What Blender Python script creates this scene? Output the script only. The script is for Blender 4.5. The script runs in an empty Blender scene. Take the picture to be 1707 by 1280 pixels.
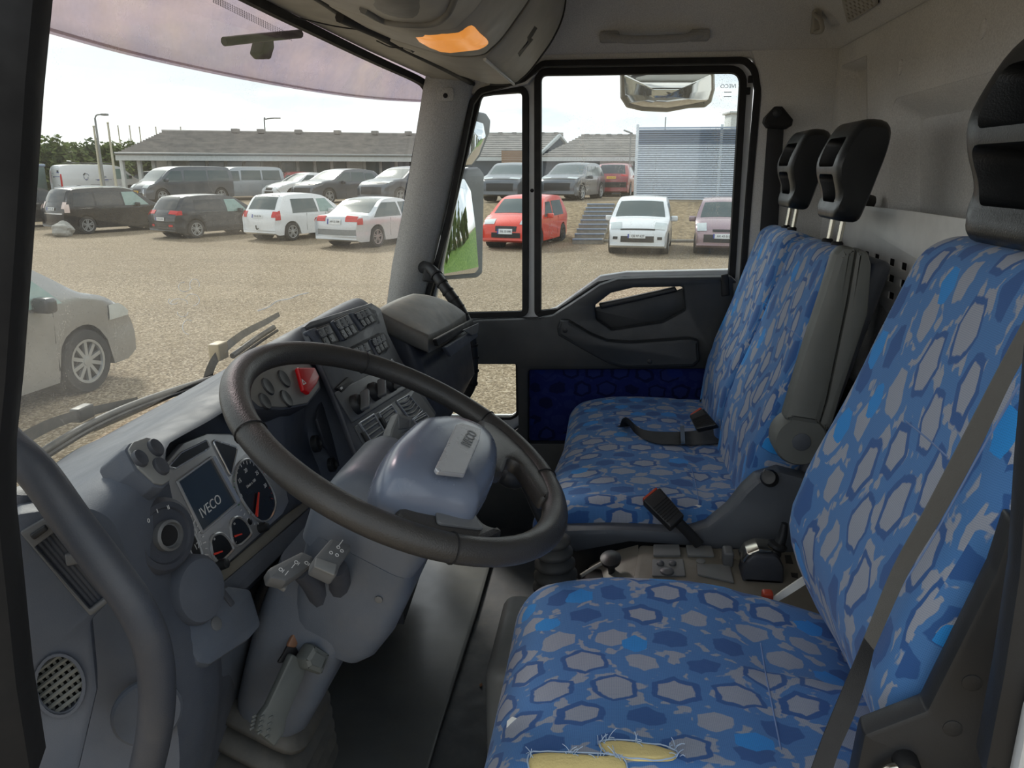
import bpy, bmesh, math, random
from mathutils import Vector as V, Matrix, Quaternion
from math import sin, cos, pi, radians as R, atan2, sqrt
random.seed(7)
S = bpy.context.scene
COL = S.collection

# ------------------------------------------------------------------ camera, sky, sun, exposure
# axes: +X across the cab to the passenger side, +Y the truck's forward direction, +Z up, z = 0 the gravel
FPX, PIT, YAW = 1282.0, R(15.5), R(7.3)
CAM = V((0, 0, 2.25))
FW = V((cos(PIT)*cos(YAW), cos(PIT)*sin(YAW), -sin(PIT)))
RT = FW.cross(V((0, 0, 1))).normalized()
UP = RT.cross(FW)
cam_data = bpy.data.cameras.new('camera')
cam_data.sensor_fit = 'HORIZONTAL'
cam_data.sensor_width = 36
cam_data.lens = FPX/1707*36
cam_data.clip_start = .05
cam_data.clip_end = 600
cam = bpy.data.objects.new('camera', cam_data)
M3 = Matrix((RT, UP, -FW)).transposed()
cam.matrix_world = Matrix.Translation(CAM) @ M3.to_4x4()
COL.objects.link(cam)
S.camera = cam
S.view_settings.view_transform = 'Standard'
S.view_settings.look = 'None'
S.view_settings.exposure = EXPOSURE = 1.2
S.view_settings.gamma = 1.0
S.view_settings.use_curve_mapping = False
S.cycles.max_bounces = 10
S.cycles.diffuse_bounces = 6
S.cycles.glossy_bounces = 4
S.cycles.transparent_max_bounces = 16
S.cycles.caustics_reflective = False
S.cycles.caustics_refractive = False
S.cycles.sample_clamp_indirect = 4.0

SUN_AZ, SUN_EL = R(38), R(36)          # azimuth from +X towards +Y
SUN_DIR = V((cos(SUN_EL)*cos(SUN_AZ), cos(SUN_EL)*sin(SUN_AZ), sin(SUN_EL)))
SUN_POWER, SKY_POWER = 1.35, .92
sd = bpy.data.lights.new('sun', 'SUN')
sd.energy = SUN_POWER
sd.angle = R(9)
sd.color = (1.0, .95, .86)
so = bpy.data.objects.new('sun', sd)
so.rotation_euler = SUN_DIR.to_track_quat('Z', 'Y').to_euler()
COL.objects.link(so)


class NT:
    """a small node-tree writer"""
    def __init__(s, tree):
        s.t = tree
        s.n = tree.nodes
        s.n.clear()

    def add(s, typ, ins=None, **props):
        n = s.n.new(typ)
        for k, v in props.items():
            setattr(n, k, v)
        for k, v in (ins or {}).items():
            sock = n.inputs[k]
            if isinstance(v, bpy.types.NodeSocket):
                s.t.links.new(v, sock)
            else:
                if sock.type in ('RGBA',) and isinstance(v, (tuple, list)) and len(v) == 3:
                    v = (*v, 1)
                sock.default_value = v
        return n

    def math(s, op, a, b=0.0, c=None, clamp=False):
        ins = {0: a, 1: b}
        if c is not None:
            ins[2] = c
        return s.add('ShaderNodeMath', ins, operation=op, use_clamp=clamp).outputs[0]

    def vmath(s, op, a, b=(0, 0, 0), out=0):
        return s.add('ShaderNodeVectorMath', {0: a, 1: b}, operation=op).outputs[out]

    def mix(s, f, a, b, blend='MIX'):
        n = s.add('ShaderNodeMix', data_type='RGBA', blend_type=blend)
        for k, v in ((0, f), (6, a), (7, b)):
            if isinstance(v, bpy.types.NodeSocket):
                s.t.links.new(v, n.inputs[k])
            else:
                n.inputs[k].default_value = (*v, 1) if isinstance(v, (tuple, list)) and len(v) == 3 else v
        return n.outputs[2]

    def noise(s, vec=None, scale=5., detail=3., rough=.55, dist=0., out='Fac'):
        ins = {'Scale': scale, 'Detail': detail, 'Roughness': rough, 'Distortion': dist}
        if vec is not None:
            ins['Vector'] = vec
        return s.add('ShaderNodeTexNoise', ins).outputs[out]

    def voro(s, vec, scale, feature='F1', rnd=1., out='Distance', dim='3D'):
        ins = {'Scale': scale, 'Randomness': rnd}
        if vec is not None:
            ins['Vector'] = vec
        return s.add('ShaderNodeTexVoronoi', ins, feature=feature, voronoi_dimensions=dim).outputs[out]

    def ramp(s, fac, stops, interp='LINEAR'):
        n = s.add('ShaderNodeValToRGB', {0: fac})
        n.color_ramp.interpolation = interp
        e = n.color_ramp.elements
        while len(e) < len(stops):
            e.new(.5)
        for q, (p, c) in zip(e, stops):
            q.position = p
            q.color = (c, c, c, 1) if isinstance(c, (int, float)) else (*c, 1)
        return n.outputs[0]

    def step(s, x, edge, soft=.02):
        return s.add('ShaderNodeMapRange', {0: x, 1: edge-soft, 2: edge+soft, 3: 0., 4: 1.}).outputs[0]


def c(*rgb):
    """8-bit sRGB to linear"""
    if len(rgb) == 1:
        rgb = rgb*3
    return tuple((v/255/12.92) if v/255 <= .04045 else ((v/255+.055)/1.055)**2.4 for v in rgb)


w = bpy.data.worlds.new('world')
S.world = w
w.use_nodes = True
t = NT(w.node_tree)
dirv = t.add('ShaderNodeTexCoord').outputs['Generated']
sep = t.add('ShaderNodeSeparateXYZ', {0: dirv}).outputs
zc = t.math('MAXIMUM', sep[2], 0.0)
# cloud sheet: project the view direction on a plane so that clouds flatten towards the horizon
den = t.math('ADD', zc, .13)
pl = t.add('ShaderNodeCombineXYZ', {0: t.math('DIVIDE', sep[0], den), 1: t.math('DIVIDE', sep[1], den), 2: 0.}).outputs[0]
cl = t.noise(pl, 1.15, 6., .56, .25)
cl2 = t.noise(pl, .42, 3., .5)
cover = t.math('ADD', t.math('MULTIPLY', cl, .7), t.math('MULTIPLY', cl2, .5))
white = t.ramp(cover, [(.53, (.29, .345, .40)), (.60, (.40, .45, .49)), (.67, (.66, .67, .66)), (.80, (.95, .93, .88))])
sunv = t.add('ShaderNodeVectorMath', {0: dirv, 1: tuple(SUN_DIR)}, operation='DOT_PRODUCT').outputs['Value']
sunv = t.math('MAXIMUM', sunv, 0.)
glow = t.math('ADD', t.math('MULTIPLY', t.math('POWER', sunv, 9.), .45), t.math('MULTIPLY', t.math('POWER', sunv, 40.), 1.1))
hor = t.math('POWER', t.math('SUBTRACT', 1., t.math('MINIMUM', zc, 1.)), 9.)
skyc = t.mix(t.math('MULTIPLY', hor, .55), white, (1.0, .99, .95))
skyc = t.mix(1., skyc, t.mix(glow, (0, 0, 0), (1.0, .95, .84)), 'ADD')
below = t.step(sep[2], -.01, .01)
skyc = t.mix(below, (.22, .19, .15), skyc)
bg = t.add('ShaderNodeBackground', {'Color': skyc, 'Strength': SKY_POWER})
o = t.add('ShaderNodeOutputWorld')
t.t.links.new(bg.outputs[0], o.inputs[0])

# ------------------------------------------------------------------ materials
MATS = {}


def newmat(name):
    m = bpy.data.materials.new(name)
    m.use_nodes = True
    MATS[name] = m
    return m, NT(m.node_tree)


def out(t, sh):
    o = t.add('ShaderNodeOutputMaterial')
    t.t.links.new(sh, o.inputs[0])


def plain(name, col, rough=.5, metal=0., var=.12, vscale=9., bump=.0, bscale=400., emit=None, estr=0., coat=0., spec=.5, dust=0., grime=None):
    """procedural plastic, paint, rubber or metal: slight colour drift, fine grain, optional dust"""
    m, t = newmat(name)
    co = t.add('ShaderNodeTexCoord').outputs['Object']
    n1 = t.noise(co, vscale, 4., .6)
    k = t.add('ShaderNodeMapRange', {0: n1, 1: .25, 2: .75, 3: 1-var, 4: 1+var}).outputs[0]
    kk = t.add('ShaderNodeCombineColor', {0: k, 1: k, 2: k}).outputs[0]
    colr = t.mix(1., col, kk, 'MULTIPLY')
    if dust:
        dn = t.math('MULTIPLY', t.ramp(t.noise(co, 14., 6., .7), [(.42, 0.), (.75, 1.)]), dust)
        colr = t.mix(dn, colr, grime or c(150, 140, 122))
    b = t.add('ShaderNodeBsdfPrincipled', {'Base Color': colr, 'Roughness': rough, 'Metallic': metal, 'Coat Weight': coat, 'Specular IOR Level': spec})
    rn = t.add('ShaderNodeMapRange', {0: t.noise(co, vscale*3, 3.), 1: .3, 2: .7, 3: rough*.88, 4: min(1, rough*1.12)}).outputs[0]
    t.t.links.new(rn, b.inputs['Roughness'])
    if bump:
        bn = t.add('ShaderNodeBump', {'Height': t.noise(co, bscale, 2.), 'Strength': bump, 'Distance': .001})
        t.t.links.new(bn.outputs[0], b.inputs['Normal'])
    if emit:
        b.inputs['Emission Color'].default_value = (*emit, 1)
        b.inputs['Emission Strength'].default_value = estr
    out(t, b.outputs[0])
    return m


plain('dash', c(86, 92, 103), .6, spec=.35, bump=.25, bscale=700, dust=.08)
plain('dash_dark', c(64, 68, 77), .5, bump=.25, bscale=700, dust=.08)
plain('knee', c(88, 96, 108), .42, bump=.2, bscale=600, dust=.12)
plain('column', c(100, 107, 118), .42, bump=.15, bscale=600, dust=.06)
plain('hub', c(112, 121, 138), .25, bump=.05, bscale=500)
plain('hub_badge', c(178, 180, 184), .28, .35)
plain('wheel_leather', c(58, 57, 56), .40, bump=.5, bscale=520, dust=.14, grime=c(104, 94, 84))
plain('silver', c(176, 178, 181), .34, .45)
plain('silver_trim', c(195, 197, 200), .25, .6)
plain('screen', c(48, 60, 70), .14)
plain('gauge_face', c(24, 26, 29), .3)
plain('print_white', c(225, 226, 226), .5, var=.02)
plain('print_green', c(60, 120, 70), .5)
plain('print_red', c(160, 50, 45), .5)
plain('needle', c(230, 70, 55), .45)
plain('warning_red', c(205, 22, 30), .35)
plain('black_plastic', c(38, 40, 43), .45, bump=.15, bscale=600)
plain('black_matt', c(22, 22, 24), .65)
plain('rubber', c(26, 26, 28), .6, bump=.2, bscale=300)
plain('bellows', c(66, 66, 64), .62, dust=.15)
plain('button_grey', c(104, 106, 108), .42)
plain('console_grey', c(128, 124, 114), .55, dust=.4, grime=c(112, 100, 84), bump=.1)
plain('console_lid', c(128, 130, 130), .5, dust=.15)
plain('door_plastic', c(50, 54, 58), .46, bump=.2, bscale=650, dust=.05)
plain('overhead', c(172, 168, 158), .5, bump=.08, bscale=500)
plain('overhead_dark', c(124, 122, 117), .5)
plain('groove', c(52, 51, 49), .6)
plain('guard', c(226, 226, 222), .42, bump=.1, bscale=300)
plain('arm_grey', c(104, 107, 104), .5, bump=.2, bscale=700)
plain('seat_base', c(84, 89, 96), .5, bump=.15, bscale=600)
plain('headrest', c(32, 34, 36), .36, bump=.3, bscale=420)
plain('steel', c(205, 200, 186), .22, 1.)
plain('paint_white', c(205, 208, 210), .35, coat=.3)
plain('lid', c(98, 99, 98), .55, dust=.35, bump=.2, bscale=600)
plain('stack_plate', c(104, 106, 107), .4)
plain('belt', c(44, 45, 47), .6, bump=.5, bscale=900)
plain('belt_grey', c(96, 96, 94), .6, bump=.5, bscale=900)
plain('buckle_red', c(176, 66, 42), .4)
plain('label_white', c(222, 221, 214), .6)
plain('foam', c(226, 205, 140), .85, bump=.8, bscale=260)
plain('thread', c(170, 190, 215), .8)
plain('seam', c(122, 146, 190), .8)
plain('floor_mat', c(92, 95, 95), .36, var=.25, vscale=5., bump=.15, bscale=200, dust=.3, grime=c(104, 100, 88))
plain('floor_dark', c(54, 58, 64), .55, var=.2, dust=.12)
plain('pedal', c(88, 92, 90), .5)
plain('mirror', c(235, 238, 240), .02, 1., var=0.)
plain('mirror_shell', c(112, 118, 124), .5)
plain('ramp_shell', c(128, 122, 108), .4)
plain('wiper', c(60, 62, 64), .5, dust=.4)
plain('wiper_tan', c(190, 172, 140), .5)
plain('copper', c(116, 84, 64), .5)
plain('leaf', c(120, 80, 45), .8)
plain('lamp_lens', c(240, 180, 100), .25, emit=c(240, 150, 62), estr=.28)
plain('tyre', c(38, 38, 40), .75)
plain('rim', c(172, 174, 176), .35, .6)
plain('rim_dark', c(50, 52, 55), .4, .4)
plain('arch', c(20, 20, 22), .8)
plain('car_glass', c(66, 80, 80), .08, spec=.8)
plain('car_glass_light', c(132, 158, 152), .08, spec=.8)  # paler tone stands for daylight seen through the front side windows
plain('car_glass_dark', c(26, 30, 34), .08, spec=.8)
plain('tail_red', c(200, 40, 42), .25)
plain('tail_clear', c(226, 205, 198), .25)
plain('head_lamp', c(200, 206, 206), .15, .2)
plain('plate_white', c(228, 230, 230), .5)
plain('plate_yellow', c(232, 180, 30), .5)
plain('plate_blue', c(40, 60, 150), .5)
plain('plate_ink', c(40, 42, 48), .5)
plain('grille', c(30, 31, 34), .5)
plain('chrome', c(210, 212, 214), .15, .9)
plain('logo_blue', c(60, 70, 150), .5)
plain('logo_grey', c(150, 158, 170), .5)
plain('pole', c(196, 190, 168), .5)
plain('pole_grey', c(140, 142, 140), .5)
plain('fascia', c(205, 208, 206), .5)
plain('wall_white', c(200, 202, 200), .7)
plain('wall_grey', c(128, 132, 134), .7)
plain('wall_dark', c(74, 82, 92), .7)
plain('timber', c(150, 116, 84), .7)
plain('shop_glass', c(74, 90, 92), .12, spec=.7)
plain('slat', c(222, 229, 238), .45)
plain('slat_dark', c(128, 142, 162), .5)
plain('concrete', c(140, 136, 128), .8, var=.2)
plain('stone', c(160, 158, 152), .85, var=.25, vscale=4, bump=.6, bscale=30)
plain('container', c(92, 108, 104), .6)
plain('trunk', c(84, 70, 54), .9)


def felt(name, col, spk=.35, sc=900.):
    m, t = newmat(name)
    co = t.add('ShaderNodeTexCoord').outputs['Object']
    n = t.noise(co, sc, 2., .7)
    n2 = t.noise(co, 3., 4., .6)
    k = t.math('ADD', t.math('MULTIPLY', t.math('SUBTRACT', n, .5), spk*2), t.math('MULTIPLY', t.math('SUBTRACT', n2, .5), .35))
    k = t.math('ADD', 1., k)
    b = t.add('ShaderNodeBsdfPrincipled', {'Base Color': t.mix(1., col, t.add('ShaderNodeCombineColor', {0: k, 1: k, 2: k}).outputs[0], 'MULTIPLY'), 'Roughness': .95, 'Specular IOR Level': .1})
    bn = t.add('ShaderNodeBump', {'Height': n, 'Strength': .4, 'Distance': .002})
    t.t.links.new(bn.outputs[0], b.inputs['Normal'])
    out(t, b.outputs[0])


felt('headliner', c(222, 221, 218), .32, 330.)
felt('headliner_dark', c(176, 175, 172), .32, 330.)
felt('pillar_felt', c(205, 205, 202), .5, 330.)


def fabric(name, rot=0., cell=.075, dark=1., sx=1., sy=1.25, cols=None):
    """woven seat cloth: a wobbly honeycomb of grey, dark and bright blue patches on UVs in metres"""
    m, t = newmat(name)
    uv = t.add('ShaderNodeTexCoord').outputs['UV']
    uv = t.add('ShaderNodeMapping', {0: uv, 'Rotation': (0, 0, rot), 'Scale': (1, 1, 1)}).outputs[0]
    p = t.add('ShaderNodeMapping', {0: uv, 'Scale': (sx/cell, sy/cell, 0)}).outputs[0]

    def warp(q, sc, amt):
        n = t.vmath('SUBTRACT', t.noise(q, sc, 2., out='Color'), (.5, .5, .5))
        s_ = t.add('ShaderNodeVectorMath', {0: n}, operation='SCALE')
        s_.inputs['Scale'].default_value = amt
        return t.vmath('ADD', q, t.vmath('MULTIPLY', s_.outputs[0], (1, 1, 0)))
    p = warp(p, .9, .40)
    p = warp(p, 3.2, .13)

    def hexes(q):
        S3 = (1., 1.7320508, 1.)
        def wrap(v):
            r = t.vmath('DIVIDE', v, S3)
            fl = t.vmath('FLOOR', t.vmath('ADD', r, (.5, .5, .5)))
            return t.vmath('SUBTRACT', v, t.vmath('MULTIPLY', fl, S3))
        a = wrap(q)
        b = wrap(t.vmath('SUBTRACT', q, (.5, .8660254, 0.)))
        la = t.vmath('DOT_PRODUCT', a, a, out='Value')
        lb = t.vmath('DOT_PRODUCT', b, b, out='Value')
        sel = t.math('LESS_THAN', la, lb)
        mv = t.add('ShaderNodeMix', data_type='VECTOR')
        t.t.links.new(sel, mv.inputs[0])
        t.t.links.new(b, mv.inputs[4])
        t.t.links.new(a, mv.inputs[5])
        loc = mv.outputs[1]
        idv = t.vmath('SUBTRACT', q, loc)
        ab = t.add('ShaderNodeSeparateXYZ', {0: t.vmath('ABSOLUTE', loc)}).outputs
        d = t.math('MAXIMUM', ab[0], t.math('ADD', t.math('MULTIPLY', ab[0], .5), t.math('MULTIPLY', ab[1], .8660254)))
        wn = t.add('ShaderNodeTexWhiteNoise', {'Vector': t.vmath('FLOOR', t.vmath('ADD', t.vmath('MULTIPLY', idv, (2., 1.1547005, 0.)), (.5, .5, .5)))}, noise_dimensions='3D')
        rc_ = t.add('ShaderNodeSeparateColor', {0: wn.outputs['Color']}).outputs
        return t.math('MULTIPLY', d, 2.), rc_
    d, rc = hexes(p)
    grey, mid, drk, brt = [tuple(v*dark for v in q) for q in (cols or (c(162, 168, 182), c(82, 131, 190), c(58, 99, 160), c(52, 148, 226)))]
    nz = t.noise(p, 2.3, 2.)
    base = t.mix(t.step(nz, .55, .015), mid, grey)
    isA = t.math('LESS_THAN', rc[0], .34)
    isB = t.math('GREATER_THAN', rc[0], .60)
    blob = t.mix(isB, grey, drk)
    ringc = t.mix(isA, mid, drk)
    colr = t.mix(t.step(d, .74, .02), ringc, base)
    rad = t.math('ADD', .48, t.math('MULTIPLY', rc[1], .12))
    inn = t.add('ShaderNodeMapRange', {0: t.math('SUBTRACT', d, rad), 1: -.02, 2: .02, 3: 0., 4: 1.}).outputs[0]
    colr = t.mix(inn, blob, colr)
    d2, rc2 = hexes(t.vmath('ADD', t.vmath('MULTIPLY', p, (.92, .92, 1)), (.5, .29, 0)))
    dot = t.math('MULTIPLY', t.math('LESS_THAN', d2, .44), t.math('GREATER_THAN', rc2[0], .68))
    colr = t.mix(dot, colr, brt)
    we = t.voro(uv, 430., 'F1', .1, dim='2D')
    pore = t.math('SUBTRACT', 1., t.step(we, .30, .14))
    colr = t.mix(t.math('MULTIPLY', pore, .30), colr, tuple(v*.6 for v in drk))
    b = t.add('ShaderNodeBsdfPrincipled', {'Base Color': colr, 'Roughness': .85, 'Sheen Weight': .15, 'Specular IOR Level': .2})
    bn = t.add('ShaderNodeBump', {'Height': we, 'Strength': .25, 'Distance': .001})
    t.t.links.new(bn.outputs[0], b.inputs['Normal'])
    out(t, b.outputs[0])


fabric('seat_fabric', R(90), .082)
fabric('seat_fabric_back', R(90), .086, sx=.80)
fabric('door_fabric', 0, .08, 1., cols=(c(34, 48, 112), c(24, 38, 104), c(14, 24, 72), c(24, 46, 122)))  # navy tones hold the shade that lies on the lower door


def glass(name, tint=(.93, .96, .95), dirt=.05, dcol=c(235, 228, 215), scale=3., streak=False, refl=1.):
    m, t = newmat(name)
    co = t.add('ShaderNodeTexCoord').outputs['Object']
    tr = t.add('ShaderNodeBsdfTransparent', {0: tint})
    gl = t.add('ShaderNodeBsdfGlossy', {0: (1, 1, 1), 'Roughness': .02})
    fr = t.math('MULTIPLY', t.add('ShaderNodeFresnel', {0: 1.45}).outputs[0], refl, clamp=True)
    mx = t.add('ShaderNodeMixShader', {0: fr, 1: tr.outputs[0], 2: gl.outputs[0]})
    n = t.ramp(t.noise(co, scale, 6., .65), [(.38, .25), (.75, 1.)])
    f = t.math('MULTIPLY', n, dirt)
    if streak:
        # dried drops: specks packed in vertical runs
        st = t.add('ShaderNodeMapping', {0: co, 'Scale': (9., 9., .9)}).outputs[0]
        runs = t.ramp(t.noise(st, 1.6, 3.), [(.5, 0.), (.68, 1.)])
        sp = t.math('SUBTRACT', 1., t.step(t.voro(co, 230., 'F1', 1.), .23, .08))
        f = t.math('ADD', f, t.math('MULTIPLY', t.math('MULTIPLY', runs, sp), streak), clamp=True)
    df = t.add('ShaderNodeBsdfDiffuse', {0: dcol})
    tl = t.add('ShaderNodeBsdfTranslucent', {0: dcol})
    ad = t.add('ShaderNodeMixShader', {0: .6, 1: df.outputs[0], 2: tl.outputs[0]})
    fin = t.add('ShaderNodeMixShader', {0: f, 1: mx.outputs[0], 2: ad.outputs[0]})
    out(t, fin.outputs[0])


glass('windscreen_glass', (.92, .95, .93), .16, streak=.25, refl=.7)
glass('door_glass', (.94, .97, .97), .07, streak=.55, refl=.7)
glass('quarter_glass', (.94, .97, .97), .05, streak=.2, refl=.7)
glass('low_glass', (.92, .94, .92), .06, refl=.7)


def visor_acrylic():
    m, t = newmat('visor_acrylic')
    co = t.add('ShaderNodeTexCoord').outputs['Object']
    n = t.noise(co, 3.2, 6., .65)
    tint = t.ramp(n, [(.3, (.52, .50, .60)), (.55, (.60, .54, .59)), (.8, (.68, .61, .58))])
    tr = t.add('ShaderNodeBsdfTransparent', {0: tint})
    df = t.add('ShaderNodeBsdfTranslucent', {0: c(216, 202, 196)})
    f = t.ramp(t.noise(co, 7., 6., .7), [(.3, .16), (.75, .5)])
    gl = t.add('ShaderNodeBsdfGlossy', {0: (1, 1, 1), 'Roughness': .1})
    a = t.add('ShaderNodeMixShader', {0: f, 1: tr.outputs[0], 2: df.outputs[0]})
    b = t.add('ShaderNodeMixShader', {0: .03, 1: a.outputs[0], 2: gl.outputs[0]})
    out(t, b.outputs[0])


visor_acrylic()
m, t = newmat('scratch')
a_ = t.add('ShaderNodeBsdfTranslucent', {0: (1, 1, 1)})
b_ = t.add('ShaderNodeBsdfDiffuse', {0: (1, 1, 1)})
out(t, t.add('ShaderNodeMixShader', {0: .6, 1: a_.outputs[0], 2: b_.outputs[0]}).outputs[0])


def gravel():
    m, t = newmat('gravel')
    co = t.add('ShaderNodeTexCoord').outputs['Object']
    v = t.voro(co, 44., 'F1', 1., 'Color')
    g = t.add('ShaderNodeSeparateColor', {0: v}).outputs[0]
    d = t.voro(co, 44., 'F1', 1.)
    n = t.noise(co, .35, 5., .6)
    n2 = t.noise(co, 9., 4., .7)
    colr = t.ramp(g, [(.0, c(96, 82, 65)), (.45, c(138, 122, 99)), (.8, c(167, 151, 128)), (1., c(194, 181, 160))])
    colr = t.mix(t.math('MULTIPLY', t.ramp(n2, [(.35, 1.), (.6, 0.)]), .35), colr, c(80, 67, 50))
    # wheel tracks: broad bands running across the yard
    wv = t.noise(t.add('ShaderNodeMapping', {0: co, 'Scale': (.55, .12, 1)}).outputs[0], 1., 4., .6)
    colr = t.mix(t.math('MULTIPLY', t.ramp(wv, [(.45, 0.), (.62, 1.)]), .22), colr, c(98, 83, 64))
    colr = t.mix(t.math('MULTIPLY', t.ramp(n, [(.45, 0.), (.7, 1.)]), .3), colr, c(148, 132, 108))
    b = t.add('ShaderNodeBsdfPrincipled', {'Base Color': colr, 'Roughness': .9, 'Specular IOR Level': .25})
    bn = t.add('ShaderNodeBump', {'Height': t.math('SUBTRACT', 1., d), 'Strength': .9, 'Distance': .012})
    t.t.links.new(bn.outputs[0], b.inputs['Normal'])
    out(t, b.outputs[0])


gravel()


def earth():
    m, t = newmat('earth')
    co = t.add('ShaderNodeTexCoord').outputs['Object']
    n = t.noise(co, 5., 6., .75)
    colr = t.ramp(n, [(.3, c(92, 78, 58)), (.5, c(134, 116, 88)), (.62, c(164, 146, 116)), (.72, c(110, 104, 70))])
    b = t.add('ShaderNodeBsdfPrincipled', {'Base Color': colr, 'Roughness': .95})
    bn = t.add('ShaderNodeBump', {'Height': n, 'Strength': 1., 'Distance': .08})
    t.t.links.new(bn.outputs[0], b.inputs['Normal'])
    out(t, b.outputs[0])


earth()


def foliage(name, a, b_, d):
    m, t = newmat(name)
    co = t.add('ShaderNodeTexCoord').outputs['Object']
    n = t.noise(co, 2.5, 4., .7)
    colr = t.ramp(n, [(.3, a), (.5, b_), (.7, d)])
    b = t.add('ShaderNodeBsdfPrincipled', {'Base Color': colr, 'Roughness': .7, 'Subsurface Weight': 0.})
    tl = t.add('ShaderNodeBsdfTranslucent', {0: colr})
    mx = t.add('ShaderNodeMixShader', {0: .35, 1: b.outputs[0], 2: tl.outputs[0]})
    out(t, mx.outputs[0])


foliage('hedge_leaf', c(70, 84, 44), c(100, 116, 60), c(132, 142, 82))
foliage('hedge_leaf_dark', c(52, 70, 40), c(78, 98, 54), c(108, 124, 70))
foliage('grass_blade', c(80, 110, 50), c(110, 140, 64), c(140, 160, 84))


def rooftiles():
    m, t = newmat('roof_tile')
    co = t.add('ShaderNodeTexCoord').outputs['Object']
    n = t.noise(co, 1.5, 4., .6)
    colr = t.ramp(n, [(.3, c(132, 128, 124)), (.6, c(156, 150, 144)), (.8, c(168, 160, 150))])
    b = t.add('ShaderNodeBsdfPrincipled', {'Base Color': colr, 'Roughness': .8})
    out(t, b.outputs[0])


rooftiles()

PAINTS = {}


def paint(name, rgb, metal=.3, rough=.3):
    PAINTS[name] = plain('car_paint_'+name, c(*rgb), rough, metal, var=.03, coat=.6)


for a in (('silver_grey', (150, 150, 150), .45), ('black', (26, 28, 33)), ('charcoal', (46, 50, 56)), ('white', (228, 230, 232), 0.), ('silver', (206, 210, 214), .2),
          ('orange_red', (226, 66, 44), 0.), ('mauve', (158, 134, 140), .3), ('navy', (34, 44, 78)), ('slate', (92, 96, 102)), ('pale_grey', (160, 166, 172)),
          ('red', (150, 36, 44), 0.)):
    paint(*a)

# ------------------------------------------------------------------ building helpers
def ray(px, py):
    return FW + RT*((px-853.5)/FPX) - UP*((py-640)/FPX)


def at(px, py, X=None, Y=None, Z=None):
    """the point of a vertical or level plane that is seen at a pixel of the photograph"""
    d = ray(px, py)
    k = (X/d.x) if X is not None else (Y/d.y) if Y is not None else ((Z-CAM.z)/d.z)
    return CAM + d*k


def pj(p):
    v = V(p)-CAM
    z = v.dot(FW)
    return 853.5+FPX*v.dot(RT)/z, 640-FPX*v.dot(UP)/z


class Fr:
    """a working plane: origin o, normal n (towards the viewer), up"""
    def __init__(s, o, n, up=(0, 0, 1)):
        s.o = V(o)
        s.n = V(n).normalized()
        s.u = V(up).cross(s.n).normalized()
        s.v = s.n.cross(s.u)

    def w(s, u, v, h=0.):
        return s.o + s.u*u + s.v*v + s.n*h

    def px(s, x, y, h=0.):
        d = ray(x, y)
        k = (s.o + s.n*h - CAM).dot(s.n)/d.dot(s.n)
        q = CAM + d*k - s.o
        return (q.dot(s.u), q.dot(s.v))

    def pxs(s, pts, h=0.):
        return [s.px(*p, h) for p in pts]

    def mat(s, u=0, v=0, h=0):
        p = s.w(u, v, h)
        return Matrix(((s.u.x, s.v.x, s.n.x, p.x), (s.u.y, s.v.y, s.n.y, p.y), (s.u.z, s.v.z, s.n.z, p.z), (0, 0, 0, 1)))

    def moved(s, u=0, v=0, h=0):
        f = Fr.__new__(Fr)
        f.o, f.n, f.u, f.v = s.w(u, v, h), s.n, s.u, s.v
        return f


def link(name, me, mat, parent=None, stuff=False):
    o = bpy.data.objects.new(name, me)
    if mat is not None and not me.materials:
        me.materials.append(MATS[mat] if isinstance(mat, str) else mat)
    if parent is not None:
        o.parent = parent
        top = parent
        while top.parent is not None:
            top = top.parent
        o['_r'] = 1
        del o['_r']
        if parent.parent is None:
            o.matrix_parent_inverse = Matrix.Translation(parent.location).inverted()
    if stuff:
        o['kind'] = 'stuff'
    COL.objects.link(o)
    return o


def mk(name, verts, faces, mat, parent=None, angle=38, uv=None, smooth=True, stuff=False):
    me = bpy.data.meshes.new(name)
    me.from_pydata([tuple(v) for v in verts], [], faces)
    if uv:
        l = me.uv_layers.new(name='UVMap')
        k = 0
        for f in uv:
            for q in f:
                l.data[k].uv = q
                k += 1
    me.validate()
    me.update()
    if smooth:
        me.polygons.foreach_set('use_smooth', [True]*len(me.polygons))
        me.set_sharp_from_angle(angle=R(angle))
    return link(name, me, mat, parent, stuff)


class MB:
    """collects shapes into one mesh"""
    def __init__(s):
        s.v, s.f = [], []

    def add(s, vf):
        n = len(s.v)
        s.v += [V(q) for q in vf[0]]
        s.f += [tuple(i+n for i in f) for f in vf[1]]
        return s

    def build(s, name, mat, parent=None, **k):
        return mk(name, s.v, s.f, mat, parent, **k)


def root(name, loc, label, cat, group=None):
    o = bpy.data.objects.new(name, None)
    o.location = V(loc)
    o.empty_display_size = .05
    COL.objects.link(o)
    tag(o, label, cat, group)
    return o


def tag(o, label=None, cat=None, group=None, kind=None):
    for k, v in (('label', label), ('category', cat), ('group', group), ('kind', kind)):
        if v:
            o[k] = v
    return o


def copy_tree(o, parent=None):
    q = o.copy()
    COL.objects.link(q)
    if parent is not None:
        q.parent = parent
    for ch in [x for x in bpy.data.objects if x.parent == o]:
        copy_tree(ch, q)
    return q


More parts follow.
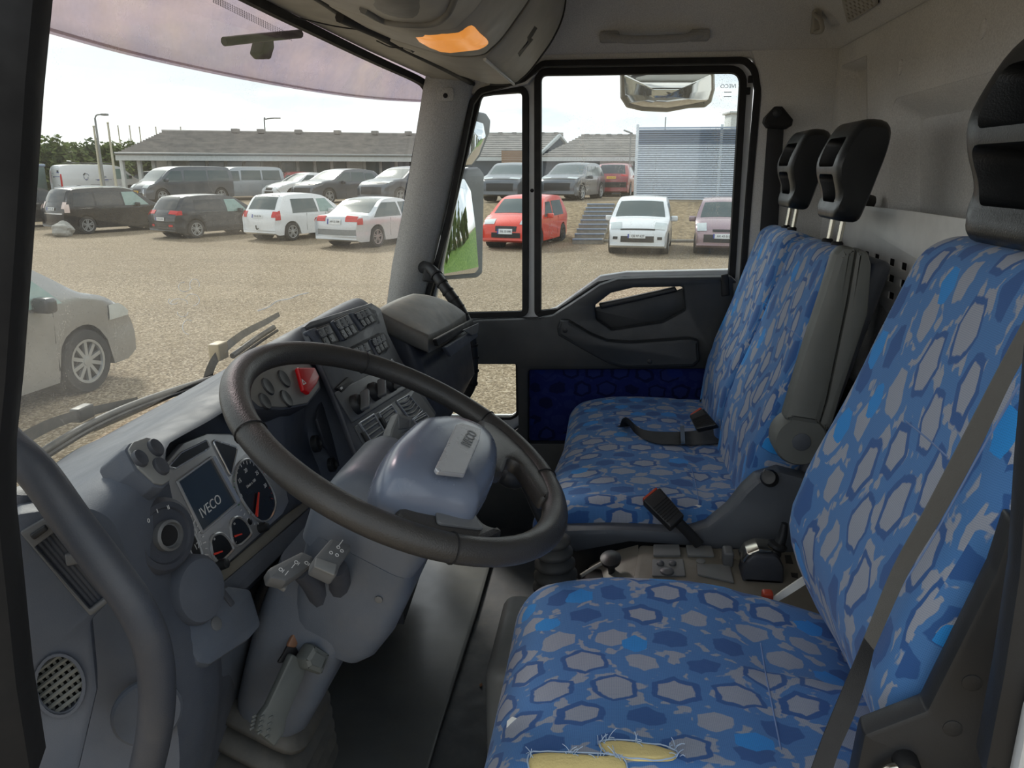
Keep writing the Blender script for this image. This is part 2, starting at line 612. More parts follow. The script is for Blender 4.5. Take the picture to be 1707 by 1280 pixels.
def rounded(pts, r, n=5):
    """round the corners of a polygon"""
    res = []
    m = len(pts)
    rs = r if isinstance(r, (list, tuple)) else [r]*m
    for i in range(m):
        p, a, b = V(pts[i]), V(pts[i-1]), V(pts[(i+1) % m])
        d1, d2 = (a-p), (b-p)
        l1, l2 = d1.length, d2.length
        if rs[i] <= 0 or min(l1, l2) < 1e-6:
            res.append(tuple(p))
            continue
        d1 /= l1
        d2 /= l2
        ang = d1.angle(d2, pi)
        if ang > pi-.05:
            res.append(tuple(p))
            continue
        k = min(rs[i]/math.tan(ang/2), l1*.48, l2*.48)
        p1, p2 = p+d1*k, p+d2*k
        for j in range(n+1):
            q = j/n
            res.append(tuple(p1*(1-q)**2 + p*2*q*(1-q) + p2*q*q))
    return res


def rect(u, v, w, h, r=0., n=5):
    p = [(u-w/2, v-h/2), (u+w/2, v-h/2), (u+w/2, v+h/2), (u-w/2, v+h/2)]
    return rounded(p, r, n) if r else p


def circ(u, v, rx, ry=None, n=28, a0=0., a1=2*pi):
    ry = ry or rx
    full = abs(a1-a0-2*pi) < 1e-6
    k = n if full else n+1
    return [(u+rx*cos(a0+(a1-a0)*i/n), v+ry*sin(a0+(a1-a0)*i/n)) for i in range(k)]


def spline(pts, n=8, closed=False):
    """Catmull-Rom through points of any dimension"""
    P = [V(p) for p in pts]
    m = len(P)
    res = []
    for i in range(m if closed else m-1):
        p0 = P[i-1] if (i > 0 or closed) else P[0]*2-P[1]
        p1, p2 = P[i], P[(i+1) % m]
        p3 = P[(i+2) % m] if (i+2 < m or closed) else P[-1]*2-P[-2]
        for j in range(n):
            q = j/n
            res.append(.5*((2*p1)+(p2-p0)*q+(2*p0-5*p1+4*p2-p3)*q*q+(3*p1-p0-3*p2+p3)*q**3))
    if not closed:
        res.append(P[-1])
    return res


def panel_mesh(fr, outline, holes=(), thick=.01, bevel=.0, h=0.):
    """a plate on a plane with real holes and bevelled edges; returns verts, faces (world)"""
    K = 100.
    cu = bpy.data.curves.new('tmp', 'CURVE')
    cu.dimensions = '2D'
    cu.fill_mode = 'BOTH'
    b = min(bevel, thick*.49)
    cu.extrude = max(thick/2-b, 0)*K
    cu.bevel_depth = b*K
    cu.bevel_resolution = 1 if b else 0
    cu.offset = -b*K
    for k, ring in enumerate([outline]+list(holes)):
        sp = cu.splines.new('POLY')
        sp.points.add(len(ring)-1)
        for q, p in zip(sp.points, ring):
            q.co = (p[0]*K, p[1]*K, 0, 1)
        sp.use_cyclic_u = True
    ob = bpy.data.objects.new('tmp', cu)
    COL.objects.link(ob)
    dg = bpy.context.evaluated_depsgraph_get()
    me = bpy.data.meshes.new_from_object(ob.evaluated_get(dg))
    vs = [fr.w(v.co.x/K, v.co.y/K, v.co.z/K + h + thick/2) for v in me.vertices]
    loc = [(v.co.x/K, v.co.y/K) for v in me.vertices]
    fs = [tuple(p.vertices) for p in me.polygons]
    bpy.data.objects.remove(ob)
    bpy.data.meshes.remove(me)
    bpy.data.curves.remove(cu)
    return vs, fs, loc


def panel(name, fr, outline, holes=(), thick=.01, bevel=.0015, mat='dash', parent=None, h=0., uv=False, angle=38):
    vs, fs, loc = panel_mesh(fr, outline, holes, thick, bevel, h)
    bm = bmesh.new()
    me = bpy.data.meshes.new(name)
    me.from_pydata([tuple(v) for v in vs], [], fs)
    bm.from_mesh(me)
    if uv:
        l = bm.loops.layers.uv.new('UVMap')
        for f in bm.faces:
            for lp in f.loops:
                lp[l].uv = loc[lp.vert.index]
    bmesh.ops.remove_doubles(bm, verts=bm.verts, dist=1e-6)
    bmesh.ops.recalc_face_normals(bm, faces=bm.faces)
    bm.to_mesh(me)
    bm.free()
    me.polygons.foreach_set('use_smooth', [True]*len(me.polygons))
    me.set_sharp_from_angle(angle=R(angle))
    return link(name, me, mat, parent)


def text(name, s, fr, u, v, size, mat, parent=None, rot=0., h=0., depth=.0004, mirror=False, align='CENTER'):
    cu = bpy.data.curves.new('tmp', 'FONT')
    cu.body = s
    cu.size = 1.
    cu.align_x = align
    cu.align_y = 'CENTER'
    cu.resolution_u = 3
    cu.extrude = depth/2/size
    ob = bpy.data.objects.new('tmp', cu)
    COL.objects.link(ob)
    dg = bpy.context.evaluated_depsgraph_get()
    me = bpy.data.meshes.new_from_object(ob.evaluated_get(dg))
    bpy.data.objects.remove(ob)
    bpy.data.curves.remove(cu)
    me.name = name
    ca, sa = cos(rot), sin(rot)
    for q in me.vertices:
        x, y = q.co.x*size*(-1 if mirror else 1), q.co.y*size
        q.co = fr.w(u+x*ca-y*sa, v+x*sa+y*ca, h+depth/2+q.co.z*size)
    return link(name, me, mat, parent)


def tube_mesh(pts, r, n=12, cap=True, ry=None, smooth=6, up=None, closed=False):
    P = spline(pts, smooth, closed) if smooth > 1 else [V(p) for p in pts]
    m = len(P)
    if not isinstance(r, (int, float)):
        rr = []
        k = len(r)
        for i in range(m):
            x = i/(m-1)*(k-1)
            a = min(int(x), k-2)
            rr.append(r[a]*(1-x+a)+r[a+1]*(x-a))
    else:
        rr = [r]*m
    asp = (ry/r if not isinstance(r, (list, tuple)) else ry) if ry else 1.
    vs, fs = [], []
    prev = None
    for i in range(m):
        a = P[i-1] if (i or closed) else P[0]
        b = P[(i+1) % m] if (i < m-1 or closed) else P[-1]
        tg = (b-a).normalized()
        if up is not None:
            nn = V(up) - tg*V(up).dot(tg)
        elif prev is None:
            ref = V((0, 0, 1)) if abs(tg.z) < .9 else V((1, 0, 0))
            nn = ref - tg*ref.dot(tg)
        else:
            nn = prev - tg*prev.dot(tg)
        nn.normalize()
        prev = nn
        bb = tg.cross(nn)
        for j in range(n):
            q = 2*pi*j/n
            vs.append(P[i] + nn*(rr[i]*cos(q)) + bb*(rr[i]*asp*sin(q)))
    for i in range(m if closed else m-1):
        for j in range(n):
            k, l = i*n, ((i+1) % m)*n
            fs.append((k+j, k+(j+1) % n, l+(j+1) % n, l+j))
    if cap and not closed:
        fs.append(tuple(range(n))[::-1])
        fs.append(tuple(range((m-1)*n, m*n)))
    return vs, fs


def tube(name, pts, r, mat, parent=None, **k):
    vs, fs = tube_mesh(pts, r, **k)
    return mk(name, vs, fs, mat, parent, angle=50)


def lathe_mesh(fr, prof, n=28, sx=1., sy=1., u=0, v=0, cap=True):
    vs, fs = [], []
    for r, h in prof:
        for j in range(n):
            q = 2*pi*j/n
            vs.append(fr.w(u+r*sx*cos(q), v+r*sy*sin(q), h))
    for i in range(len(prof)-1):
        for j in range(n):
            fs.append((i*n+j, i*n+(j+1) % n, (i+1)*n+(j+1) % n, (i+1)*n+j))
    if cap:
        fs.append(tuple(range(n))[::-1])
        fs.append(tuple(range((len(prof)-1)*n, len(prof)*n)))
    return vs, fs


def lathe(name, fr, prof, mat, parent=None, n=28, sx=1., sy=1., u=0, v=0, angle=38):
    vs, fs = lathe_mesh(fr, prof, n, sx, sy, u, v)
    return mk(name, vs, fs, mat, parent, angle=angle)


def loft_mesh(rings, cap=True, closed=True):
    n = len(rings[0])
    vs = [q for r in rings for q in r]
    fs = []
    for i in range(len(rings)-1):
        for j in range(n if closed else n-1):
            fs.append((i*n+j, i*n+(j+1) % n, (i+1)*n+(j+1) % n, (i+1)*n+j))
    if cap and closed:
        fs.append(tuple(range(n))[::-1])
        fs.append(tuple(range((len(rings)-1)*n, len(rings)*n)))
    return vs, fs


def loft(name, rings, mat, parent=None, cap=True, closed=True, angle=38, sub=0, **k):
    vs, fs = loft_mesh(rings, cap, closed)
    o = mk(name, vs, fs, mat, parent, angle=angle, **k)
    bm = bmesh.new()
    bm.from_mesh(o.data)
    bmesh.ops.recalc_face_normals(bm, faces=bm.faces)
    bm.to_mesh(o.data)
    bm.free()
    if sub:
        md = o.modifiers.new('sub', 'SUBSURF')
        md.levels = md.render_levels = sub
    return o


def rbox_mesh(hx, hy, hz, r, k=3, seg=(2, 2, 2)):
    """a box with rounded edges around the origin: verts, faces, per-corner uv (metres, unrolled)"""
    h = (hx, hy, hz)
    r = min(r, hx, hy, hz)

    def axis(i):
        core = h[i]-r
        a = [-core + 2*core*j/seg[i] for j in range(seg[i]+1)] if core > 1e-6 else [0.]
        e = [core + r*math.tan(R(45)*j/k) for j in range(1, k+1)]
        return [-x for x in e[::-1]] + a + e
    ax = [axis(i) for i in range(3)]
    idx, vs, fs, uvs = {}, [], [], []

    def vert(p):
        key = tuple(round(x, 6) for x in p)
        if key not in idx:
            cc = [max(-(h[i]-r), min(h[i]-r, p[i])) for i in range(3)]
            d = V([p[i]-cc[i] for i in range(3)])
            if d.length > 1e-9:
                d = d.normalized()*r
            idx[key] = len(vs)
            vs.append(V(cc)+d)
        return idx[key]

    def uv(p, axs, sg):
        if axs == 2:
            return (p[0], p[1]) if sg > 0 else (p[0]+.37, p[1]+.41)
        if axs == 1:
            return (p[0], sg*(h[1]+(h[2]-p[2])))
        return (sg*(h[0]+(h[2]-p[2])), p[1])
    for axs in range(3):
        b, cx = [(1, 2), (2, 0), (0, 1)][axs]
        for sg in (-1, 1):
            for i in range(len(ax[b])-1):
                for j in range(len(ax[cx])-1):
                    q = []
                    for (ii, jj) in ((i, j), (i+1, j), (i+1, j+1), (i, j+1)):
                        p = [0, 0, 0]
                        p[axs] = sg*h[axs]
                        p[b] = ax[b][ii]
                        p[cx] = ax[cx][jj]
                        q.append(p)
                    if sg < 0:
                        q = q[::-1]
                    fs.append(tuple(vert(p) for p in q))
                    uvs.append([uv(p, axs, sg) for p in q])
    return vs, fs, uvs


def rbox(name, m, hx, hy, hz, r, mat, parent=None, k=2, seg=(1, 1, 1), deform=None, uv=False, angle=60):
    """rounded box placed by matrix m (or Fr), optional deform of local points"""
    if isinstance(m, Fr):
        m = m.mat()
    vs, fs, uvs = rbox_mesh(hx, hy, hz, r, k, seg)
    if deform:
        vs = [V(deform(q)) for q in vs]
    return mk(name, [m @ q for q in vs], fs, mat, parent, angle=angle, uv=uvs if uv else None)


def T(x, y, z, rx=0, ry=0, rz=0):
    return Matrix.Translation((x, y, z)) @ Matrix.Rotation(rz, 4, 'Z') @ Matrix.Rotation(ry, 4, 'Y') @ Matrix.Rotation(rx, 4, 'X')


def grid(name, fn, nu, nv, mat, parent=None, uv=None, angle=50, thick=0.):
    """a surface from fn(u, v), 0..1"""
    vs = [V(fn(i/nu, j/nv)) for i in range(nu+1) for j in range(nv+1)]
    fs = [(i*(nv+1)+j, (i+1)*(nv+1)+j, (i+1)*(nv+1)+j+1, i*(nv+1)+j+1) for i in range(nu) for j in range(nv)]
    uvs = None
    if uv:
        uvs = [[uv(ii/nu, jj/nv) for ii, jj in ((i, j), (i+1, j), (i+1, j+1), (i, j+1))] for i in range(nu) for j in range(nv)]
    o = mk(name, vs, fs, mat, parent, angle=angle, uv=uvs)
    if thick:
        md = o.modifiers.new('solid', 'SOLIDIFY')
        md.thickness = thick
        md.offset = 0
    return o


def boolcut(o, cutters):
    """subtract shapes (verts, faces) from an object for good"""
    for k, (vs, fs) in enumerate(cutters):
        me = bpy.data.meshes.new('cut')
        me.from_pydata([tuple(v) for v in vs], [], fs)
        bm = bmesh.new()
        bm.from_mesh(me)
        bmesh.ops.recalc_face_normals(bm, faces=bm.faces)
        bm.to_mesh(me)
        bm.free()
        cut = bpy.data.objects.new('cut', me)
        COL.objects.link(cut)
        md = o.modifiers.new('b', 'BOOLEAN')
        md.operation = 'DIFFERENCE'
        md.solver = 'EXACT'
        md.object = cut
        dg = bpy.context.evaluated_depsgraph_get()
        nm = bpy.data.meshes.new_from_object(o.evaluated_get(dg))
        o.modifiers.clear()
        old = o.data
        o.data = nm
        nm.name = old.name
        bpy.data.objects.remove(cut)
    o.data.polygons.foreach_set('use_smooth', [True]*len(o.data.polygons))
    o.data.set_sharp_from_angle(angle=R(38))
    return o


def struct(o, label=None):
    o['kind'] = 'structure'
    if label:
        o['label'] = label
    return o

# ================================================================== THE CAB: shell
XD, XL, YR, ZF = 2.45, .50, -.62, 1.05     # passenger door plane, driver's door opening, rear wall, cab floor
N_DOOR = (-1, 0, 0)


def ws(X, z):
    """windscreen surface: Y at a place across the cab and a height"""
    q = (X-1.475)/.95
    return .86 - .14*q*q - .22*(z-1.83)


def ztop(X):
    q = (X-1.475)/.95
    return 2.475+.10*(1-q*q)


# floor
bmF = MB()
bmF.add(panel_mesh(Fr((0, 0, ZF-.03), (0, 0, 1), (0, 1, 0)), [(XL, -.65), (XD+.05, -.65), (XD+.05, .80), (XL, .80)], [], .03)[:2])
fl = struct(bmF.build('floor', 'floor_dark', smooth=False), 'dark cab floor in front of the seats')

# rear wall: felt panel with two recessed fields
frR = Fr((1.475, YR, 1.8), (0, 1, 0))
bigR = rounded(frR.pxs([(1484, 168), (1760, 92), (1760, 700), (1478, 560)]), .035)
smlR = rounded(frR.pxs([(1398, 112), (1443, 94), (1446, 560), (1394, 560)]), .02)
wall_out = [(-1.02, -.80), (1.02, -.80), (1.02, .80), (-1.02, .80)]
struct(panel('wall_back', frR, wall_out, [bigR, smlR], .03, .010, 'headliner', h=-.03), 'grey felt rear wall of the cab with recessed fields')
for ring_, ins in ((bigR, .045), (smlR, .016)):
    cc_ = sum((V(p) for p in ring_), V((0, 0)))/len(ring_)
    wd_ = max(p[0] for p in ring_)-min(p[0] for p in ring_)
    hd_ = max(p[1] for p in ring_)-min(p[1] for p in ring_)
    def sc_(e, q):
        return (cc_.x+(q[0]-cc_.x)*(1+e*2/wd_), cc_.y+(q[1]-cc_.y)*(1+e*2/hd_))
    rr3 = [[frR.w(*sc_(e, q), h) for q in ring_] for e, h in ((.008, -.001), (-ins*.2, -.010), (-ins*.8, -.048), (-ins, -.054))]
    loft('recess_edge', rr3, 'headliner', bpy.data.objects['wall_back'], cap=False, angle=70)
    panel('recess_panel', frR, [sc_(-ins*.9, q) for q in ring_], (), .006, 0, 'headliner', bpy.data.objects['wall_back'], h=-.060)
panel('backing', frR, wall_out, (), .01, 0, 'headliner', bpy.data.objects['wall_back'], h=-.085)
frB = frR.moved(h=-.032)
wb = bpy.data.objects['wall_back']
for p in ((1502, 112), (1640, 48)):
    u, v = frR.px(*p)
    lathe('trim_clip', frR.moved(u, v, .0), [(.011, 0), (.011, .003), (.008, .005)], 'headliner', wb, n=16, sy=1.5)

# ceiling, side slant and rear slant of the headliner
zc0, zc1 = 2.575, 2.76
cv = [(XL-.02, YR, zc0), (XD, YR, zc0), (XD, .30, zc0), (XL-.02, .30, zc0)]
ct = [(XL+.12, YR+.20, zc1), (XD-.20, YR+.20, zc1), (XD-.20, .72, zc1+.02), (XL+.12, .72, zc1+.02)]
up = [(XD+.03, .72, zc0), (XL-.02, .72, zc0)]
vs = [V(p) for p in cv+ct]+[V((XD, .72, zc0+.02)), V((XL-.02, .72, zc0+.02))]
ce = mk('ceiling', vs, [(0, 1, 5, 4), (1, 2, 8, 6, 5), (4, 5, 6, 7), (0, 4, 7, 9, 3), (8, 9, 7, 6)], 'headliner', smooth=False)
md = ce.modifiers.new('s', 'SOLIDIFY')
md.thickness = .04
md.offset = 1
bv = ce.modifiers.new('b', 'BEVEL')
bv.width = .04
bv.segments = 4
bm = bmesh.new()
bm.from_mesh(ce.data)
bmesh.ops.recalc_face_normals(bm, faces=bm.faces)
bm.to_mesh(ce.data)
bm.free()
struct(ce, 'grey felt headliner above the seats')
# outer roof skin keeps daylight out
rf = rbox('roof', T(1.475, .05, 2.90), 1.05, .80, .05, .04, 'paint_white')
struct(rf, 'white roof skin of the cab')

# B pillar trim on the passenger side
frD = Fr((XD, 0, 2.0), N_DOOR)
wr = [(.36, .62), (.66, .62), (.66, -1.0), (.36, -1.0), frD.px(1238, 480), frD.px(1268, 160), frD.px(1256, 98)]
struct(panel('wall_right', frD, wr, (), .04, .008, 'headliner', h=-.035), 'grey felt trim between passenger door and rear wall')
hdr = frD.pxs([(770, 150), (860, 128), (905, 96), (1250, 92), (1262, 104), (905, 108), (880, 138), (770, 166)])
struct(panel('trim_3', frD, [(-.56, .50), (-.56, .60), (.45, .60), (.45, .54), frD.px(1250, 96), frD.px(905, 107), frD.px(880, 140), frD.px(770, 160)], (), .05, .006, 'headliner', h=-.05),
       'grey felt header over the passenger door')

# driver-side shell around the open door
struct(rbox('wall_left', T(XL-.03, -.62, 1.9), .03, .16, .95, .02, 'black_plastic'), 'dark door pillar behind the driver seat')
struct(rbox('wall_front', T(1.475, .80, 1.40), 1.0, .03, .40, .02, 'dash_dark'), 'unseen dark bulkhead added under the dashboard')  # unseen; added to stop daylight leaking in below the windscreen
struct(rbox('trim_4', T(XL-.03, .05, 2.66), .03, .70, .10, .02, 'headliner_dark'), 'roof rail above the open driver door')

# A pillar, driver side: dark seal edge of the door opening
frL = Fr((.47, .40, 2.0), (-.9, -.436, 0))
pl_o = frL.pxs([(66, -30), (50, 140), (32, 420), (16, 640), (4, 760), (4, 870), (14, 960), (34, 1150), (58, 1300)])
struct(panel('trim_2', frL, pl_o+[frL.px(-260, 1300), frL.px(-260, -30)], (), .05, .012, 'arch', h=-.05), 'black rubber edge of the open driver door frame')

# A pillar, passenger side: felt cover
pe = [(722, 122), (716, 148), (700, 250), (682, 350), (664, 440), (654, 512)]
pr = [(790, 128), (784, 154), (757, 262), (738, 350), (716, 446), (700, 520)]
ringsL = []
for a, b in zip(pe, pr):
    z = at(*a, X=2.36).z
    p0, p1 = at(*a, X=2.36), at(*b, X=2.43)
    q = (p1-p0)
    nn = V((-1, -.2, 0)).normalized()
    ringsL.append([p0+V((.06, .03, 0)), p0+V((0, .02, 0)), p0+nn*.004, p0+q*.3+nn*.022, p0+q*.7+nn*.022, p1+nn*.004, p1+V((.06, .0, 0))])
A1 = loft('trim_1', ringsL, 'pillar_felt', angle=60)
struct(A1, 'grey felt cover of the passenger side A pillar')
frA = Fr(at(742, 158, X=2.38), (-1, -.25, 0))
panel('mount_plate', frA, rect(0, 0, .05, .04, .012), (), .008, .003, 'pillar_felt', A1, h=.010)
lathe('screw_hole', frA.moved(0, -.004, .016), [(.007, 0), (.007, .004), (.004, .005)], 'black_matt', A1, n=16)

# ------------------------------------------------------------------ windscreen
win1 = grid('window_1', lambda a, b: ((lambda X: (X, ws(X, 1.82+(ztop(X)+.02-1.82)*b), 1.82+(ztop(X)+.02-1.82)*b))(.52+(2.41-.52)*a)), 40, 24, 'windscreen_glass')
struct(win1, 'dusty windscreen of the truck cab')


def ws_strip(name, pts, wid, mat, parent, off=.012, inner=1):
    """a band lying on the inside of the windscreen along (X, z) points"""
    P = spline(pts, 8)
    vs, fs = [], []
    for i, p in enumerate(P):
        a, b = P[max(i-1, 0)], P[min(i+1, len(P)-1)]
        tdir = (b-a).normalized()
        nd = V((-tdir.y, tdir.x))
        for s in (-.5, .5):
            q = p+nd*wid*s
            for o_ in (off, off+.014):
                vs.append((q.x, ws(q.x, q.y)-o_, q.y))
    for i in range(len(P)-1):
        k, l = i*4, i*4+4
        for a, b in ((0, 1), (1, 3), (3, 2), (2, 0)):
            fs.append((k+a, k+b, l+b, l+a))
    fs += [(0, 2, 3, 1), ((len(P)-1)*4, (len(P)-1)*4+1, (len(P)-1)*4+3, (len(P)-1)*4+2)]
    return mk(name, vs, fs, mat, parent, angle=50)


def wspx(px, py):
    """(X, z) where a pixel meets the windscreen"""
    d = ray(px, py)
    k = 1.
    for _ in range(60):
        p = CAM+d*k
        k += (ws(p.x, p.z)-p.y)/(d.y+.22*d.z+.28*(p.x-1.475)/.9*d.x)*.7
        k = max(.3, min(k, 6))
    p = CAM+d*k
    return (p.x, p.z)


ws_strip('rubber_seal', [wspx(*p) for p in ((643, 512), (658, 420), (676, 300), (692, 210), (703, 165), (700, 146), (680, 130), (600, 94), (520, 56), (440, 18), (360, -22))], .017, 'black_matt', win1)
cr = [wspx(*p) for p in ((428, 518), (445, 512), (460, 502), (480, 498), (495, 492), (512, 488))]
tube('crack', [(x, ws(x, z)-.003, z) for x, z in cr], .0016, 'scratch', win1, n=5)
for k, (cx0, cy0, rx0, ry0, a0_, a1_) in enumerate(((305, 478, 10, 8, 0, 300), (322, 474, 8, 9, 120, 420), (296, 505, 14, 7, 160, 380), (318, 500, 12, 10, 200, 470), (302, 520, 9, 8, 0, 210), (312, 545, 10, 12, 90, 330), (286, 502, 8, 5, 20, 250))):
    cw_ = [wspx(cx0+rx0*cos(R(a_)), cy0+ry0*sin(R(a_))) for a_ in range(a0_, a1_, 30)]
    tube('smear_curl', [(x, ws(x, z)-.003, z) for x, z in cw_], .0007, 'scratch', win1, n=4, smooth=3)
# dotted heat band along the top edge
dots = MB()
for i in range(46):
    for j in range(4):
        px_, py_ = 352+i*2.9, -6+i*1.42+j*3.1
        x, z = wspx(px_, py_)
        y = ws(x, z)-.004
        dots.add(([(x-.0019, y, z), (x, y-.0005, z-.0019), (x+.0019, y, z), (x, y-.0005, z+.0019)], [(0, 1, 2, 3)]))
dots.build('dotted_print', 'black_matt', win1, stuff=True)

# header trim and folded sun visor flaps
hp = [(790, 150), (700, 128), (600, 84), (520, 46), (420, -2), (330, -46)]
hb = [(803, 142), (745, 110), (650, 62), (590, 28), (545, -4), (480, -44)]
H0 = []
for (a, b) in zip(hp, hb):
    x, z = wspx(*a)
    x = min(x, 2.40)
    p0 = V((x, ws(x, z)-.02, z))
    p1 = at(*b, Z=p0.z-.012+.01)
    H0.append((p0, p1))
vis = root('sun_visor_flap', H0[2][0], 'folded beige sun visor flap above the windscreen', 'sun visor')
ringsV = [[p0+V((0, 0, .015)), p0, p0+(p1-p0)*.5+V((0, 0, -.006)), p1+V((0, 0, -.004)), p1+V((0, 0, .012))] for p0, p1 in H0]
loft('visor_pad', ringsV, 'overhead', vis, angle=60)
ht = [V(p0)*.06+V(p1)*.94 for p0, p1 in H0]
tube('hinge_rod', [p+V((0, 0, -.006)) for p in ht], .008, 'groove', vis, n=8)
for (a, b) in (((566, 28), (645, 62)), ((668, 70), (690, 80))):
    frv = Fr(at(*a, Z=2.535), (0, -.15, -1), (0, 1, 0))
    q = [at(*a, Z=2.535), at(*b, Z=2.520)]
    tube('hinge_clip', q, .011, 'overhead_dark' if a[0] > 600 else 'groove', vis, n=8, smooth=1)
tube('flap_seam', [at(*p, Z=2.545) for p in ((490, 28), (560, 44), (626, 53))], .0015, 'groove', vis, n=5)
tube('flap_seam', [at(*p, Z=2.52) for p in ((628, 68), (650, 78), (672, 80))], .0015, 'groove', vis, n=5)

# ------------------------------------------------------------------ passenger door
dr = root('door_1', (XD, 0, 1.2), 'black passenger door with window and blue lower panel', 'door')
dr['kind'] = 'structure'
dout = frD.pxs([(742, 540), (800, 532), (895, 529), (922, 524), (952, 505), (1000, 473), (1030, 463), (1080, 461), (1218, 459), (1229, 470), (1236, 900)])
grip = rounded(frD.pxs([(992, 507), (1018, 487), (1055, 478), (1138, 476), (1142, 515), (1105, 535), (1020, 548), (994, 530)]), .012)
lowh = rounded(frD.pxs([(742, 605), (858, 605), (861, 692), (848, 699), (742, 699)]), .02)
lowcut = rounded(frD.pxs([(742, 600), (868, 600), (870, 712), (852, 724), (742, 724)]), .02)
carp = rounded(frD.pxs([(882, 614), (1200, 612), (1200, 736), (882, 735)]), .012)
dpo = rounded(dout[:-1], [0, .01, .01, .01, .01, .02, .02, .01, .01, .02], 4) + [dout[-1], frD.px(742, 900)]
panel('inner_panel', frD, dpo, [grip, lowcut, carp], .045, .008, 'door_plastic', dr, h=-.02)
panel('fabric_panel', frD, carp, (), .01, .003, 'door_fabric', dr, h=-.012, uv=True)
g2 = frD.pxs([(984, 516), (1003, 512), (1040, 506), (1128, 486), (1150, 478), (1152, 522), (1108, 546), (1016, 560), (984, 545)])
panel('grip_pocket', frD, rounded(g2, .006), (), .012, .004, 'door_plastic', dr, h=-.03)
panel('grip_edge', frD, rounded(frD.pxs([(998, 507), (1040, 498), (1126, 479), (1130, 486), (1040, 507), (1002, 515)]), .003), (), .03, .004, 'black_plastic', dr, h=-.03)
arm = frD.pxs([(929, 545), (934, 533), (948, 534), (985, 556), (1012, 567), (1050, 570), (1150, 563), (1164, 567), (1166, 600), (1156, 610), (1040, 612), (1012, 604), (965, 578), (931, 558)], h=.05)
panel('armrest', frD, rounded(arm, .006), (), .045, .010, 'door_plastic', dr, h=.02)
for p in ((942, 551), (1083, 603)):
    u, v = frD.px(*p, h=.066)
    lathe('screw_cap', frD.moved(u, v, .064), [(.008, 0), (.008, .002), (.005, .003)], 'black_plastic', bpy.data.objects['armrest'], n=14)
panel('lock_knob', frD, rounded(frD.pxs([(1202, 458), (1214, 456), (1216, 492), (1203, 494)], .03), .003), (), .012, .003, 'black_matt', dr, h=.024)
# white metal frame of the door with the divider bar
ri = rounded(frD.pxs([(792, 157), (871, 152), (871, 529), (716, 529)]), [.03, .02, .02, .01])
rm = rounded(frD.pxs([(899, 122), (1240, 118), (1221, 452), (1045, 456), (1000, 463), (924, 517), (898, 526)]), [.02, .03, .01, .01, .01, .01, .01])
fo = [frD.px(764, 160), frD.px(868, 138), frD.px(905, 104), frD.px(1246, 98), frD.px(1262, 118), frD.px(1238, 480), frD.px(1236, 600), frD.px(700, 600)]
metal = panel('door_frame', frD, rounded(fo, [.01, .01, .03, .05, .04, .01, 0, 0]), [ri, rm, grip], .04, .006, 'paint_white', dr, h=-.075)
# rubber seals: outer loop, main window, quarter window


def seal(name, pts, wpx, mat, closed=True, h=0., parent=dr, dep=.03):
    Pw = [frD.w(*p, h) for p in pts]
    m = len(Pw)
    rings = []
    for i in range(m):
        a, b = Pw[i-1 if (i or closed) else 0], Pw[(i+1) % m if (i < m-1 or closed) else m-1]
        tg = (b-a).normalized()
        side = tg.cross(frD.n).normalized()
        hw = wpx/2
        rings.append([Pw[i]-side*hw, Pw[i]-side*hw*.8+frD.n*dep, Pw[i]+side*hw*.8+frD.n*dep, Pw[i]+side*hw])
    if closed:
        rings.append(rings[0])
    vs, fs = loft_mesh(rings, cap=not closed)
    return mk(name, vs, fs, mat, parent, angle=30)


mainw = rounded(frD.pxs([(895, 118), (1243, 113), (1222, 466), (1200, 470), (1040, 470), (998, 478), (930, 522), (895, 526)]), [.03, .045, .01, 0, .02, .01, .01, .01], 6)
seal('window_seal', mainw, .024, 'black_matt', h=-.035, dep=.012)
quart = rounded(frD.pxs([(797, 152), (874, 146), (874, 526), (704, 530)]), [.035, .025, .02, .01], 6)
seal('window_seal', quart, .022, 'black_matt', h=-.035, dep=.012)
outer = frD.pxs([(705, 520), (745, 380), (768, 262), (786, 172), (800, 152), (872, 132), (905, 106), (1242, 100), (1258, 116), (1263, 150), (1248, 330), (1238, 470), (1236, 640)])
seal('door_seal', [tuple(q) for q in rounded(outer, [0, 0, 0, .02, .03, .03, .03, .04, .05, .02, 0, 0, 0], 6)], .020, 'black_matt', closed=False, h=-.004, dep=.012)
seal('lower_window_seal', rounded(frD.pxs([(742, 603), (861, 603), (862, 694), (850, 700), (742, 700)]), .02, 6), .012, 'black_matt', h=-.03, dep=.015)
for nm, pts, gm in (('window_pane', mainw, 'door_glass'), ('quarter_pane', quart, 'quarter_glass')):
    panel(nm, frD, pts, (), .004, 0, gm, dr, h=-.05)
panel('lower_pane', frD, lowh, (), .004, 0, 'low_glass', dr, h=-.05)
# outer white skin around the low window
panel('outer_skin', frD, rounded(frD.pxs([(742, 570), (742, 604), (856, 604), (861, 610), (862, 692), (850, 700), (742, 700), (742, 740), (885, 740), (885, 570)]), 0), (), .012, .003, 'paint_white', dr, h=-.072)
pass
u, v = frD.px(885, 318)
lathe('frame_plug', frD.moved(u, v, -.037), [(.006, 0), (.006, .003), (.003, .005)], 'black_matt', dr, n=14)
for p in ((1255, 130), (1249, 150)):
    u, v = frD.px(*p)
    rbox('latch_stop', frD.moved(u, v, -.03), .008, .01, .006, .002, 'black_matt', dr)
for i in range(3):
    pass
fg = frD.moved(*frD.px(1214, 144, -.045), -.0455)
text('glass_print', 'IVECO', fg, 0, 0, .016, 'logo_grey', dr, mirror=True)
for k in (1, 2):
    panel('glass_print', fg, rect(0, -.012*k-.004, .022, .002), (), .0004, 0, 'logo_grey', dr)
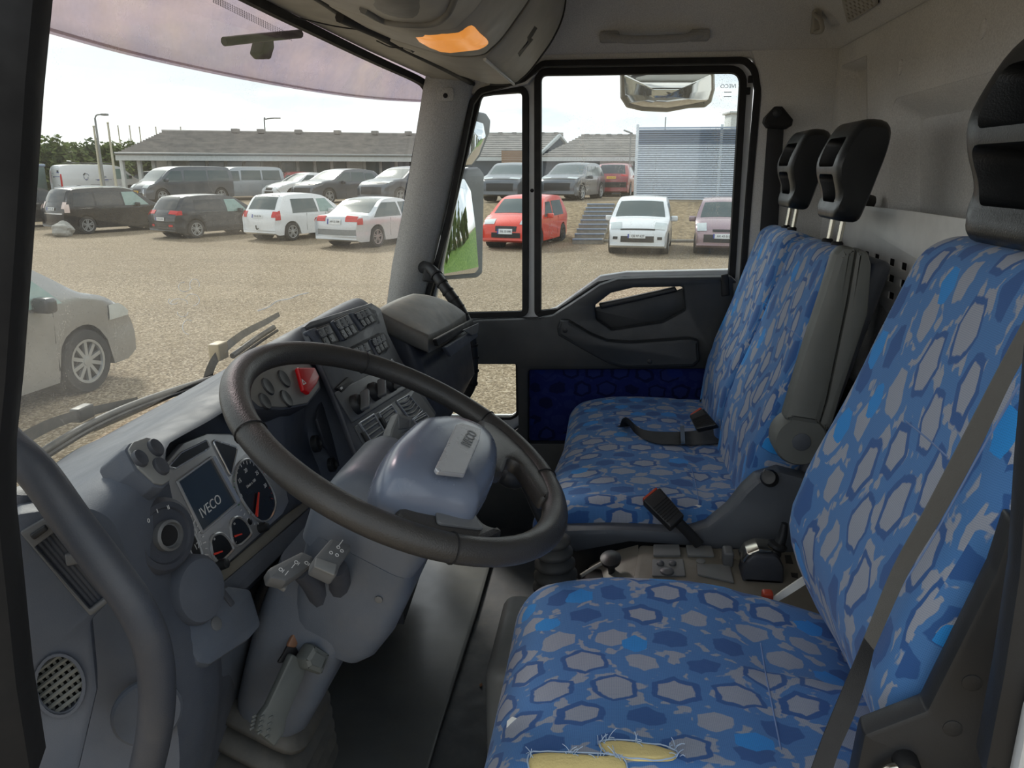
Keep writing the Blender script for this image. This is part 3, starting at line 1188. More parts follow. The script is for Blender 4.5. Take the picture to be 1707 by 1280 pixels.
# strap handle piece at the door's lower hinge side
panel('sill_cap', frD, rounded(frD.pxs([(888, 531), (905, 526), (913, 529), (898, 536)]), .002), (), .006, .002, 'button_grey', dr, h=.012)

# curved black assist handle beside the A pillar
hd = root('assist_handle', at(745, 470, X=2.38), 'black curved assist handle from A pillar down beside the dash', 'handle')
hpts = [at(*p, X=x) for p, x in (((705, 445), 2.40), ((720, 450), 2.34), ((742, 480), 2.30), ((764, 512), 2.29), ((780, 545), 2.29), ((788, 590), 2.29), ((786, 640), 2.29), ((770, 672), 2.32))]
tube('grip_bar', hpts, [.020, .016, .017, .018, .017, .016, .016, .012], 'black_plastic', hd, n=14, ry=1.0)
for i in range(12):
    q = spline(hpts, 12)
    k = 16+i*5
    a, b = q[k], q[k+1]
    vs, fs = tube_mesh([a, a+(b-a).normalized()*.006], .0195, n=12, smooth=1)
    mk('grip_rib', vs, fs, 'black_matt', hd)
panel('end_cap', Fr(at(714, 455, X=2.36), (-1, -.3, 0)), rounded([(-.02, -.024), (.022, -.03), (.026, .012), (-.012, .024)], .006), (), .02, .006, 'black_plastic', hd)

# grab rail on the headliner over the door
gr = root('grab_rail', at(1090, 62, X=2.39), 'thin grey grab rail on the headliner over the passenger door', 'grab rail')
gl_ = [at(*p, X=x) for p, x in (((1004, 58), 2.40), ((1030, 64), 2.37), ((1060, 66), 2.365), ((1130, 64), 2.365), ((1152, 61), 2.37), ((1178, 55), 2.40))]
tube('rail_bar', gl_, .011, 'headliner_dark', gr, n=10, ry=.014)
for p in ((1016, 62), (1166, 59)):
    rbox('rail_foot', T(*at(*p, X=2.40)), .022, .028, .014, .008, 'headliner_dark', gr)

# coat hook, roof grille
hk = root('coat_hook', at(1366, 42, X=2.30), 'small grey coat hook on the headliner corner', 'hook')
q0 = at(1366, 42, X=2.30)
tube('hook_loop', [at(1358, 24, X=2.31), at(1368, 34, X=2.27), at(1370, 50, X=2.27), at(1360, 54, X=2.30)], .006, 'overhead', hk, n=8)
rbox('hook_base', T(*at(1361, 36, X=2.325)), .012, .012, .03, .005, 'overhead', hk)
sg0 = (V(ct[0])-V(cv[0]))
frS = Fr(at(1428, 8, Y=-.50), (0, -(zc1-zc0), -.20), (0, .2, zc1-zc0))
frS = Fr(V((1.55, -.55, zc0+(zc1-zc0)*.35)), (0, zc1-zc0, -.20), (0, .2, zc1-zc0))
sp = root('roof_grille', frS.w(*frS.px(1430, 5)), 'square grey slotted grille in the headliner near the rear wall', 'grille')
go = frS.pxs([(1398, -30), (1462, -42), (1462, 8), (1414, 38)], .008)
holes = []
c00, c10, c11, c01 = [V(q) for q in go]
slots = []
for i in range(7):
    for j in range(8):
        a, b = (i+.9)/7.8, (j+.9)/8.8
        cc = (c00*(1-a)+c10*a)*(1-b)+(c01*(1-a)+c11*a)*b
        holes.append(rect(cc.x, cc.y, .0085, .0062, 0))
panel('grille_plate', frS, rounded([tuple(q) for q in go], .006), holes, .008, .002, 'overhead', sp, h=.004)
panel('grille_backing', frS, [tuple(q) for q in go], (), .002, 0, 'black_matt', sp, h=.001)

# ------------------------------------------------------------------ overhead console
oc = root('overhead_console', (1.5, .3, 2.5), 'grey overhead console with amber lamp across the windscreen header', 'overhead console')
prof = [(.50, 2.525), (.42, 2.50), (.35, 2.482), (.285, 2.482), (.262, 2.495), (.240, 2.514), (.212, 2.548), (.178, 2.594), (.152, 2.65), (.142, 2.715), (.55, 2.735)]


def oc_ring(X, s=1., cy=.40, cz=2.66):
    P = spline([(cy+(y-cy)*s, cz+(z-cz)*s) for y, z in prof[:-1]], 4)
    return [V((X, p.x, p.y)) for p in P]+[V((X, cy+(.17-cy)*s, 2.735)), V((X, .55, 2.735))]


XE = 2.28
def oc_part(name, xs, mat, s=1., par=oc):
    return loft(name, [oc_ring(x, s if isinstance(s, (int, float)) else s[i]) for i, x in enumerate(xs)], mat, par, angle=45)


oc_part('shell', [.53, 1.0, 1.405], 'overhead', .99)
oc_part('lamp_housing', [1.405, 1.41, 1.70, 1.705], 'overhead', [.99, 1.0, 1.0, .99])
oc_part('joint_groove', [1.705, 1.74], 'groove', .975)
oc_part('locker_door', [1.74, 1.746, 2.244, 2.25], 'overhead', [.985, 1.0, 1.0, .985])
oc_part('end_cap', [2.252, 2.255, 2.29, 2.33, 2.36, 2.38], 'overhead', [.98, .99, .98, .95, .90, .82])


for X_, nm_, r_ in ((2.2535, 'door_gap', .0035),):
    tube(nm_, oc_ring(X_, 1.)[8:-2], r_, 'groove', oc, n=6, smooth=1)
tube('door_edge', [(1.75, .283, 2.480), (2.0, .283, 2.480), (2.245, .283, 2.480)], .004, 'guard', oc, n=6, smooth=1)


def ochit(px, py, name, off=.002):
    return hit(bpy.data.objects[name], px, py, off)


from mathutils.bvhtree import BVHTree
BV = {}


def hit(o, px, py, off=0.):
    """where a pixel meets a finished object: point lifted by off, normal"""
    if isinstance(o, (list, tuple)):
        c_ = [(hit(q, px, py, 0.), q) for q in o]
        c_ = [((p-CAM).length if (p-CAM).normalized().dot(ray(px, py).normalized()) > .99999 else 99, p, n) for (p, n), q in c_]
        c_.sort(key=lambda q: q[0])
        return c_[0][1]+c_[0][2]*off, c_[0][2]
    if o.name not in BV:
        dg = bpy.context.evaluated_depsgraph_get()
        ev = o.evaluated_get(dg)
        me = ev.to_mesh()
        mw = o.matrix_world if o.parent is None else o.parent.matrix_basis @ o.matrix_parent_inverse @ o.matrix_basis
        BV[o.name] = BVHTree.FromPolygons([mw @ v.co for v in me.vertices], [tuple(p.vertices) for p in me.polygons])
        ev.to_mesh_clear()
    loc, nor, i, d = BV[o.name].ray_cast(CAM, ray(px, py))
    if loc is None:
        loc, nor, i, d = BV[o.name].find_nearest(CAM+ray(px, py)*1.)
    if nor.dot(ray(px, py)) > 0:
        nor = -nor
    return loc+nor*off, nor


def decal(name, o, outline, mat, parent, off=.0015, rings=4, edge=0., uv=False, fr=None):
    """a thin skin lying on a finished object, its outline given in the photograph's pixels"""
    if len(outline) < 14 and rings > 2:
        outline = [(q.x, q.y) for q in spline([V(p) for p in outline], 3, True)]
    n = len(outline)
    cx = sum(p[0] for p in outline)/n
    cy = sum(p[1] for p in outline)/n
    vs, fs = [], []
    for k in range(rings, 0, -1):
        for (x, y) in outline:
            s = k/rings
            p, nn = hit(o, cx+(x-cx)*s, cy+(y-cy)*s, off if k < rings else edge)
            vs.append(p)
    p, nn = hit(o, cx, cy, off)
    vs.append(p)
    for k in range(rings-1):
        for j in range(n):
            fs.append((k*n+j, k*n+(j+1) % n, (k+1)*n+(j+1) % n, (k+1)*n+j))
    for j in range(n):
        fs.append(((rings-1)*n+j, (rings-1)*n+(j+1) % n, len(vs)-1))
    ob = mk(name, vs, fs, mat, parent, angle=60)
    bm = bmesh.new()
    bm.from_mesh(ob.data)
    bmesh.ops.recalc_face_normals(bm, faces=bm.faces)
    bm.to_mesh(ob.data)
    bm.free()
    return ob


def lerp_(a, b, t_):
    return (a[0]+(b[0]-a[0])*t_, a[1]+(b[1]-a[1])*t_)


shell = bpy.data.objects['lamp_housing']
lens = decal('lamp_lens', shell, [(693, 62), (757, 55), (768, 52), (786, 42), (800, 55), (812, 66), (813, 74), (800, 82), (780, 85), (735, 87)], 'lamp_lens', oc, off=.006, rings=3)
shl = [bpy.data.objects['shell'], shell]
tube('speaker_ridge', [hit(shl, *p, .001)[0] for p in spline([(606, 14), (642, 33), (690, 39), (724, 36), (743, 22), (754, 2), (760, -20)], 3)], .007, 'overhead_dark', oc, n=8, smooth=3)
decal('speaker_panel', bpy.data.objects['shell'], [(622, 8), (650, 26), (688, 30), (700, 12), (690, -20), (640, -30)], 'overhead_dark', oc, .003, 3)
decal('door_latch', bpy.data.objects['locker_door'], [(863, 89), (866, 95), (876, 82), (889, 66), (884, 62), (896, 47), (891, 43), (879, 62), (881, 66), (869, 84)], 'black_matt', oc, .002, 2)
decal('dark_inlay', shell, [(752, 52), (764, 50), (786, 20), (800, -10), (792, -14), (770, 18)], 'groove', oc, .002, 2)

# ================================================================== dashboard
da = root('dashboard', (1.1, .6, 1.1), 'long grey truck dashboard under the windscreen', 'dashboard')
# sections across the cab: windscreen edge, top, crest, brow, two points of the face, sill, knee, bottom
SEC = [
    (.672, [(.74, 1.84), (.61, 1.885), (.55, 1.912), (.51, 1.905), (.495, 1.87), (.475, 1.77), (.465, 1.70), (.47, 1.58), (.53, 1.38), (.60, 1.10)]),
    (.715, [(.755, 1.83), (.62, 1.885), (.55, 1.925), (.505, 1.925), (.492, 1.89), (.485, 1.78), (.465, 1.70), (.47, 1.58), (.53, 1.38), (.60, 1.10)]),
    (.78, [(.785, 1.827), (.64, 1.885), (.56, 1.925), (.51, 1.93), (.505, 1.895), (.495, 1.78), (.475, 1.70), (.48, 1.58), (.53, 1.38), (.60, 1.10)]),
    (.83, [(.80, 1.825), (.66, 1.882), (.58, 1.925), (.53, 1.928), (.575, 1.90), (.53, 1.77), (.495, 1.715), (.50, 1.58), (.55, 1.38), (.62, 1.10)]),
    (.95, [(.82, 1.823), (.68, 1.882), (.585, 1.922), (.535, 1.922), (.585, 1.90), (.535, 1.77), (.495, 1.715), (.51, 1.58), (.56, 1.38), (.64, 1.10)]),
    (1.07, [(.84, 1.82), (.69, 1.885), (.59, 1.93), (.535, 1.925), (.58, 1.90), (.535, 1.77), (.495, 1.715), (.51, 1.58), (.56, 1.38), (.64, 1.10)]),
    (1.12, [(.845, 1.815), (.69, 1.886), (.58, 1.945), (.53, 1.94), (.52, 1.90), (.52, 1.79), (.50, 1.715), (.50, 1.58), (.54, 1.38), (.64, 1.10)]),
    (1.25, [(.855, 1.812), (.70, 1.886), (.585, 1.962), (.532, 1.95), (.52, 1.90), (.53, 1.79), (.51, 1.715), (.48, 1.58), (.54, 1.38), (.64, 1.10)]),
    (1.30, [(.857, 1.812), (.70, 1.882), (.58, 1.966), (.542, 1.964), (.518, 1.92), (.455, 1.79), (.415, 1.705), (.43, 1.58), (.52, 1.38), (.64, 1.10)]),
    (1.665, [(.855, 1.82), (.71, 1.90), (.59, 1.966), (.546, 1.966), (.518, 1.92), (.455, 1.79), (.415, 1.705), (.43, 1.58), (.52, 1.38), (.64, 1.10)]),
    (1.69, [(.853, 1.82), (.71, 1.90), (.595, 1.957), (.552, 1.95), (.53, 1.91), (.47, 1.79), (.43, 1.70), (.44, 1.58), (.53, 1.38), (.64, 1.10)]),
]
rings = []
for X, P in SEC:
    rings.append([V((X, p.x, p.y)) for p in spline(P, 5)] + [V((X, .74, 1.10)), V((X, .80, 1.5))])
# resample across for a smooth skin
dense = []
for i in range(len(rings)-1):
    k = max(1, int((SEC[i+1][0]-SEC[i][0])/.02))
    for j in range(k):
        q = j/k
        s = q*q*(3-2*q)
        dense.append([a*(1-s)+b*s if False else V((a.x*(1-q)+b.x*q, a.y*(1-s)+b.y*s, a.z*(1-s)+b.z*s)) for a, b in zip(rings[i], rings[i+1])])
dense.append(rings[-1])
body = loft('dash_body', dense, 'dash', da, angle=50)
bpy.context.view_layer.update()

# left end panel with the side vent and speaker grille
frE = Fr((.60, .505, 1.89), (-.80, -.58, .12))
eo = rounded(frE.pxs([(10, 868), (30, 856), (88, 848), (200, 985), (152, 1035), (163, 1150), (128, 1300), (-30, 1300), (-30, 880)]), .012)
spk = circ(0, 0, 1)
uc, vc_ = frE.px(99, 1140)
e1 = [frE.px(99+40*cos(a), 1140+50*sin(a)) for a in [2*pi*i/28 for i in range(28)]]
vo = rounded(frE.pxs([(59, 909), (95, 882), (181, 989), (150, 1013)]), .002)
panel('end_panel', frE, eo, [e1, vo], .05, .004, 'dash', da, h=-.05)
ev = panel('side_vent', frE, rounded(frE.pxs([(33, 885), (83, 857), (189, 995), (151, 1025)]), .003), [vo], .006, .0015, 'button_grey', da, h=-.001)
panel('vent_back', frE, vo, (), .004, 0, 'black_matt', ev, h=-.040)
va, vb, vc2, vd = [V(frE.px(*p)) for p in ((59, 909), (95, 882), (181, 989), (150, 1013))]
for i in range(5):
    q = (i+.5)/5
    a, b = va*(1-q)+vb*q, vd*(1-q)+vc2*q
    tube('vent_slat', [frE.w(a.x, a.y, -.006), frE.w(b.x, b.y, -.006)], .0035, 'dash_dark', ev, n=8, smooth=1)
for i in range(9):
    q = (i+.5)/9
    a, b = va*(1-q)+vd*q, vb*(1-q)+vc2*q
    tube('vent_vane', [frE.w(a.x, a.y, -.020), frE.w(b.x, b.y, -.020)], .0022, 'black_plastic', ev, n=6, smooth=1)
panel('vent_wheel', frE, rounded(frE.pxs([(50, 888), (76, 871), (82, 879), (57, 897)]), .002), (), .006, .002, 'black_plastic', ev, h=.003)
q = frE.px(121, 931)
rbox('vent_tab', frE.moved(*q, -.003), .006, .006, .006, .002, 'button_grey', ev)
gp = panel('speaker_grille', frE, [frE.px(99+42*cos(a), 1140+52*sin(a)) for a in [2*pi*i/28 for i in range(28)]], [e1], .006, .002, 'dash', da, h=-.002)
panel('grille_back', frE, e1, (), .004, 0, 'black_matt', gp, h=-.04)


def clip_ell(p0, d, c0, rx, ry):
    """part of a pixel line inside an ellipse"""
    a = (d[0]/rx)**2+(d[1]/ry)**2
    f = ((p0[0]-c0[0])/rx, (p0[1]-c0[1])/ry)
    b = 2*(f[0]*d[0]/rx+f[1]*d[1]/ry)
    e = f[0]**2+f[1]**2-1
    D = b*b-4*a*e
    if D <= 0:
        return None
    s = sqrt(D)
    return [(p0[0]+d[0]*k, p0[1]+d[1]*k) for k in ((-b-s)/(2*a), (-b+s)/(2*a))]


for i in range(-4, 5):
    l = clip_ell((99+i*7.5, 1140+i*9.5), (.80, -.60), (99, 1140), 40, 50)
    if l:
        a, b = [frE.px(*p) for p in l]
        tube('grille_bar', [frE.w(*a, -.004), frE.w(*b, -.004)], .0022, 'arm_grey', gp, n=6, smooth=1)
    l = clip_ell((99+i*9, 1140-i*8), (.62, .78), (99, 1140), 40, 50)
    if l:
        a, b = [frE.px(*p) for p in l]
        m0, m1 = frE.w(*a, -.018), frE.w(*b, -.018)
        rr = (m1-m0).normalized()
        vs, fs = loft_mesh([[p+frE.n*.012+V((0, 0, .004)), p+frE.n*.012-V((0, 0, .004)), p-frE.n*.01-V((0, 0, .008)), p-frE.n*.01+V((0, 0, 0))] for p in (m0, m1)])
        mk('grille_louvre', vs, fs, 'arm_grey', gp)

# instrument cluster
frC = Fr((.955, .524, 1.83), (0, -.945, .327))
cl_o = rounded(frC.pxs([(262, 800), (272, 772), (300, 740), (340, 724), (378, 724), (418, 742), (452, 777), (472, 815), (477, 838), (467, 858), (345, 966), (300, 960), (262, 880)]), .008)
ic = panel('instrument_cluster', frC, cl_o, (), .012, .003, 'silver', da, h=-.006)
HC = .0062


def cpanel(name, pts, mat, h=HC, th=.0012, r=.0, holes=(), bev=0., par=None):
    p = frC.pxs(pts)
    return panel(name, frC, rounded(p, r) if r else p, holes, th, bev, mat, par or ic, h=h)


def cring(pts, w, mat='silver_trim', par=None, r=.006, h=HC):
    P = rounded(frC.pxs(pts), r)
    vs, fs = tube_mesh([frC.w(*q, h+.001) for q in P], w, n=6, smooth=1, closed=True)
    return mk('bezel', vs, fs, mat, par or ic)


sc = cpanel('display_screen', [(289, 806), (345, 767), (386, 839), (329, 887)], 'screen')
cring([(287, 805), (345, 764), (389, 840), (329, 890)], .0022, 'silver', sc, .002)
cpanel('screen_edge', [(343, 765), (348, 763), (391, 838), (385, 841)], 'silver_trim', par=sc, h=HC+.0012, th=.003)
tpx = frC.px(343, 846)
text('screen_lettering', 'IVECO', frC, tpx[0], tpx[1], .0185, 'print_white', sc, h=HC+.0014)
wn = cpanel('warning_window', [(272, 781), (294, 757), (337, 737), (341, 748), (285, 781)], 'gauge_face', r=.004)
cring([(272, 781), (294, 757), (337, 736), (343, 748), (285, 783)], .0012, 'silver_trim', wn, .004)
wn = cpanel('warning_window', [(346, 736), (388, 748), (378, 795), (368, 780)], 'gauge_face', r=.004)
cring([(346, 735), (389, 748), (378, 797)], .0014, 'silver_trim', wn, .004)


def gauge(name, pts, cxy, rxy, ticks, a0, a1, needle, nums=(), label=None):
    pts = [(q.x, q.y) for q in spline([V(p) for p in pts], 4, True)]
    g = cpanel(name, pts, 'gauge_face')
    cring(pts, .0022, 'silver_trim', g, .0)
    C0 = V(frC.px(*cxy))
    rr = rxy
    for i in range(ticks+1):
        a = a0+(a1-a0)*i/ticks
        big = i % 2 == 0
        r0 = rr*(.86 if big else .9)
        d = V((cos(a), sin(a)))
        n_ = V((-d.y, d.x))*(rr*.012)
        p = [C0+d*r0-n_, C0+d*rr*.97-n_, C0+d*rr*.97+n_, C0+d*r0+n_]
        m_ = 'print_green' if (name == 'rev_counter' and .28 < i/ticks < .5) else 'print_red' if (name == 'rev_counter' and i/ticks > .78) else 'print_white'
        panel('scale_mark', frC, [tuple(q) for q in p], (), .0003, 0, m_, g, h=HC+.0013)
    for s, fr_ in nums:
        a = a0+(a1-a0)*fr_
        text('scale_number', s, frC, C0.x+cos(a)*rr*.70, C0.y+sin(a)*rr*.70, rr*.17, 'print_white', g, h=HC+.0013, depth=.0003)
    if needle:
        n0, n1 = [V(frC.px(*p)) for p in needle]
        d = (n1-n0)
        s = V((-d.y, d.x)).normalized()*max(.0014, d.length*.04)
        panel('needle', frC, [tuple(n0-s), tuple(n1-s*.6), tuple(n1+s*.6), tuple(n0+s)], (), .0012, 0, 'needle', g, h=HC+.004)
    return g


g = gauge('rev_counter', [(385, 806), (388, 782), (398, 769), (412, 770), (432, 793), (448, 822), (452, 846), (442, 868), (428, 871), (412, 858), (394, 832)], (416, 824), .050, 28, R(262), R(-35), [(418, 864), (421, 824)],
          (('5', .18), ('10', .33), ('15', .46), ('20', .6), ('25', .76), ('30', .9)))
panel('needle', frC, [frC.px(*p) for p in ((419, 862), (423, 824), (421, 823), (416, 861))], (), .001, 0, 'needle', g, h=HC+.003)
tq = frC.px(411, 808)
text('scale_lettering', '1/min x 100', frC, *tq, .006, 'print_white', g, h=HC+.0013, depth=.0003)
gauge('fuel_gauge', [(376, 880), (380, 868), (390, 864), (402, 872), (410, 886), (409, 896), (390, 912), (380, 904)], (393, 888), .022, 8, R(200), R(20), [(380, 897), (392, 893)], (('1/2', .5),))
gauge('temperature_gauge', [(343, 907), (348, 895), (360, 891), (372, 900), (380, 914), (378, 922), (360, 938), (348, 931)], (360, 914), .022, 8, R(200), R(20), [(345, 927), (359, 922)], (('80', .5),))
gauge('speedometer', [(288, 866), (300, 873), (318, 896), (328, 925), (330, 946), (314, 936), (303, 905), (294, 882)], (285, 925), .062, 14, R(80), R(-30), None, (('60', .25), ('80', .45), ('100', .66), ('120', .86)))
for p, r_ in (((410, 871), .005), ((338, 935), .005)):
    u, v = frC.px(*p)
    lathe('warning_lamp', frC.moved(u, v, HC), [(r_, 0), (r_, .001), (r_*.7, .002)], 'gauge_face', ic, n=14)
for p in ((427, 882), (358, 944)):
    u, v = frC.px(*p)
    lathe('trip_knob', frC.moved(u, v, HC), [(.0075, 0), (.0065, .012), (.005, .013)], 'black_plastic', ic, n=16)
# sill below the cluster and the trim strip
frK = Fr((.955, .492, 1.715), (0, -.80, .60))
panel('sill_trim', frK, rounded(frK.pxs([(338, 972), (358, 958), (470, 862), (505, 838), (512, 848), (362, 980)]), .002), (), .006, .002, 'console_grey', da, h=.001)
panel('lower_trim', frK, rounded(frK.pxs([(352, 985), (512, 850), (540, 862), (545, 890), (500, 893), (405, 985), (370, 1005)]), .004), (), .008, .003, 'dash', da, h=.002)
frG = Fr((.955, .50, 1.66), (0, -.8, .55))
panel('column_gap', frG, rounded(frG.pxs([(395, 1000), (500, 895), (560, 900), (520, 960), (430, 1060)]), .004), (), .004, .001, 'black_matt', da, h=.012)
for i, pp in enumerate((((492, 912), (440, 960), (412, 1010), (404, 1050)), ((478, 940), (436, 985), (418, 1035), (410, 1060)))):
    tube('wiring', [frG.w(*frG.px(*p), .028+.008*i) for p in pp], .009, 'black_plastic', da, n=8)

# button pod on the upper left
frP = Fr((.745, .478, 1.925), (-.12, -.80, .60))
po = rounded(frP.pxs([(204, 750), (213, 738), (240, 728), (253, 731), (286, 790), (284, 806), (272, 817), (253, 814), (222, 785)]), .006)
pod = panel('button_pod', frP, po, (), .05, .006, 'dash', da, h=-.048)
panel('pod_plate', frP, rounded(frP.pxs([(210, 752), (218, 740), (240, 732), (251, 735), (281, 790), (279, 804), (268, 811), (254, 808), (227, 783)]), .005), (), .004, .0015, 'console_lid', pod, h=.001)


def button(fr, x, y, rx, ry, mat, parent, h=.004, ht=.007, name='button', sx=1., ex=1.):
    u, v = fr.px(x, y, h)
    ru = (V(fr.px(x+rx, y, h))-V((u, v))).length
    rv = (V(fr.px(x, y+ry, h))-V((u, v))).length
    r_ = min(ru, rv)*ex if sx == 1. else (ru+rv)/2
    return lathe(name, fr.moved(u, v, h), [(r_, 0), (r_, ht*.6), (r_*.9, ht), (r_*.45, ht*.85), (.0003, ht*.8)], mat, parent, n=20, sx=1., sy=1.35)


for p in ((231, 766), (257, 748), (266, 779)):
    b_ = button(frP, *p, 16, 16, 'dash_dark', pod, name='pod_button', ex=.66, ht=.006)

# ignition lock
frI = Fr((.765, .478, 1.845), (-.25, -.90, .22))
iu, iv = frI.px(270, 893)
ig = lathe('ignition_switch', frI.moved(iu, iv), [(.043, -.02), (.043, .002), (.038, .008), (.032, .009), (.030, .006)], 'dash_dark', da, n=32)
lathe('lock_ring', frI.moved(iu, iv), [(.0175, .004), (.0175, .014), (.0145, .016), (.0135, .011), (.0003, .010)], 'button_grey', ig, n=28)
lathe('key_slot', frI.moved(iu, iv), [(.012, .009), (.0115, .012), (.0003, .0115)], 'black_matt', ig, n=20)
for k, s in enumerate(('0', 'I', 'II')):
    a = R(125-28*k)
    text('lock_mark', s, frI, iu+.031*cos(a), iv+.031*sin(a), .007, 'print_white', ig, h=.0095)

# round blank cap and the knee panel with its lock
frQ = Fr((.79, .470, 1.745), (-.30, -.93, .18))
cu_, cv_ = frQ.px(318, 982)
lathe('blank_cap', frQ.moved(cu_, cv_), [(.034, -.03), (.034, .012), (.030, .020), (.018, .025), (.0005, .0265)], 'dash', da, n=32, sx=1.08, sy=1.25)
frN = Fr((.87, .445, 1.66), (-.12, -.90, .42))
kp = panel('knee_panel', frN, rounded(frN.pxs([(268, 1000), (292, 960), (345, 990), (362, 980), (402, 985), (421, 1048), (400, 1072), (333, 1116), (312, 1114), (288, 1078), (270, 1040)]), .012), (), .03, .010, 'knee', da, h=-.01)
u, v = frN.px(340, 1046)
lathe('panel_lock', frN.moved(u, v, .018), [(.0085, 0), (.0085, .003), (.0065, .004), (.0003, .0035)], 'button_grey', kp, n=20)
panel('panel_catch', frN, rounded(frN.pxs([(364, 986), (372, 982), (390, 1006), (384, 1012)], .02), .002), (), .004, .001, 'dash_dark', kp, h=.019)
# lower bulge around the steering column foot
lo = []
for (x0, y0, x1, y1, X0, X1) in ((232, 1000, 424, 1050, .70, .90), (262, 1060, 418, 1075, .72, .92), (285, 1110, 408, 1130, .74, .94), (290, 1160, 396, 1190, .76, .95), (285, 1220, 372, 1240, .78, .96), (262, 1290, 352, 1300, .80, .98)):
    a, b = at(x0, y0, X=X0), at(x1, y1, X=X1)
    q = b-a
    nn = V((-.3, -.9, .2)).normalized()
    lo.append([a+V((0, .10, 0)), a, a+q*.15+nn*.014, a+q*.5+nn*.022, a+q*.85+nn*.014, b, b+V((.01, .10, 0))])
loft('knee_bolster', lo, 'knee', da, angle=60)
lathe('round_cover', Fr(at(245, 1185, X=.66), (-.75, -.6, .2)), [(.036, 0), (.036, .006), (.033, .009), (.0004, .010)], 'dash', da, n=28)

# hazard switch pad
frH = Fr((1.16, .505, 1.90), (-.05, -.86, .50))
ho = rounded(frH.pxs([(400, 640), (430, 600), (500, 590), (530, 625), (533, 650), (510, 678), (470, 686), (425, 685), (405, 668)]), .010)
hz = panel('hazard_pad', frH, ho, (), .05, .006, 'dash_dark', da, h=-.045)
panel('pad_plate', frH, rounded(frH.pxs([(405, 640), (432, 604), (498, 594), (525, 626), (528, 648), (508, 674), (470, 681), (428, 680), (410, 664)]), .008), (), .003, .001, 'overhead_dark', hz, h=.003)
for p in ((472, 632), (476, 665), (445, 645), (440, 670)):
    button(frH, *p, 13, 13, 'black_plastic', hz, h=.005, ht=.004, name='pad_button', ex=.72)
rd = panel('hazard_switch', frH, rounded(frH.pxs([(486, 618), (515, 618), (523, 634), (519, 645), (506, 662), (496, 656)]), .003), (), .009, .003, 'warning_red', hz, h=.005)
u, v = frH.px(506, 637, .014)
tri = [(u-.006, v-.004), (u+.006, v-.004), (u, v+.0065)]
tin = [(u-.0032, v-.0022), (u+.0032, v-.0022), (u, v+.0034)]
panel('hazard_symbol', frH, tri, [tin], .0004, 0, 'print_white', rd, h=.0141)
# lower right panel beside the stack with 12 volt sockets
frU = Fr((1.20, .505, 1.79), (.0, -.97, .22))
sp_ = panel('socket_panel', frU, rounded(frU.pxs([(520, 700), (532, 652), (582, 748), (574, 785), (560, 782), (535, 745)]), .006), (), .006, .002, 'dash_dark', da, h=.004)
for p, r_ in (((518, 741), .015), ((545, 776), .013), ((557, 730), .016)):
    u, v = frU.px(*p)
    lathe('power_socket', frU.moved(u, v, .006), [(r_, 0), (r_, .008), (r_*.75, .010), (r_*.7, .006), (r_*.3, .006), (.0003, .007)], 'black_plastic', da, n=22)

# ------------------------------------------------------------------ centre stack
frT = Fr((1.48, .478, 1.86), (0, -.90, .44))
so_ = rounded(frT.pxs([(498, 548), (508, 540), (612, 508), (628, 518), (640, 560), (660, 600), (722, 694), (640, 790), (596, 790), (560, 690)]), .006)
st = panel('centre_stack', frT, so_, (), .012, .004, 'dash_dark', da, h=0.)


def sp4(pts, name, mat, h, th, r=.002, par=None, holes=(), bev=.001, hp=None):
    P = frT.pxs(pts, hp if hp is not None else h)
    return panel(name, frT, rounded(P, r) if r else P, holes, th, bev, mat, par or st, h=h)


# rocker switch rows: end blocks and three-switch banks
def lerp(a, b, t_):
    return (a[0]+(b[0]-a[0])*t_, a[1]+(b[1]-a[1])*t_)


def bank(q, par, n=3, tick=0):
    """n rockers in the quadrilateral q = top left, top right, bottom right, bottom left (pixels)"""
    sp4(q, 'switch_frame', 'black_matt', .012, .006, .002, par)
    for i in range(n):
        a0, a1 = (i+.06)/n, (i+.94)/n
        tl, tr = lerp(q[0], q[1], a0), lerp(q[0], q[1], a1)
        bl, br = lerp(q[3], q[2], a0), lerp(q[3], q[2], a1)
        tl2, tr2 = lerp(tl, bl, .06), lerp(tr, br, .06)
        bl2, br2 = lerp(tl, bl, .94), lerp(tr, br, .94)
        ml, mr = lerp(tl, bl, .52), lerp(tr, br, .52)
        sw = sp4([tl2, tr2, mr, ml], 'rocker_switch', 'dash_dark', .018, .005, .002, par)
        sp4([ml, mr, br2, bl2], 'rocker_lower', 'black_plastic', .018, .0025, .002, sw)
        c0_ = lerp(lerp(tl2, tr2, .5), lerp(ml, mr, .5), .55)
        c1_ = lerp(lerp(ml, mr, .5), lerp(bl2, br2, .5), .5)
        for cc, hh in ((c0_, .0232), (c1_, .0207)):
            u, v = frT.px(*cc, hh)
            panel('switch_symbol', frT, circ(u, v, .0042, .005, 10), [circ(u, v, .0026, .0032, 10)], .0004, 0, 'console_lid', sw, h=hh)


row1 = sp4([(503, 556), (512, 546), (612, 515), (623, 519), (630, 541), (622, 545), (536, 580), (530, 578)], 'switch_row', 'dash', .006, .006, .004)
row2 = sp4([(560, 592), (566, 586), (626, 556), (640, 559), (646, 578), (640, 590), (618, 604), (572, 606)], 'switch_row', 'dash', .006, .006, .004)
bank([(524, 549), (545, 541), (561, 570), (542, 580)], row1, 2)
bank([(553, 535), (576, 524), (596, 556), (574, 568)], row1, 3)
bank([(588, 522), (610, 513), (625, 537), (606, 547)], row1, 3)
bank([(583, 582), (609, 570), (622, 598), (600, 606)], row2, 3)
bank([(616, 565), (636, 556), (647, 580), (630, 593)], row2, 3)
for q in ([(508, 553), (521, 548), (541, 580), (532, 580)], [(549, 538), (552, 535), (573, 567), (566, 569)], [(578, 524), (586, 522), (605, 547), (597, 552)]):
    sp4(q, 'row_block', 'dash', .012, .007, .002, row1)
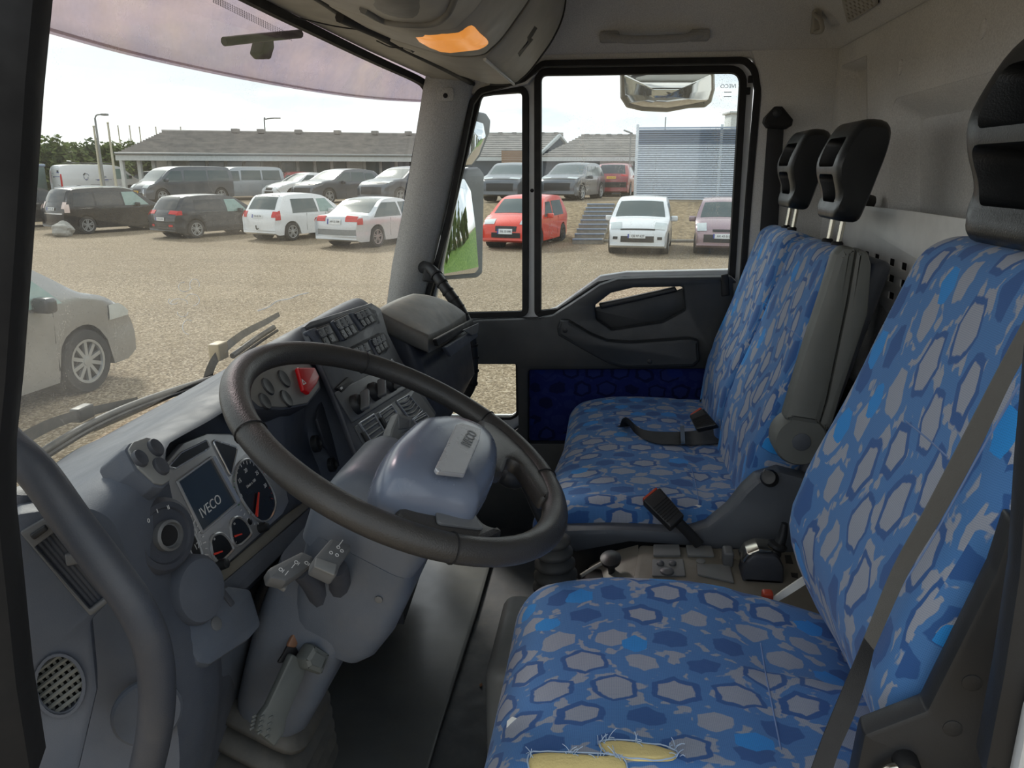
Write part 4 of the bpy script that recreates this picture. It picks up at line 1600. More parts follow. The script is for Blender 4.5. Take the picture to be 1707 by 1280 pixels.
for q in ([(566, 590), (580, 583), (597, 606), (578, 606)], [(610, 570), (614, 566), (628, 593), (623, 597)]):
    sp4(q, 'row_block', 'dash', .012, .007, .002, row2)
# radio slot
rsl = sp4([(640, 610), (652, 598), (668, 622), (656, 634)], 'radio_slot', 'silver', .012, .003, .002)
sp4([(645, 611), (651, 604), (662, 621), (656, 628)], 'slot_opening', 'black_matt', .015, .001, .001, rsl)
# heater plate with two rotary knobs and a lit icon block
hp_ = sp4([(556, 655), (640, 612), (690, 640), (586, 705)], 'heater_panel', 'stack_plate', .012, .004, .003)
hk_ = sp4([(556, 648), (576, 630), (586, 636), (566, 656)], 'icon_block', 'black_matt', .012, .006, .002)
u, v = frT.px(569, 647, .018)
panel('icon_mark', frT, rect(u, v, .010, .004), (), .0004, 0, 'print_white', hk_, h=.0182)
for (x, y) in ((592, 675), (621, 654), (648, 640)):
    u, v = frT.px(x, y, .016)
    kb = lathe('rotary_knob', frT.moved(u, v, .016), [(.019, 0), (.018, .010), (.0155, .013), (.010, .014), (.0003, .014)], 'black_plastic', hp_, n=24)
    a = R(35)
    d = V((cos(a), sin(a)))
    s = V((-d.y, d.x))
    cc = V((u, v))
    pts = [cc+d*.024+s*.004, cc+d*.024-s*.004, cc-d*.021-s*.004, cc-d*.021+s*.004]
    panel('knob_grip', frT, rounded([tuple(p) for p in pts], .003), (), .018, .003, 'button_grey', kb, h=.028)


def vent(q, par, nsl=5, nv=6, curved=False):
    """air vent in a pixel quadrilateral"""
    P = frT.pxs(q, .014)
    a, b, c_, d = [V(p) for p in P]
    ctr = (a+b+c_+d)/4
    outr = [tuple(ctr+(p-ctr)*1.16) for p in (a, b, c_, d)]
    fr_ = panel('air_vent', frT, rounded(outr, .003), [rounded([tuple(p) for p in (a, b, c_, d)], .002)], .006, .0015, 'silver', par, h=.011)
    panel('vent_back', frT, [tuple(p) for p in (a, b, c_, d)], (), .002, 0, 'black_matt', fr_, h=.0105)
    for i in range(nsl):
        t_ = (i+.5)/nsl
        p0, p1 = a*(1-t_)+d*t_, b*(1-t_)+c_*t_
        mid = (p0+p1)/2+(d-a)*(.10 if curved else 0.)
        tube('vent_slat', [frT.w(*p, .0145) for p in (p0, mid, p1)], .0026, 'stack_plate', fr_, n=6, smooth=4 if curved else 1)
    for i in range(nv):
        t_ = (i+.5)/nv
        p0, p1 = a*(1-t_)+b*t_, d*(1-t_)+c_*t_
        tube('vent_vane', [frT.w(*p0, .012), frT.w(*p1, .012)], .0012, 'black_plastic', fr_, n=5, smooth=1)
    return fr_


vp = sp4([(588, 712), (690, 648), (724, 694), (650, 790), (618, 770)], 'vent_plate', 'stack_plate', .010, .004, .004)
vent([(600, 707), (622, 693), (646, 731), (626, 747)], vp)
vent([(632, 690), (651, 677), (668, 702), (650, 722)], vp)
vent([(662, 670), (680, 660), (702, 685), (684, 700)], vp, 5, 6, True)
vent([(690, 700), (708, 690), (722, 708), (704, 722)], vp, 4, 5)
sp4([(600, 722), (606, 719), (620, 744), (615, 748)], 'vent_dial', 'black_matt', .014, .003, .001, vp)
sp4([(631, 698), (636, 694), (650, 718), (645, 723)], 'vent_dial', 'black_matt', .014, .003, .001, vp)

# ------------------------------------------------------------------ passenger side storage box on the dash
sb = root('dash_storage_box', (1.95, .45, 1.2), 'dark storage box with a rounded lid at the passenger end of the dashboard', 'storage box')


def lid_pt(a, b):
    """a: towards the passenger, b: towards the seats"""
    P = [[(625, 517, 1.70), (672, 546, 1.69), (714, 560, 1.70)], [(655, 500, 1.86), (712, 512, 1.90), (755, 546, 1.93)], [(688, 490, 2.02), (742, 492, 2.10), (778, 524, 2.15)]]
    w_ = V((0, 0, 0))
    B = lambda t_: ((1-t_)**2, 2*t_*(1-t_), t_*t_)
    for i, x in enumerate(B(a)):
        for j, y in enumerate(B(b)):
            px_, py_, X_ = P[i][j]
            w_ += at(px_, py_, X=X_)*x*y
    return w_


lid = rbox('lid', T(0, 0, 0), .5, .5, .022, .022, 'lid', sb, k=3, seg=(10, 10, 1),
           deform=lambda q: lid_pt(min(1, max(0, .5+q.x)), min(1, max(0, .5-q.y)))+V((0, 0, q.z-.02+.014*(1-(2*q.x)**2)*(1-(2*q.y)**2))))
br_ = []
for (pl, pr_) in (((628, 524, 1.71), (776, 530, 2.15)), ((632, 560, 1.70), (786, 585, 2.16)), ((640, 605, 1.69), (794, 625, 2.16)), ((655, 640, 1.68), (790, 655, 2.15)), ((680, 690, 1.70), (740, 700, 2.05))):
    br_.append((pl, pr_))
rr_ = []
for k, (pl, pr_) in enumerate(br_):
    a, b = at(*pl[:2], X=pl[2]), at(*pr_[:2], X=pr_[2])
    yb = [.44, .405, .39, .42, .47][k]
    z = [1.845, 1.77, 1.68, 1.60, 1.52][k]
    xs0, xs1 = 1.71+.004*k*k, [2.17, 2.19, 2.17, 2.06, 1.98][k]
    rr_.append([V((p[0], p[1], z+(max(0, p[1]-.40)*.42 if k == 0 else 0))) for p in rounded([(xs0, .585), (xs0, yb+.02), (xs1, yb-.01 if k < 3 else yb), (xs1+.01, .54)], [.0, .03, .05, .0], 6)])
bx_ = loft('box_body', rr_, 'dash_dark', sb, angle=60)
frO = Fr((1.95, .405, 1.80), (.0, -1, .12))
panel('tray_opening', frO, rounded(frO.pxs([(712, 566), (776, 533), (778, 545), (716, 578)]), .004), (), .01, .002, 'black_matt', sb, h=.012)
panel('tray_lip', frO, rounded(frO.pxs([(724, 580), (780, 548), (783, 562), (735, 596)]), .003), (), .010, .003, 'dash', sb, h=.016)
fg_ = frO.pxs([(752, 552), (780, 540), (778, 556), (768, 560)])
panel('folded_card', frO, fg_, (), .003, 0, 'button_grey', sb, h=.03)
loft('lower_body', [[V((x, y, z)) for x, y in ((1.69, .76), (1.70, .50), (1.98, .52), (2.10, .66), (2.16, .76))] for z in (1.56, 1.40, 1.12)], 'dash_dark', sb, angle=30)

# ================================================================== steering wheel and column
WC = V((.945, .265, 1.903))
frW = Fr(WC, (0, -sin(R(26.8)), cos(R(26.8))), (0, cos(R(26.8)), sin(R(26.8))))
sw_ = root('steering_wheel', WC, 'large worn black leather steering wheel with a grey hub', 'steering wheel')
Rm = .226
vs, fs = [], []
nR, nT = 96, 18
for i in range(nR):
    a = 2*pi*i/nR
    for j in range(nT):
        b = 2*pi*j/nT
        rad = Rm + .0185*cos(b)*(1.0-.12*max(0, sin(b)))
        vs.append(frW.w(rad*cos(a), rad*sin(a), .0165*sin(b)))
for i in range(nR):
    for j in range(nT):
        fs.append((i*nT+j, i*nT+(j+1) % nT, (i+1) % nR*nT+(j+1) % nT, (i+1) % nR*nT+j))
mk('rim', vs, fs[::1], 'wheel_leather', sw_, angle=80)
for px_, py_ in ((432, 722), (620, 630), (742, 888), (915, 800), (815, 700)):
    u, v = frW.px(px_, py_)
    a = atan2(v, u)
    ring = [frW.w((Rm+.0188*cos(b))*cos(a), (Rm+.0188*cos(b))*sin(a), .0168*sin(b)) for b in [2*pi*j/20 for j in range(20)]]
    vs2, fs2 = tube_mesh(ring, .0011, n=5, smooth=1, closed=True)
    mk('seam', vs2, fs2, 'black_matt', sw_)
# spokes
for pts in ([(796, 700), (832, 716), (872, 752), (905, 790), (925, 830), (905, 838), (880, 800), (862, 775), (846, 768), (838, 792), (800, 790)],
            [(668, 800), (735, 822), (800, 842), (790, 858), (804, 878), (842, 888), (800, 908), (730, 898), (660, 862)]):
    P = [V(frW.px(*p, .004)) for p in pts]
    P = [p if p.length < Rm else p*(Rm/p.length) for p in P]
    panel('spoke', frW, rounded([tuple(p) for p in P], .012), (), .024, .008, 'wheel_leather', sw_, h=-.014)
panel('spoke_insert', frW, rounded(frW.pxs([(724, 838), (790, 852), (795, 870), (808, 884), (728, 874)], .012), .006), (), .004, .001, 'button_grey', sw_, h=.0105)
# hub pad
hub_px = [(636, 772), (650, 742), (690, 706), (716, 698), (760, 698), (800, 712), (824, 732), (832, 760), (826, 800), (805, 838), (792, 849), (745, 838), (700, 828), (655, 812), (638, 795)]
hb_ = [V(q) for q in frW.pxs(hub_px, .03)]
hb_ = spline([(p.x, p.y) for p in hb_], 4, True)
hc = sum(hb_, V((0, 0)))/len(hb_)
rg = []
for s, h in ((.90, -.03), (.985, -.012), (1.0, .008), (.975, .024), (.92, .036), (.82, .0445), (.66, .050), (.45, .053), (.2, .0542), (.02, .0545)):
    rg.append([frW.w(*(hc+(p-hc)*s), h) for p in hb_])
hubo = loft('hub_pad', rg, 'hub', sw_, angle=70)
bpy.context.view_layer.update()
bd = rounded(frW.pxs([(766, 709), (800, 720), (797, 738), (772, 796), (727, 791), (723, 785), (744, 742), (758, 712)], .056), .003)
bo = panel('hub_badge', frW, bd, (), .006, .0015, 'hub_badge', hubo, h=.0550, angle=14)
u, v = frW.px(781, 735, .0576)
text('badge_lettering', 'IVECO', frW, u, v, .0185, 'stack_plate', hubo, h=.0609, depth=.0010, rot=R(0))

# column shroud
cx_ = root('steering_column', (.945, .50, 1.40), 'grey steering column shroud below the wheel', 'steering column')
AX = V((0, sin(R(26.8)), -cos(R(26.8))))
PD = V((0, -cos(R(26.8)), -sin(R(26.8))))


def col_ring(s, hx, f, b, dx=0., r=.03, off=0.):
    """section of the column at distance s below the wheel: half width, reach towards driver, reach away"""
    P = rounded([(-hx, -b), (hx, -b), (hx, f), (-hx, f)], r, 5)
    return [WC+AX*s+V((1, 0, 0))*(u+dx)+PD*v for u, v in P]


loft('upper_shroud', [col_ring(*a) for a in ((.030, .060, .080, .020), (.038, .075, .095, .04), (.06, .088, .10, .055), (.11, .095, .098, .065), (.15, .095, .092, .06))], 'column', cx_, angle=60)
loft('lower_shroud', [col_ring(*a) for a in ((.13, .096, .094, .055), (.16, .100, .102, .05), (.22, .096, .105, .04), (.27, .088, .098, .03), (.295, .080, .086, .02))], 'knee', cx_, angle=60)
loft('column_cover', [col_ring(*a) for a in ((.20, .088, .06, .075), (.30, .088, .06, .07), (.38, .082, .062, .06), (.45, .074, .06, .05), (.475, .066, .05, .045))], 'knee', cx_, angle=60)
for k in range(5):
    s = .485+.034*k
    wd = .074+.013*k
    rb = loft('boot_fold', [col_ring(s-.016, wd*.80, wd*.72, wd*.8, 0, .03), col_ring(s-.004, wd*1.02, wd, wd, 0, .04), col_ring(s+.004, wd*1.02, wd, wd, 0, .04), col_ring(s+.016, wd*.82, wd*.74, wd*.8, 0, .03)], 'bellows', cx_, angle=60)
bpy.context.view_layer.update()
# tilt lever with its block
frV = Fr((.86, .40, 1.60), (-.50, -.80, .25))
lv = panel('tilt_lever', frV, rounded(frV.pxs([(470, 1085), (500, 1100), (462, 1192), (458, 1215), (442, 1238), (412, 1212), (418, 1186), (430, 1170)]), .004), (), .012, .003, 'pedal', cx_, h=.012)
panel('lever_block', frV, rounded(frV.pxs([(478, 1092), (494, 1066), (522, 1082), (508, 1118), (482, 1108)]), .005), (), .03, .008, 'pedal', lv, h=.014)
for i in range(3):
    for j in range(4):
        p = lerp(lerp((424, 1194), (452, 1196), i/2), lerp((420, 1214), (446, 1228), i/2), j/3)
        u, v = frV.px(*p, .025)
        panel('grip_bump', frV, rect(u, v, .006, .0035, .001), (), .002, .0006, 'pedal', lv, h=.0235)
panel('lever_slot', frV, rounded(frV.pxs([(466, 1090), (500, 1028), (520, 1040), (512, 1062), (484, 1100), (456, 1105)]), .004), (), .004, .001, 'black_matt', cx_, h=.004)
panel('slot_spring', frV, rounded(frV.pxs([(470, 1076), (490, 1038), (498, 1044), (486, 1078)]), .004), (), .006, .002, 'copper', cx_, h=.006)
# stalks on the left of the column
frJ = Fr(at(490, 948, X=.80), (-.25, -.55, .80), (0, .8, .55))
s1 = panel('light_stalk', frJ, rounded(frJ.pxs([(445, 952), (452, 946), (502, 921), (522, 930), (518, 944), (476, 972), (448, 966)]), .004), (), .020, .004, 'button_grey', cx_, h=-.016)
panel('stalk_underside', frJ, rounded(frJ.pxs([(446, 966), (476, 984), (480, 974), (448, 958)], -.016), .002), (), .008, .002, 'console_lid', s1, h=-.022)
tube('stalk_arm', [at(500, 950, X=.815), at(520, 970, X=.84), at(540, 1000, X=.87)], [.012, .014, .017], 'dash_dark', s1, n=10)
for p, k in (((494, 937), 1), ((511, 938), 1), ((468, 949), 1), ((478, 955), 0), ((489, 943), 0)):
    u, v = frJ.px(*p, .0045)
    if k:
        panel('stalk_symbol', frJ, circ(u, v, .0026, .0026, 12), [circ(u, v, .0017, .0017, 12)], .0004, 0, 'print_white', s1, h=.0042)
        panel('stalk_symbol', frJ, rect(u, v-.0036, .005, .0008), (), .0004, 0, 'print_white', s1, h=.0042)
    else:
        panel('stalk_symbol', frJ, rect(u, v, .008, .0009), (), .0004, 0, 'print_white', s1, h=.0042)
frJ2 = Fr(at(552, 925, X=.80), (-.25, -.55, .80), (0, .8, .55))
s2 = panel('wiper_stalk', frJ2, rounded(frJ2.pxs([(531, 922), (551, 899), (583, 910), (584, 918), (566, 944), (560, 962), (522, 944), (524, 930)]), .004), (), .024, .004, 'button_grey', cx_, h=-.02)
panel('stalk_face', frJ2, rounded(frJ2.pxs([(526, 930), (561, 942), (557, 960), (523, 945)], .004), .002), (), .003, .001, 'console_lid', s2, h=.003)
tube('stalk_arm', [at(562, 945, X=.815), at(566, 965, X=.84), at(568, 985, X=.87)], [.012, .014, .016], 'dash_dark', s2, n=10)
for p in ((564, 912), (570, 918), (552, 921), (562, 925)):
    u, v = frJ2.px(*p, .0045)
    panel('stalk_symbol', frJ2, circ(u, v, .0024, .0024, 12), [circ(u, v, .0015, .0015, 12)], .0004, 0, 'print_white', s2, h=.0042)
u, v = frJ2.px(568, 905, .0045)
panel('stalk_symbol', frJ2, rect(u, v, .012, .0009), (), .0004, 0, 'print_white', s2, h=.0042)
# right-hand stalk seen above the shroud
frJ3 = Fr(at(672, 712, X=1.08), (-.45, -.75, .48))
s3 = panel('retarder_stalk', frJ3, rounded(frJ3.pxs([(659, 690), (685, 697), (683, 716), (668, 724), (668, 738), (642, 742), (648, 715)]), .002), (), .022, .004, 'console_lid', cx_, h=-.015)
panel('stalk_key', frJ3, rounded(frJ3.pxs([(664, 695), (682, 700), (680, 714), (664, 716)], .008), .002), (), .003, .001, 'button_grey', s3, h=.0065)
tube('stalk_arm', [at(655, 738, X=1.08), at(690, 760, X=1.02)], .014, 'console_lid', s3, n=10, smooth=1)
for k, p in enumerate(((632, 998),)):
    pnt, nn = hit(bpy.data.objects['lower_shroud'], *p, .001)
    lathe('shroud_screw', Fr(pnt, nn), [(.005, 0), (.005, .0015), (.003, .002)], 'button_grey', cx_, n=14)

# grab handle: black tube along the left edge of the dash
gh = root('entry_handle', (.58, .46, 1.7), 'thick curved grey entry handle in front of the side vent', 'handle')
tube('handle_tube', [at(*p, X=x) for p, x in (((-8, 720), .575), ((12, 742), .573), ((62, 788), .570), ((120, 868), .567), ((182, 950), .565), ((226, 1012), .565), ((252, 1072), .567), ((262, 1140), .57), ((258, 1215), .572), ((240, 1300), .575))],
     [.0165]*10, 'dash_dark', gh, n=18)
bs = root('fixing_stud', at(42, 824, X=.63), 'small dark round stud on the dash top behind the entry handle', 'stud')
lathe('stud_head', Fr(at(42, 826, X=.63), (0, -.2, 1)), [(.013, -.012), (.013, .0), (.011, .006), (.0003, .008)], 'dash_dark', bs, n=20)

# ================================================================== driver's seat
ds = root('driver_seat', (.945, -.15, ZF), 'large blue patterned driver seat with torn foam at the near edge', 'seat')


def cush(q):
    x, y, z = q
    hx, hy, hz = .245, .285, .085
    u, v = x/hx, y/hy
    top = (z+hz)/(2*hz)
    z2 = z + top*(.022*abs(u)**3 - .010*math.exp(-((v+.33)/.05)**2)*(1-abs(u)**4) + .012*(1-v*v))
    if v > .35:
        z2 -= top*.035*((v-.35)/.65)**2
    if v < .05:
        z2 -= top*.052*((.05-v)/1.05)**1.4*(1 if u > 0 else .35)
    k = 1-.10*max(0, -v-.2)
    return (x*k, y, z2)


cu_o = rbox('seat_cushion', T(.945, -.145, 1.495), .245, .285, .085, .055, 'seat_fabric', ds, k=5, seg=(14, 16, 3), deform=cush, uv=True, angle=80)
bpy.context.view_layer.update()


def sback(q, hx=.235, hz=.325, taper=.22, bol=.045, lum=.02, low=.0):
    x, y, z = q
    u, v = x/hx, z/hz
    tp = max(0, v)
    k = 1 - taper*tp**1.6 + .015*math.exp(-((v+.45)/.35)**2)
    fr_ = 1 if y > 0 else 0
    b = bol*abs(u)**3*math.exp(-((v+.35)/.55)**2)
    y2 = y + fr_*(b + lum*math.exp(-((v+.35)/.35)**2)*(1-abs(u)**2) - .006*math.exp(-((v+.28)/.03)**2)*(1-abs(u)**4))
    y2 -= .02*max(0, v-.5)
    if v < -.42:
        y2 -= low*((-.42-v)/.58)**1.6
        k -= low*.7*((-.42-v)/.58)**2
    return (x*k, y2, z)


TB = T(.945, -.405, 1.848, rx=R(11))
rbox('backrest', TB, .235, .06, .325, .052, 'seat_fabric_back', ds, k=5, seg=(14, 2, 18), deform=lambda q: sback(q, low=.10), uv=True, angle=80)
bk_o = bpy.data.objects['backrest']
bpy.context.view_layer.update()


def surf_line(name, o, pts, rad, mat, parent, off=.0, n=5, smooth=6):
    P = [hit(o, *p, off)[0] for p in spline(pts, 5)] if smooth else [hit(o, *p, off)[0] for p in pts]
    return tube(name, P, rad, mat, parent, n=n, smooth=1)


surf_line('seam', cu_o, [(1268, 1072), (1276, 1120), (1288, 1180), (1302, 1250)], .0012, 'seam', ds)
surf_line('seam', bk_o, [(1510, 702), (1545, 730), (1580, 762)], .0011, 'seam', ds)
surf_line('piping', bk_o, [(1700, 640), (1640, 745), (1560, 890), (1490, 1000), (1440, 1085), (1432, 1150)], .0014, 'seam', ds)
# torn cover with bare foam
for pts in ([(998, 1240), (1020, 1236), (1060, 1240), (1100, 1246), (1128, 1256), (1122, 1268), (1090, 1270), (1050, 1268), (1020, 1262), (1006, 1254)],
            [(883, 1264), (900, 1256), (950, 1258), (1010, 1262), (1036, 1264), (1040, 1292), (960, 1300), (890, 1296)]):
    f_ = decal('foam_patch', cu_o, [(x, y) for x, y in spline(pts, 3, True)], 'foam', ds, off=.004, rings=5, edge=.0005)
    rp = [hit(cu_o, *p, .003)[0] for p in spline(pts, 3, True)]
    rp = [p+V((random.uniform(-1, 1), random.uniform(-1, 1), random.uniform(0, 1)))*.0012 for p in rp]
    vs_, fs_ = tube_mesh(rp, .0009, n=5, smooth=1, closed=True)
    mk('torn_edge', vs_, fs_, 'thread', f_)
th = MB()
for i in range(46):
    x, y = random.choice(((1000, 1240), (1010, 1238), (1128, 1262), (1120, 1250), (1060, 1240), (890, 1262), (950, 1258), (1000, 1264), (1030, 1268)))
    a = hit(cu_o, x+random.uniform(-6, 6), y+random.uniform(-4, 4), .002)[0]
    d = V((random.uniform(-1, 1), random.uniform(-1, 1), random.uniform(.2, 1)))*.011
    th.add(tube_mesh([a, a+d*.5+V((0, 0, .002)), a+d], .0005, n=4, smooth=3))
th.build('loose_threads', 'thread', ds, stuff=True)
wl = decal('fabric_label', cu_o, [(815, 1182), (822, 1146), (826, 1146), (820, 1184)], 'label_white', ds, off=.006, rings=2)
# seat base, side cover, slide
rbox('seat_base', T(.945, -.16, 1.24), .19, .24, .19, .03, 'black_plastic', ds, k=2)
rbox('seat_pan', T(.945, -.15, 1.42), .215, .26, .03, .02, 'black_plastic', ds, k=2)
frX = Fr((.665, -.30, 1.70), (-1, .10, 0))
sc_ = rounded(frX.pxs([(1690, 862), (1660, 955), (1545, 1185), (1440, 1225), (1420, 1320), (1660, 1320), (1700, 1020), (1720, 880)]), .006)
cov = panel('side_cover', frX, sc_, (), .03, .006, 'black_plastic', ds, h=-.03)
for p in ((1620, 1138), (1588, 1214)):
    u, v = frX.px(*p)
    lathe('cover_plug', frX.moved(u, v, 0), [(.0085, 0), (.0085, .0008), (.007, .0012)], 'black_plastic', cov, n=20)
u, v = frX.px(1508, 1266)
lathe('recliner_knob', frX.moved(u, v, 0), [(.012, 0), (.012, .012), (.009, .018), (.0003, .019)], 'black_matt', cov, n=20)
tube('recliner_lever', [frX.w(*frX.px(*p), .012) for p in ((1450, 1290), (1480, 1268), (1508, 1266))], .006, 'steel', cov, n=8)
rbox('back_shell', TB @ T(0, -.062, -.02), .20, .022, .30, .02, 'black_plastic', ds, k=3, seg=(4, 1, 4), deform=lambda q: sback(q, bol=0, lum=0))

# near-side pillar trim with belt outlet at the right edge of the frame
frZ = Fr((.555, -.30, 1.8), (-1, .25, 0))
struct(panel('trim_5', frZ, rounded(frZ.pxs([(1730, 520), (1706, 780), (1694, 960), (1668, 1130), (1635, 1300), (1780, 1300), (1790, 520)]), .008), (), .04, .010, 'black_plastic', h=-.04), 'dark grey driver side pillar trim behind the seat')
struct(panel('trim_6', frZ, rounded(frZ.pxs([(1716, 1120), (1700, 1160), (1672, 1300), (1760, 1300), (1760, 1120)]), .004), (), .02, .006, 'paint_white', h=.004), 'white painted edge of the driver door opening')


# headrests
def headrest(name, m, sc, parent, through=False):
    """black moulded headrest: waved side profile, two openings in the front with a bar between"""
    prof = [(-.045, .235), (.005, .238), (.030, .222), (.050, .180), (.062, .135), (.055, .100), (.040, .070), (.034, .045), (.038, .020), (.030, .003), (.0, .0), (-.030, .004), (-.040, .03), (-.052, .12), (-.060, .20)]
    P = spline(prof, 3, True)
    rings = []
    for u in (-.118, -.114, -.104, -.09, -.06, 0, .06, .09, .104, .114, .118):
        e = max(0, (abs(u)-.088)/.030)
        rs = 1-.16*e**2.2
        ring = []
        for p in P:
            y, z = p
            zz = .12+(z-.12)*rs
            wz = .80+.20*min(1, max(0, (zz-.02)/.13))       # narrower towards the posts
            ring.append(m @ (V((u*wz, (y*rs*.88), zz))*sc))
        rings.append(ring)
    o = loft(name, rings, 'headrest', parent, angle=70)

    def cutter(z0, z1, hw0, hw1, y0):
        r_ = []
        for y in (y0, .09):
            g = 1+.25*(y-y0)/.1
            r_.append([m @ (V((u, y, z))*sc) for u, z in rounded([(-hw0*g, z0), (hw0*g, z0), (hw1*g, z1), (-hw1*g, z1)], .016, 4)])
        return loft_mesh(r_)
    boolcut(o, [cutter(.125, .196, .062, .072, .0), cutter(.042, .108, .052, .060, -.10 if through else -.012)])
    return o


headrest('headrest', T(.945, -.462, 2.163, rx=R(7)), 1.03, ds, True)
for dx in (-.05, .05):
    tube('headrest_post', [(.945+dx, -.478, 2.15), (.945+dx, -.482, 2.20)], .006, 'steel', ds, n=10, smooth=1)

# driver's belt
be = root('seat_belt', (.70, -.32, 1.75), 'long dark seat belt strap running down over the driver backrest', 'seat belt')


def ribbon(name, lpx, rpx, mat, parent, xs, thick=.0016):
    """strap between two pixel edges at given places across the cab"""
    Lp = spline(lpx, 6)
    Rp = spline(rpx, 6)
    n = len(Lp)
    vs, fs = [], []
    for i in range(n):
        t_ = i/(n-1)*(len(xs)-1)
        k = min(int(t_), len(xs)-2)
        X = xs[k]*(1-t_+k)+xs[k+1]*(t_-k)
        a, b = at(*Lp[i], X=X), at(*Rp[i], X=X)
        nn = V((-1, 0, .0))
        for q in (a, a+nn*thick, b+nn*thick, b):
            vs.append(q)
    for i in range(n-1):
        k, l = i*4, i*4+4
        for a, b in ((0, 1), (1, 2), (2, 3), (3, 0)):
            fs.append((k+a, k+b, l+b, l+a))
    fs += [(0, 1, 2, 3), tuple(range((n-1)*4, n*4))]
    return mk(name, vs, fs, mat, parent, angle=40)


ribbon('strap', [(1722, 505), (1665, 610), (1600, 735), (1540, 850), (1488, 945), (1440, 1062)], [(1732, 560), (1690, 625), (1628, 755), (1566, 868), (1512, 958), (1456, 1082)], 'belt_grey', be, [.70, .70, .705, .71, .71, .69])
ribbon('lap_strap', [(1440, 1062), (1418, 1115), (1390, 1180), (1366, 1240), (1345, 1300)], [(1456, 1082), (1444, 1130), (1424, 1190), (1400, 1245), (1382, 1300)], 'belt', be, [.69, .675, .66, .65, .64])

# ================================================================== passenger bench
pb = root('passenger_bench', (1.93, -.15, ZF), 'blue patterned double passenger bench with two backrests', 'bench seat')


def bcush(q):
    x, y, z = q
    u, v = x/.425, y/.25
    top = (z+.085)/.17
    z2 = z+top*(.008*abs(u)**4 - .007*math.exp(-((v+.34)/.05)**2)*(1-abs(u)**6)*(1 if abs(u) < .95 else 0) + .010*(1-v*v))
    if v > .3:
        z2 -= top*.03*((v-.3)/.7)**2
    # the front edge runs further forward at the near end
    y2 = y + .035*max(0, v)*max(0, -u+.2)
    return (x, y2, z2)


bc = rbox('seat_cushion', T(1.935, -.135, 1.475), .425, .25, .085, .05, 'seat_fabric', pb, k=5, seg=(26, 14, 3), deform=bcush, uv=True, angle=80)
bpy.context.view_layer.update()
backs = []
for X in (1.725, 2.15):
    TBb = T(X, -.392, 1.805, rx=R(12.5))
    b_ = rbox('backrest', TBb, .205, .044, .305, .042, 'seat_fabric_back', pb, k=5, seg=(12, 2, 18), deform=lambda q: sback(q, .205, .315, .10, .030, .022), uv=True, angle=80)
    backs.append(b_)
    rbox('back_shell', TBb @ T(0, -.050, -.005), .203, .016, .305, .016, 'dash_dark', pb, k=3, seg=(2, 1, 2), deform=lambda q: sback(q, .205, .315, .06, 0, 0))
    for dx in (-.038, .038):
        tube('headrest_post', [(X+dx, -.462, 2.06), (X+dx, -.474, 2.19)], .0058, 'steel', pb, n=10, smooth=1)
        lathe('post_sleeve', Fr((X+dx, -.4635, 2.098), (0, 0, 1), (0, 1, 0)), [(.012, 0), (.012, .008), (.009, .011)], 'black_matt', pb, n=16)
    headrest('headrest', T(X, -.468, 2.150 if X < 2 else 2.155, rx=R(6)), .83 if X < 2 else .82, pb)
bpy.context.view_layer.update()
surf_line('seam', bc, [(1152, 778), (1158, 800), (1163, 825), (1165, 840)], .0012, 'seam', pb)
surf_line('seam', bc, [(1137, 705), (1141, 722), (1144, 740)], .0012, 'seam', pb)
surf_line('seam', backs[0], [(1312, 545), (1326, 556), (1340, 568)], .0012, 'seam', pb)
surf_line('seam', backs[1], [(1272, 503), (1280, 508), (1287, 514)], .0012, 'seam', pb)
decal('fabric_label', bc, [(1157, 842), (1163, 841), (1172, 844), (1166, 846)], 'label_white', pb, off=.002, rings=2)
# plastic base on the near side, with the recline knob
frY = Fr((1.478, -.10, 1.50), (-1, 0, 0))
bb = panel('base_trim', frY, rounded(frY.pxs([(918, 870), (945, 884), (1010, 882), (1080, 884), (1140, 888), (1180, 878), (1215, 850), (1240, 818), (1262, 798), (1300, 786), (1350, 800), (1380, 860), (1380, 940), (1150, 912), (1050, 905), (960, 922), (918, 906)]), .008), (), .05, .010, 'seat_base', pb, h=-.05)
panel('base_skirt', frY, [frY.px(918, 890), frY.px(1380, 900), frY.px(1380, 1200), frY.px(918, 1200)], (), .02, 0, 'black_plastic', pb, h=-.045)
rbox('base_frame', T(1.94, -.16, 1.24), .42, .22, .16, .02, 'black_plastic', pb, k=2)
u, v = frY.px(1284, 799, .01)
kn = lathe('recline_knob', Fr(frY.w(u, v, .004), (-.7, .25, .35)), [(.017, -.01), (.017, .014), (.013, .020), (.0003, .022)], 'black_plastic', pb, n=22)
for k in (-1, 0, 1):
    rbox('knob_ridge', Fr(frY.w(u-.006+.007*k, v+.016, .010), (-.4, .3, .8)), .0016, .005, .003, .001, 'button_grey', kn, k=1)
# folded-up armrest between the seats
frM = Fr((1.468, -.36, 1.85), (-1, 0, 0))
am = root('armrest', frM.w(*frM.px(1335, 735)), 'grey armrest folded upright beside the nearer passenger backrest', 'armrest')
ar1 = frM.pxs([(1300, 692), (1330, 590), (1366, 480), (1384, 420), (1396, 408), (1420, 410), (1405, 500), (1372, 660), (1360, 702)])
ar2 = frM.pxs([(1420, 410), (1440, 418), (1446, 440), (1440, 520), (1400, 640), (1382, 700), (1372, 715), (1358, 702), (1372, 660), (1405, 500)])
panel('arm_pad', frM, rounded(ar1, .012), (), .05, .014, 'arm_grey', am, h=-.012)
panel('arm_back', frM, rounded(ar2, .010), (), .044, .010, 'arm_grey', am, h=-.014)
u, v = frM.px(1335, 735, .03)
pvt = lathe('pivot_disc', frM.moved(u, v), [(.050, -.02), (.050, .026), (.046, .034), (.0003, .035)], 'arm_grey', am, n=36)
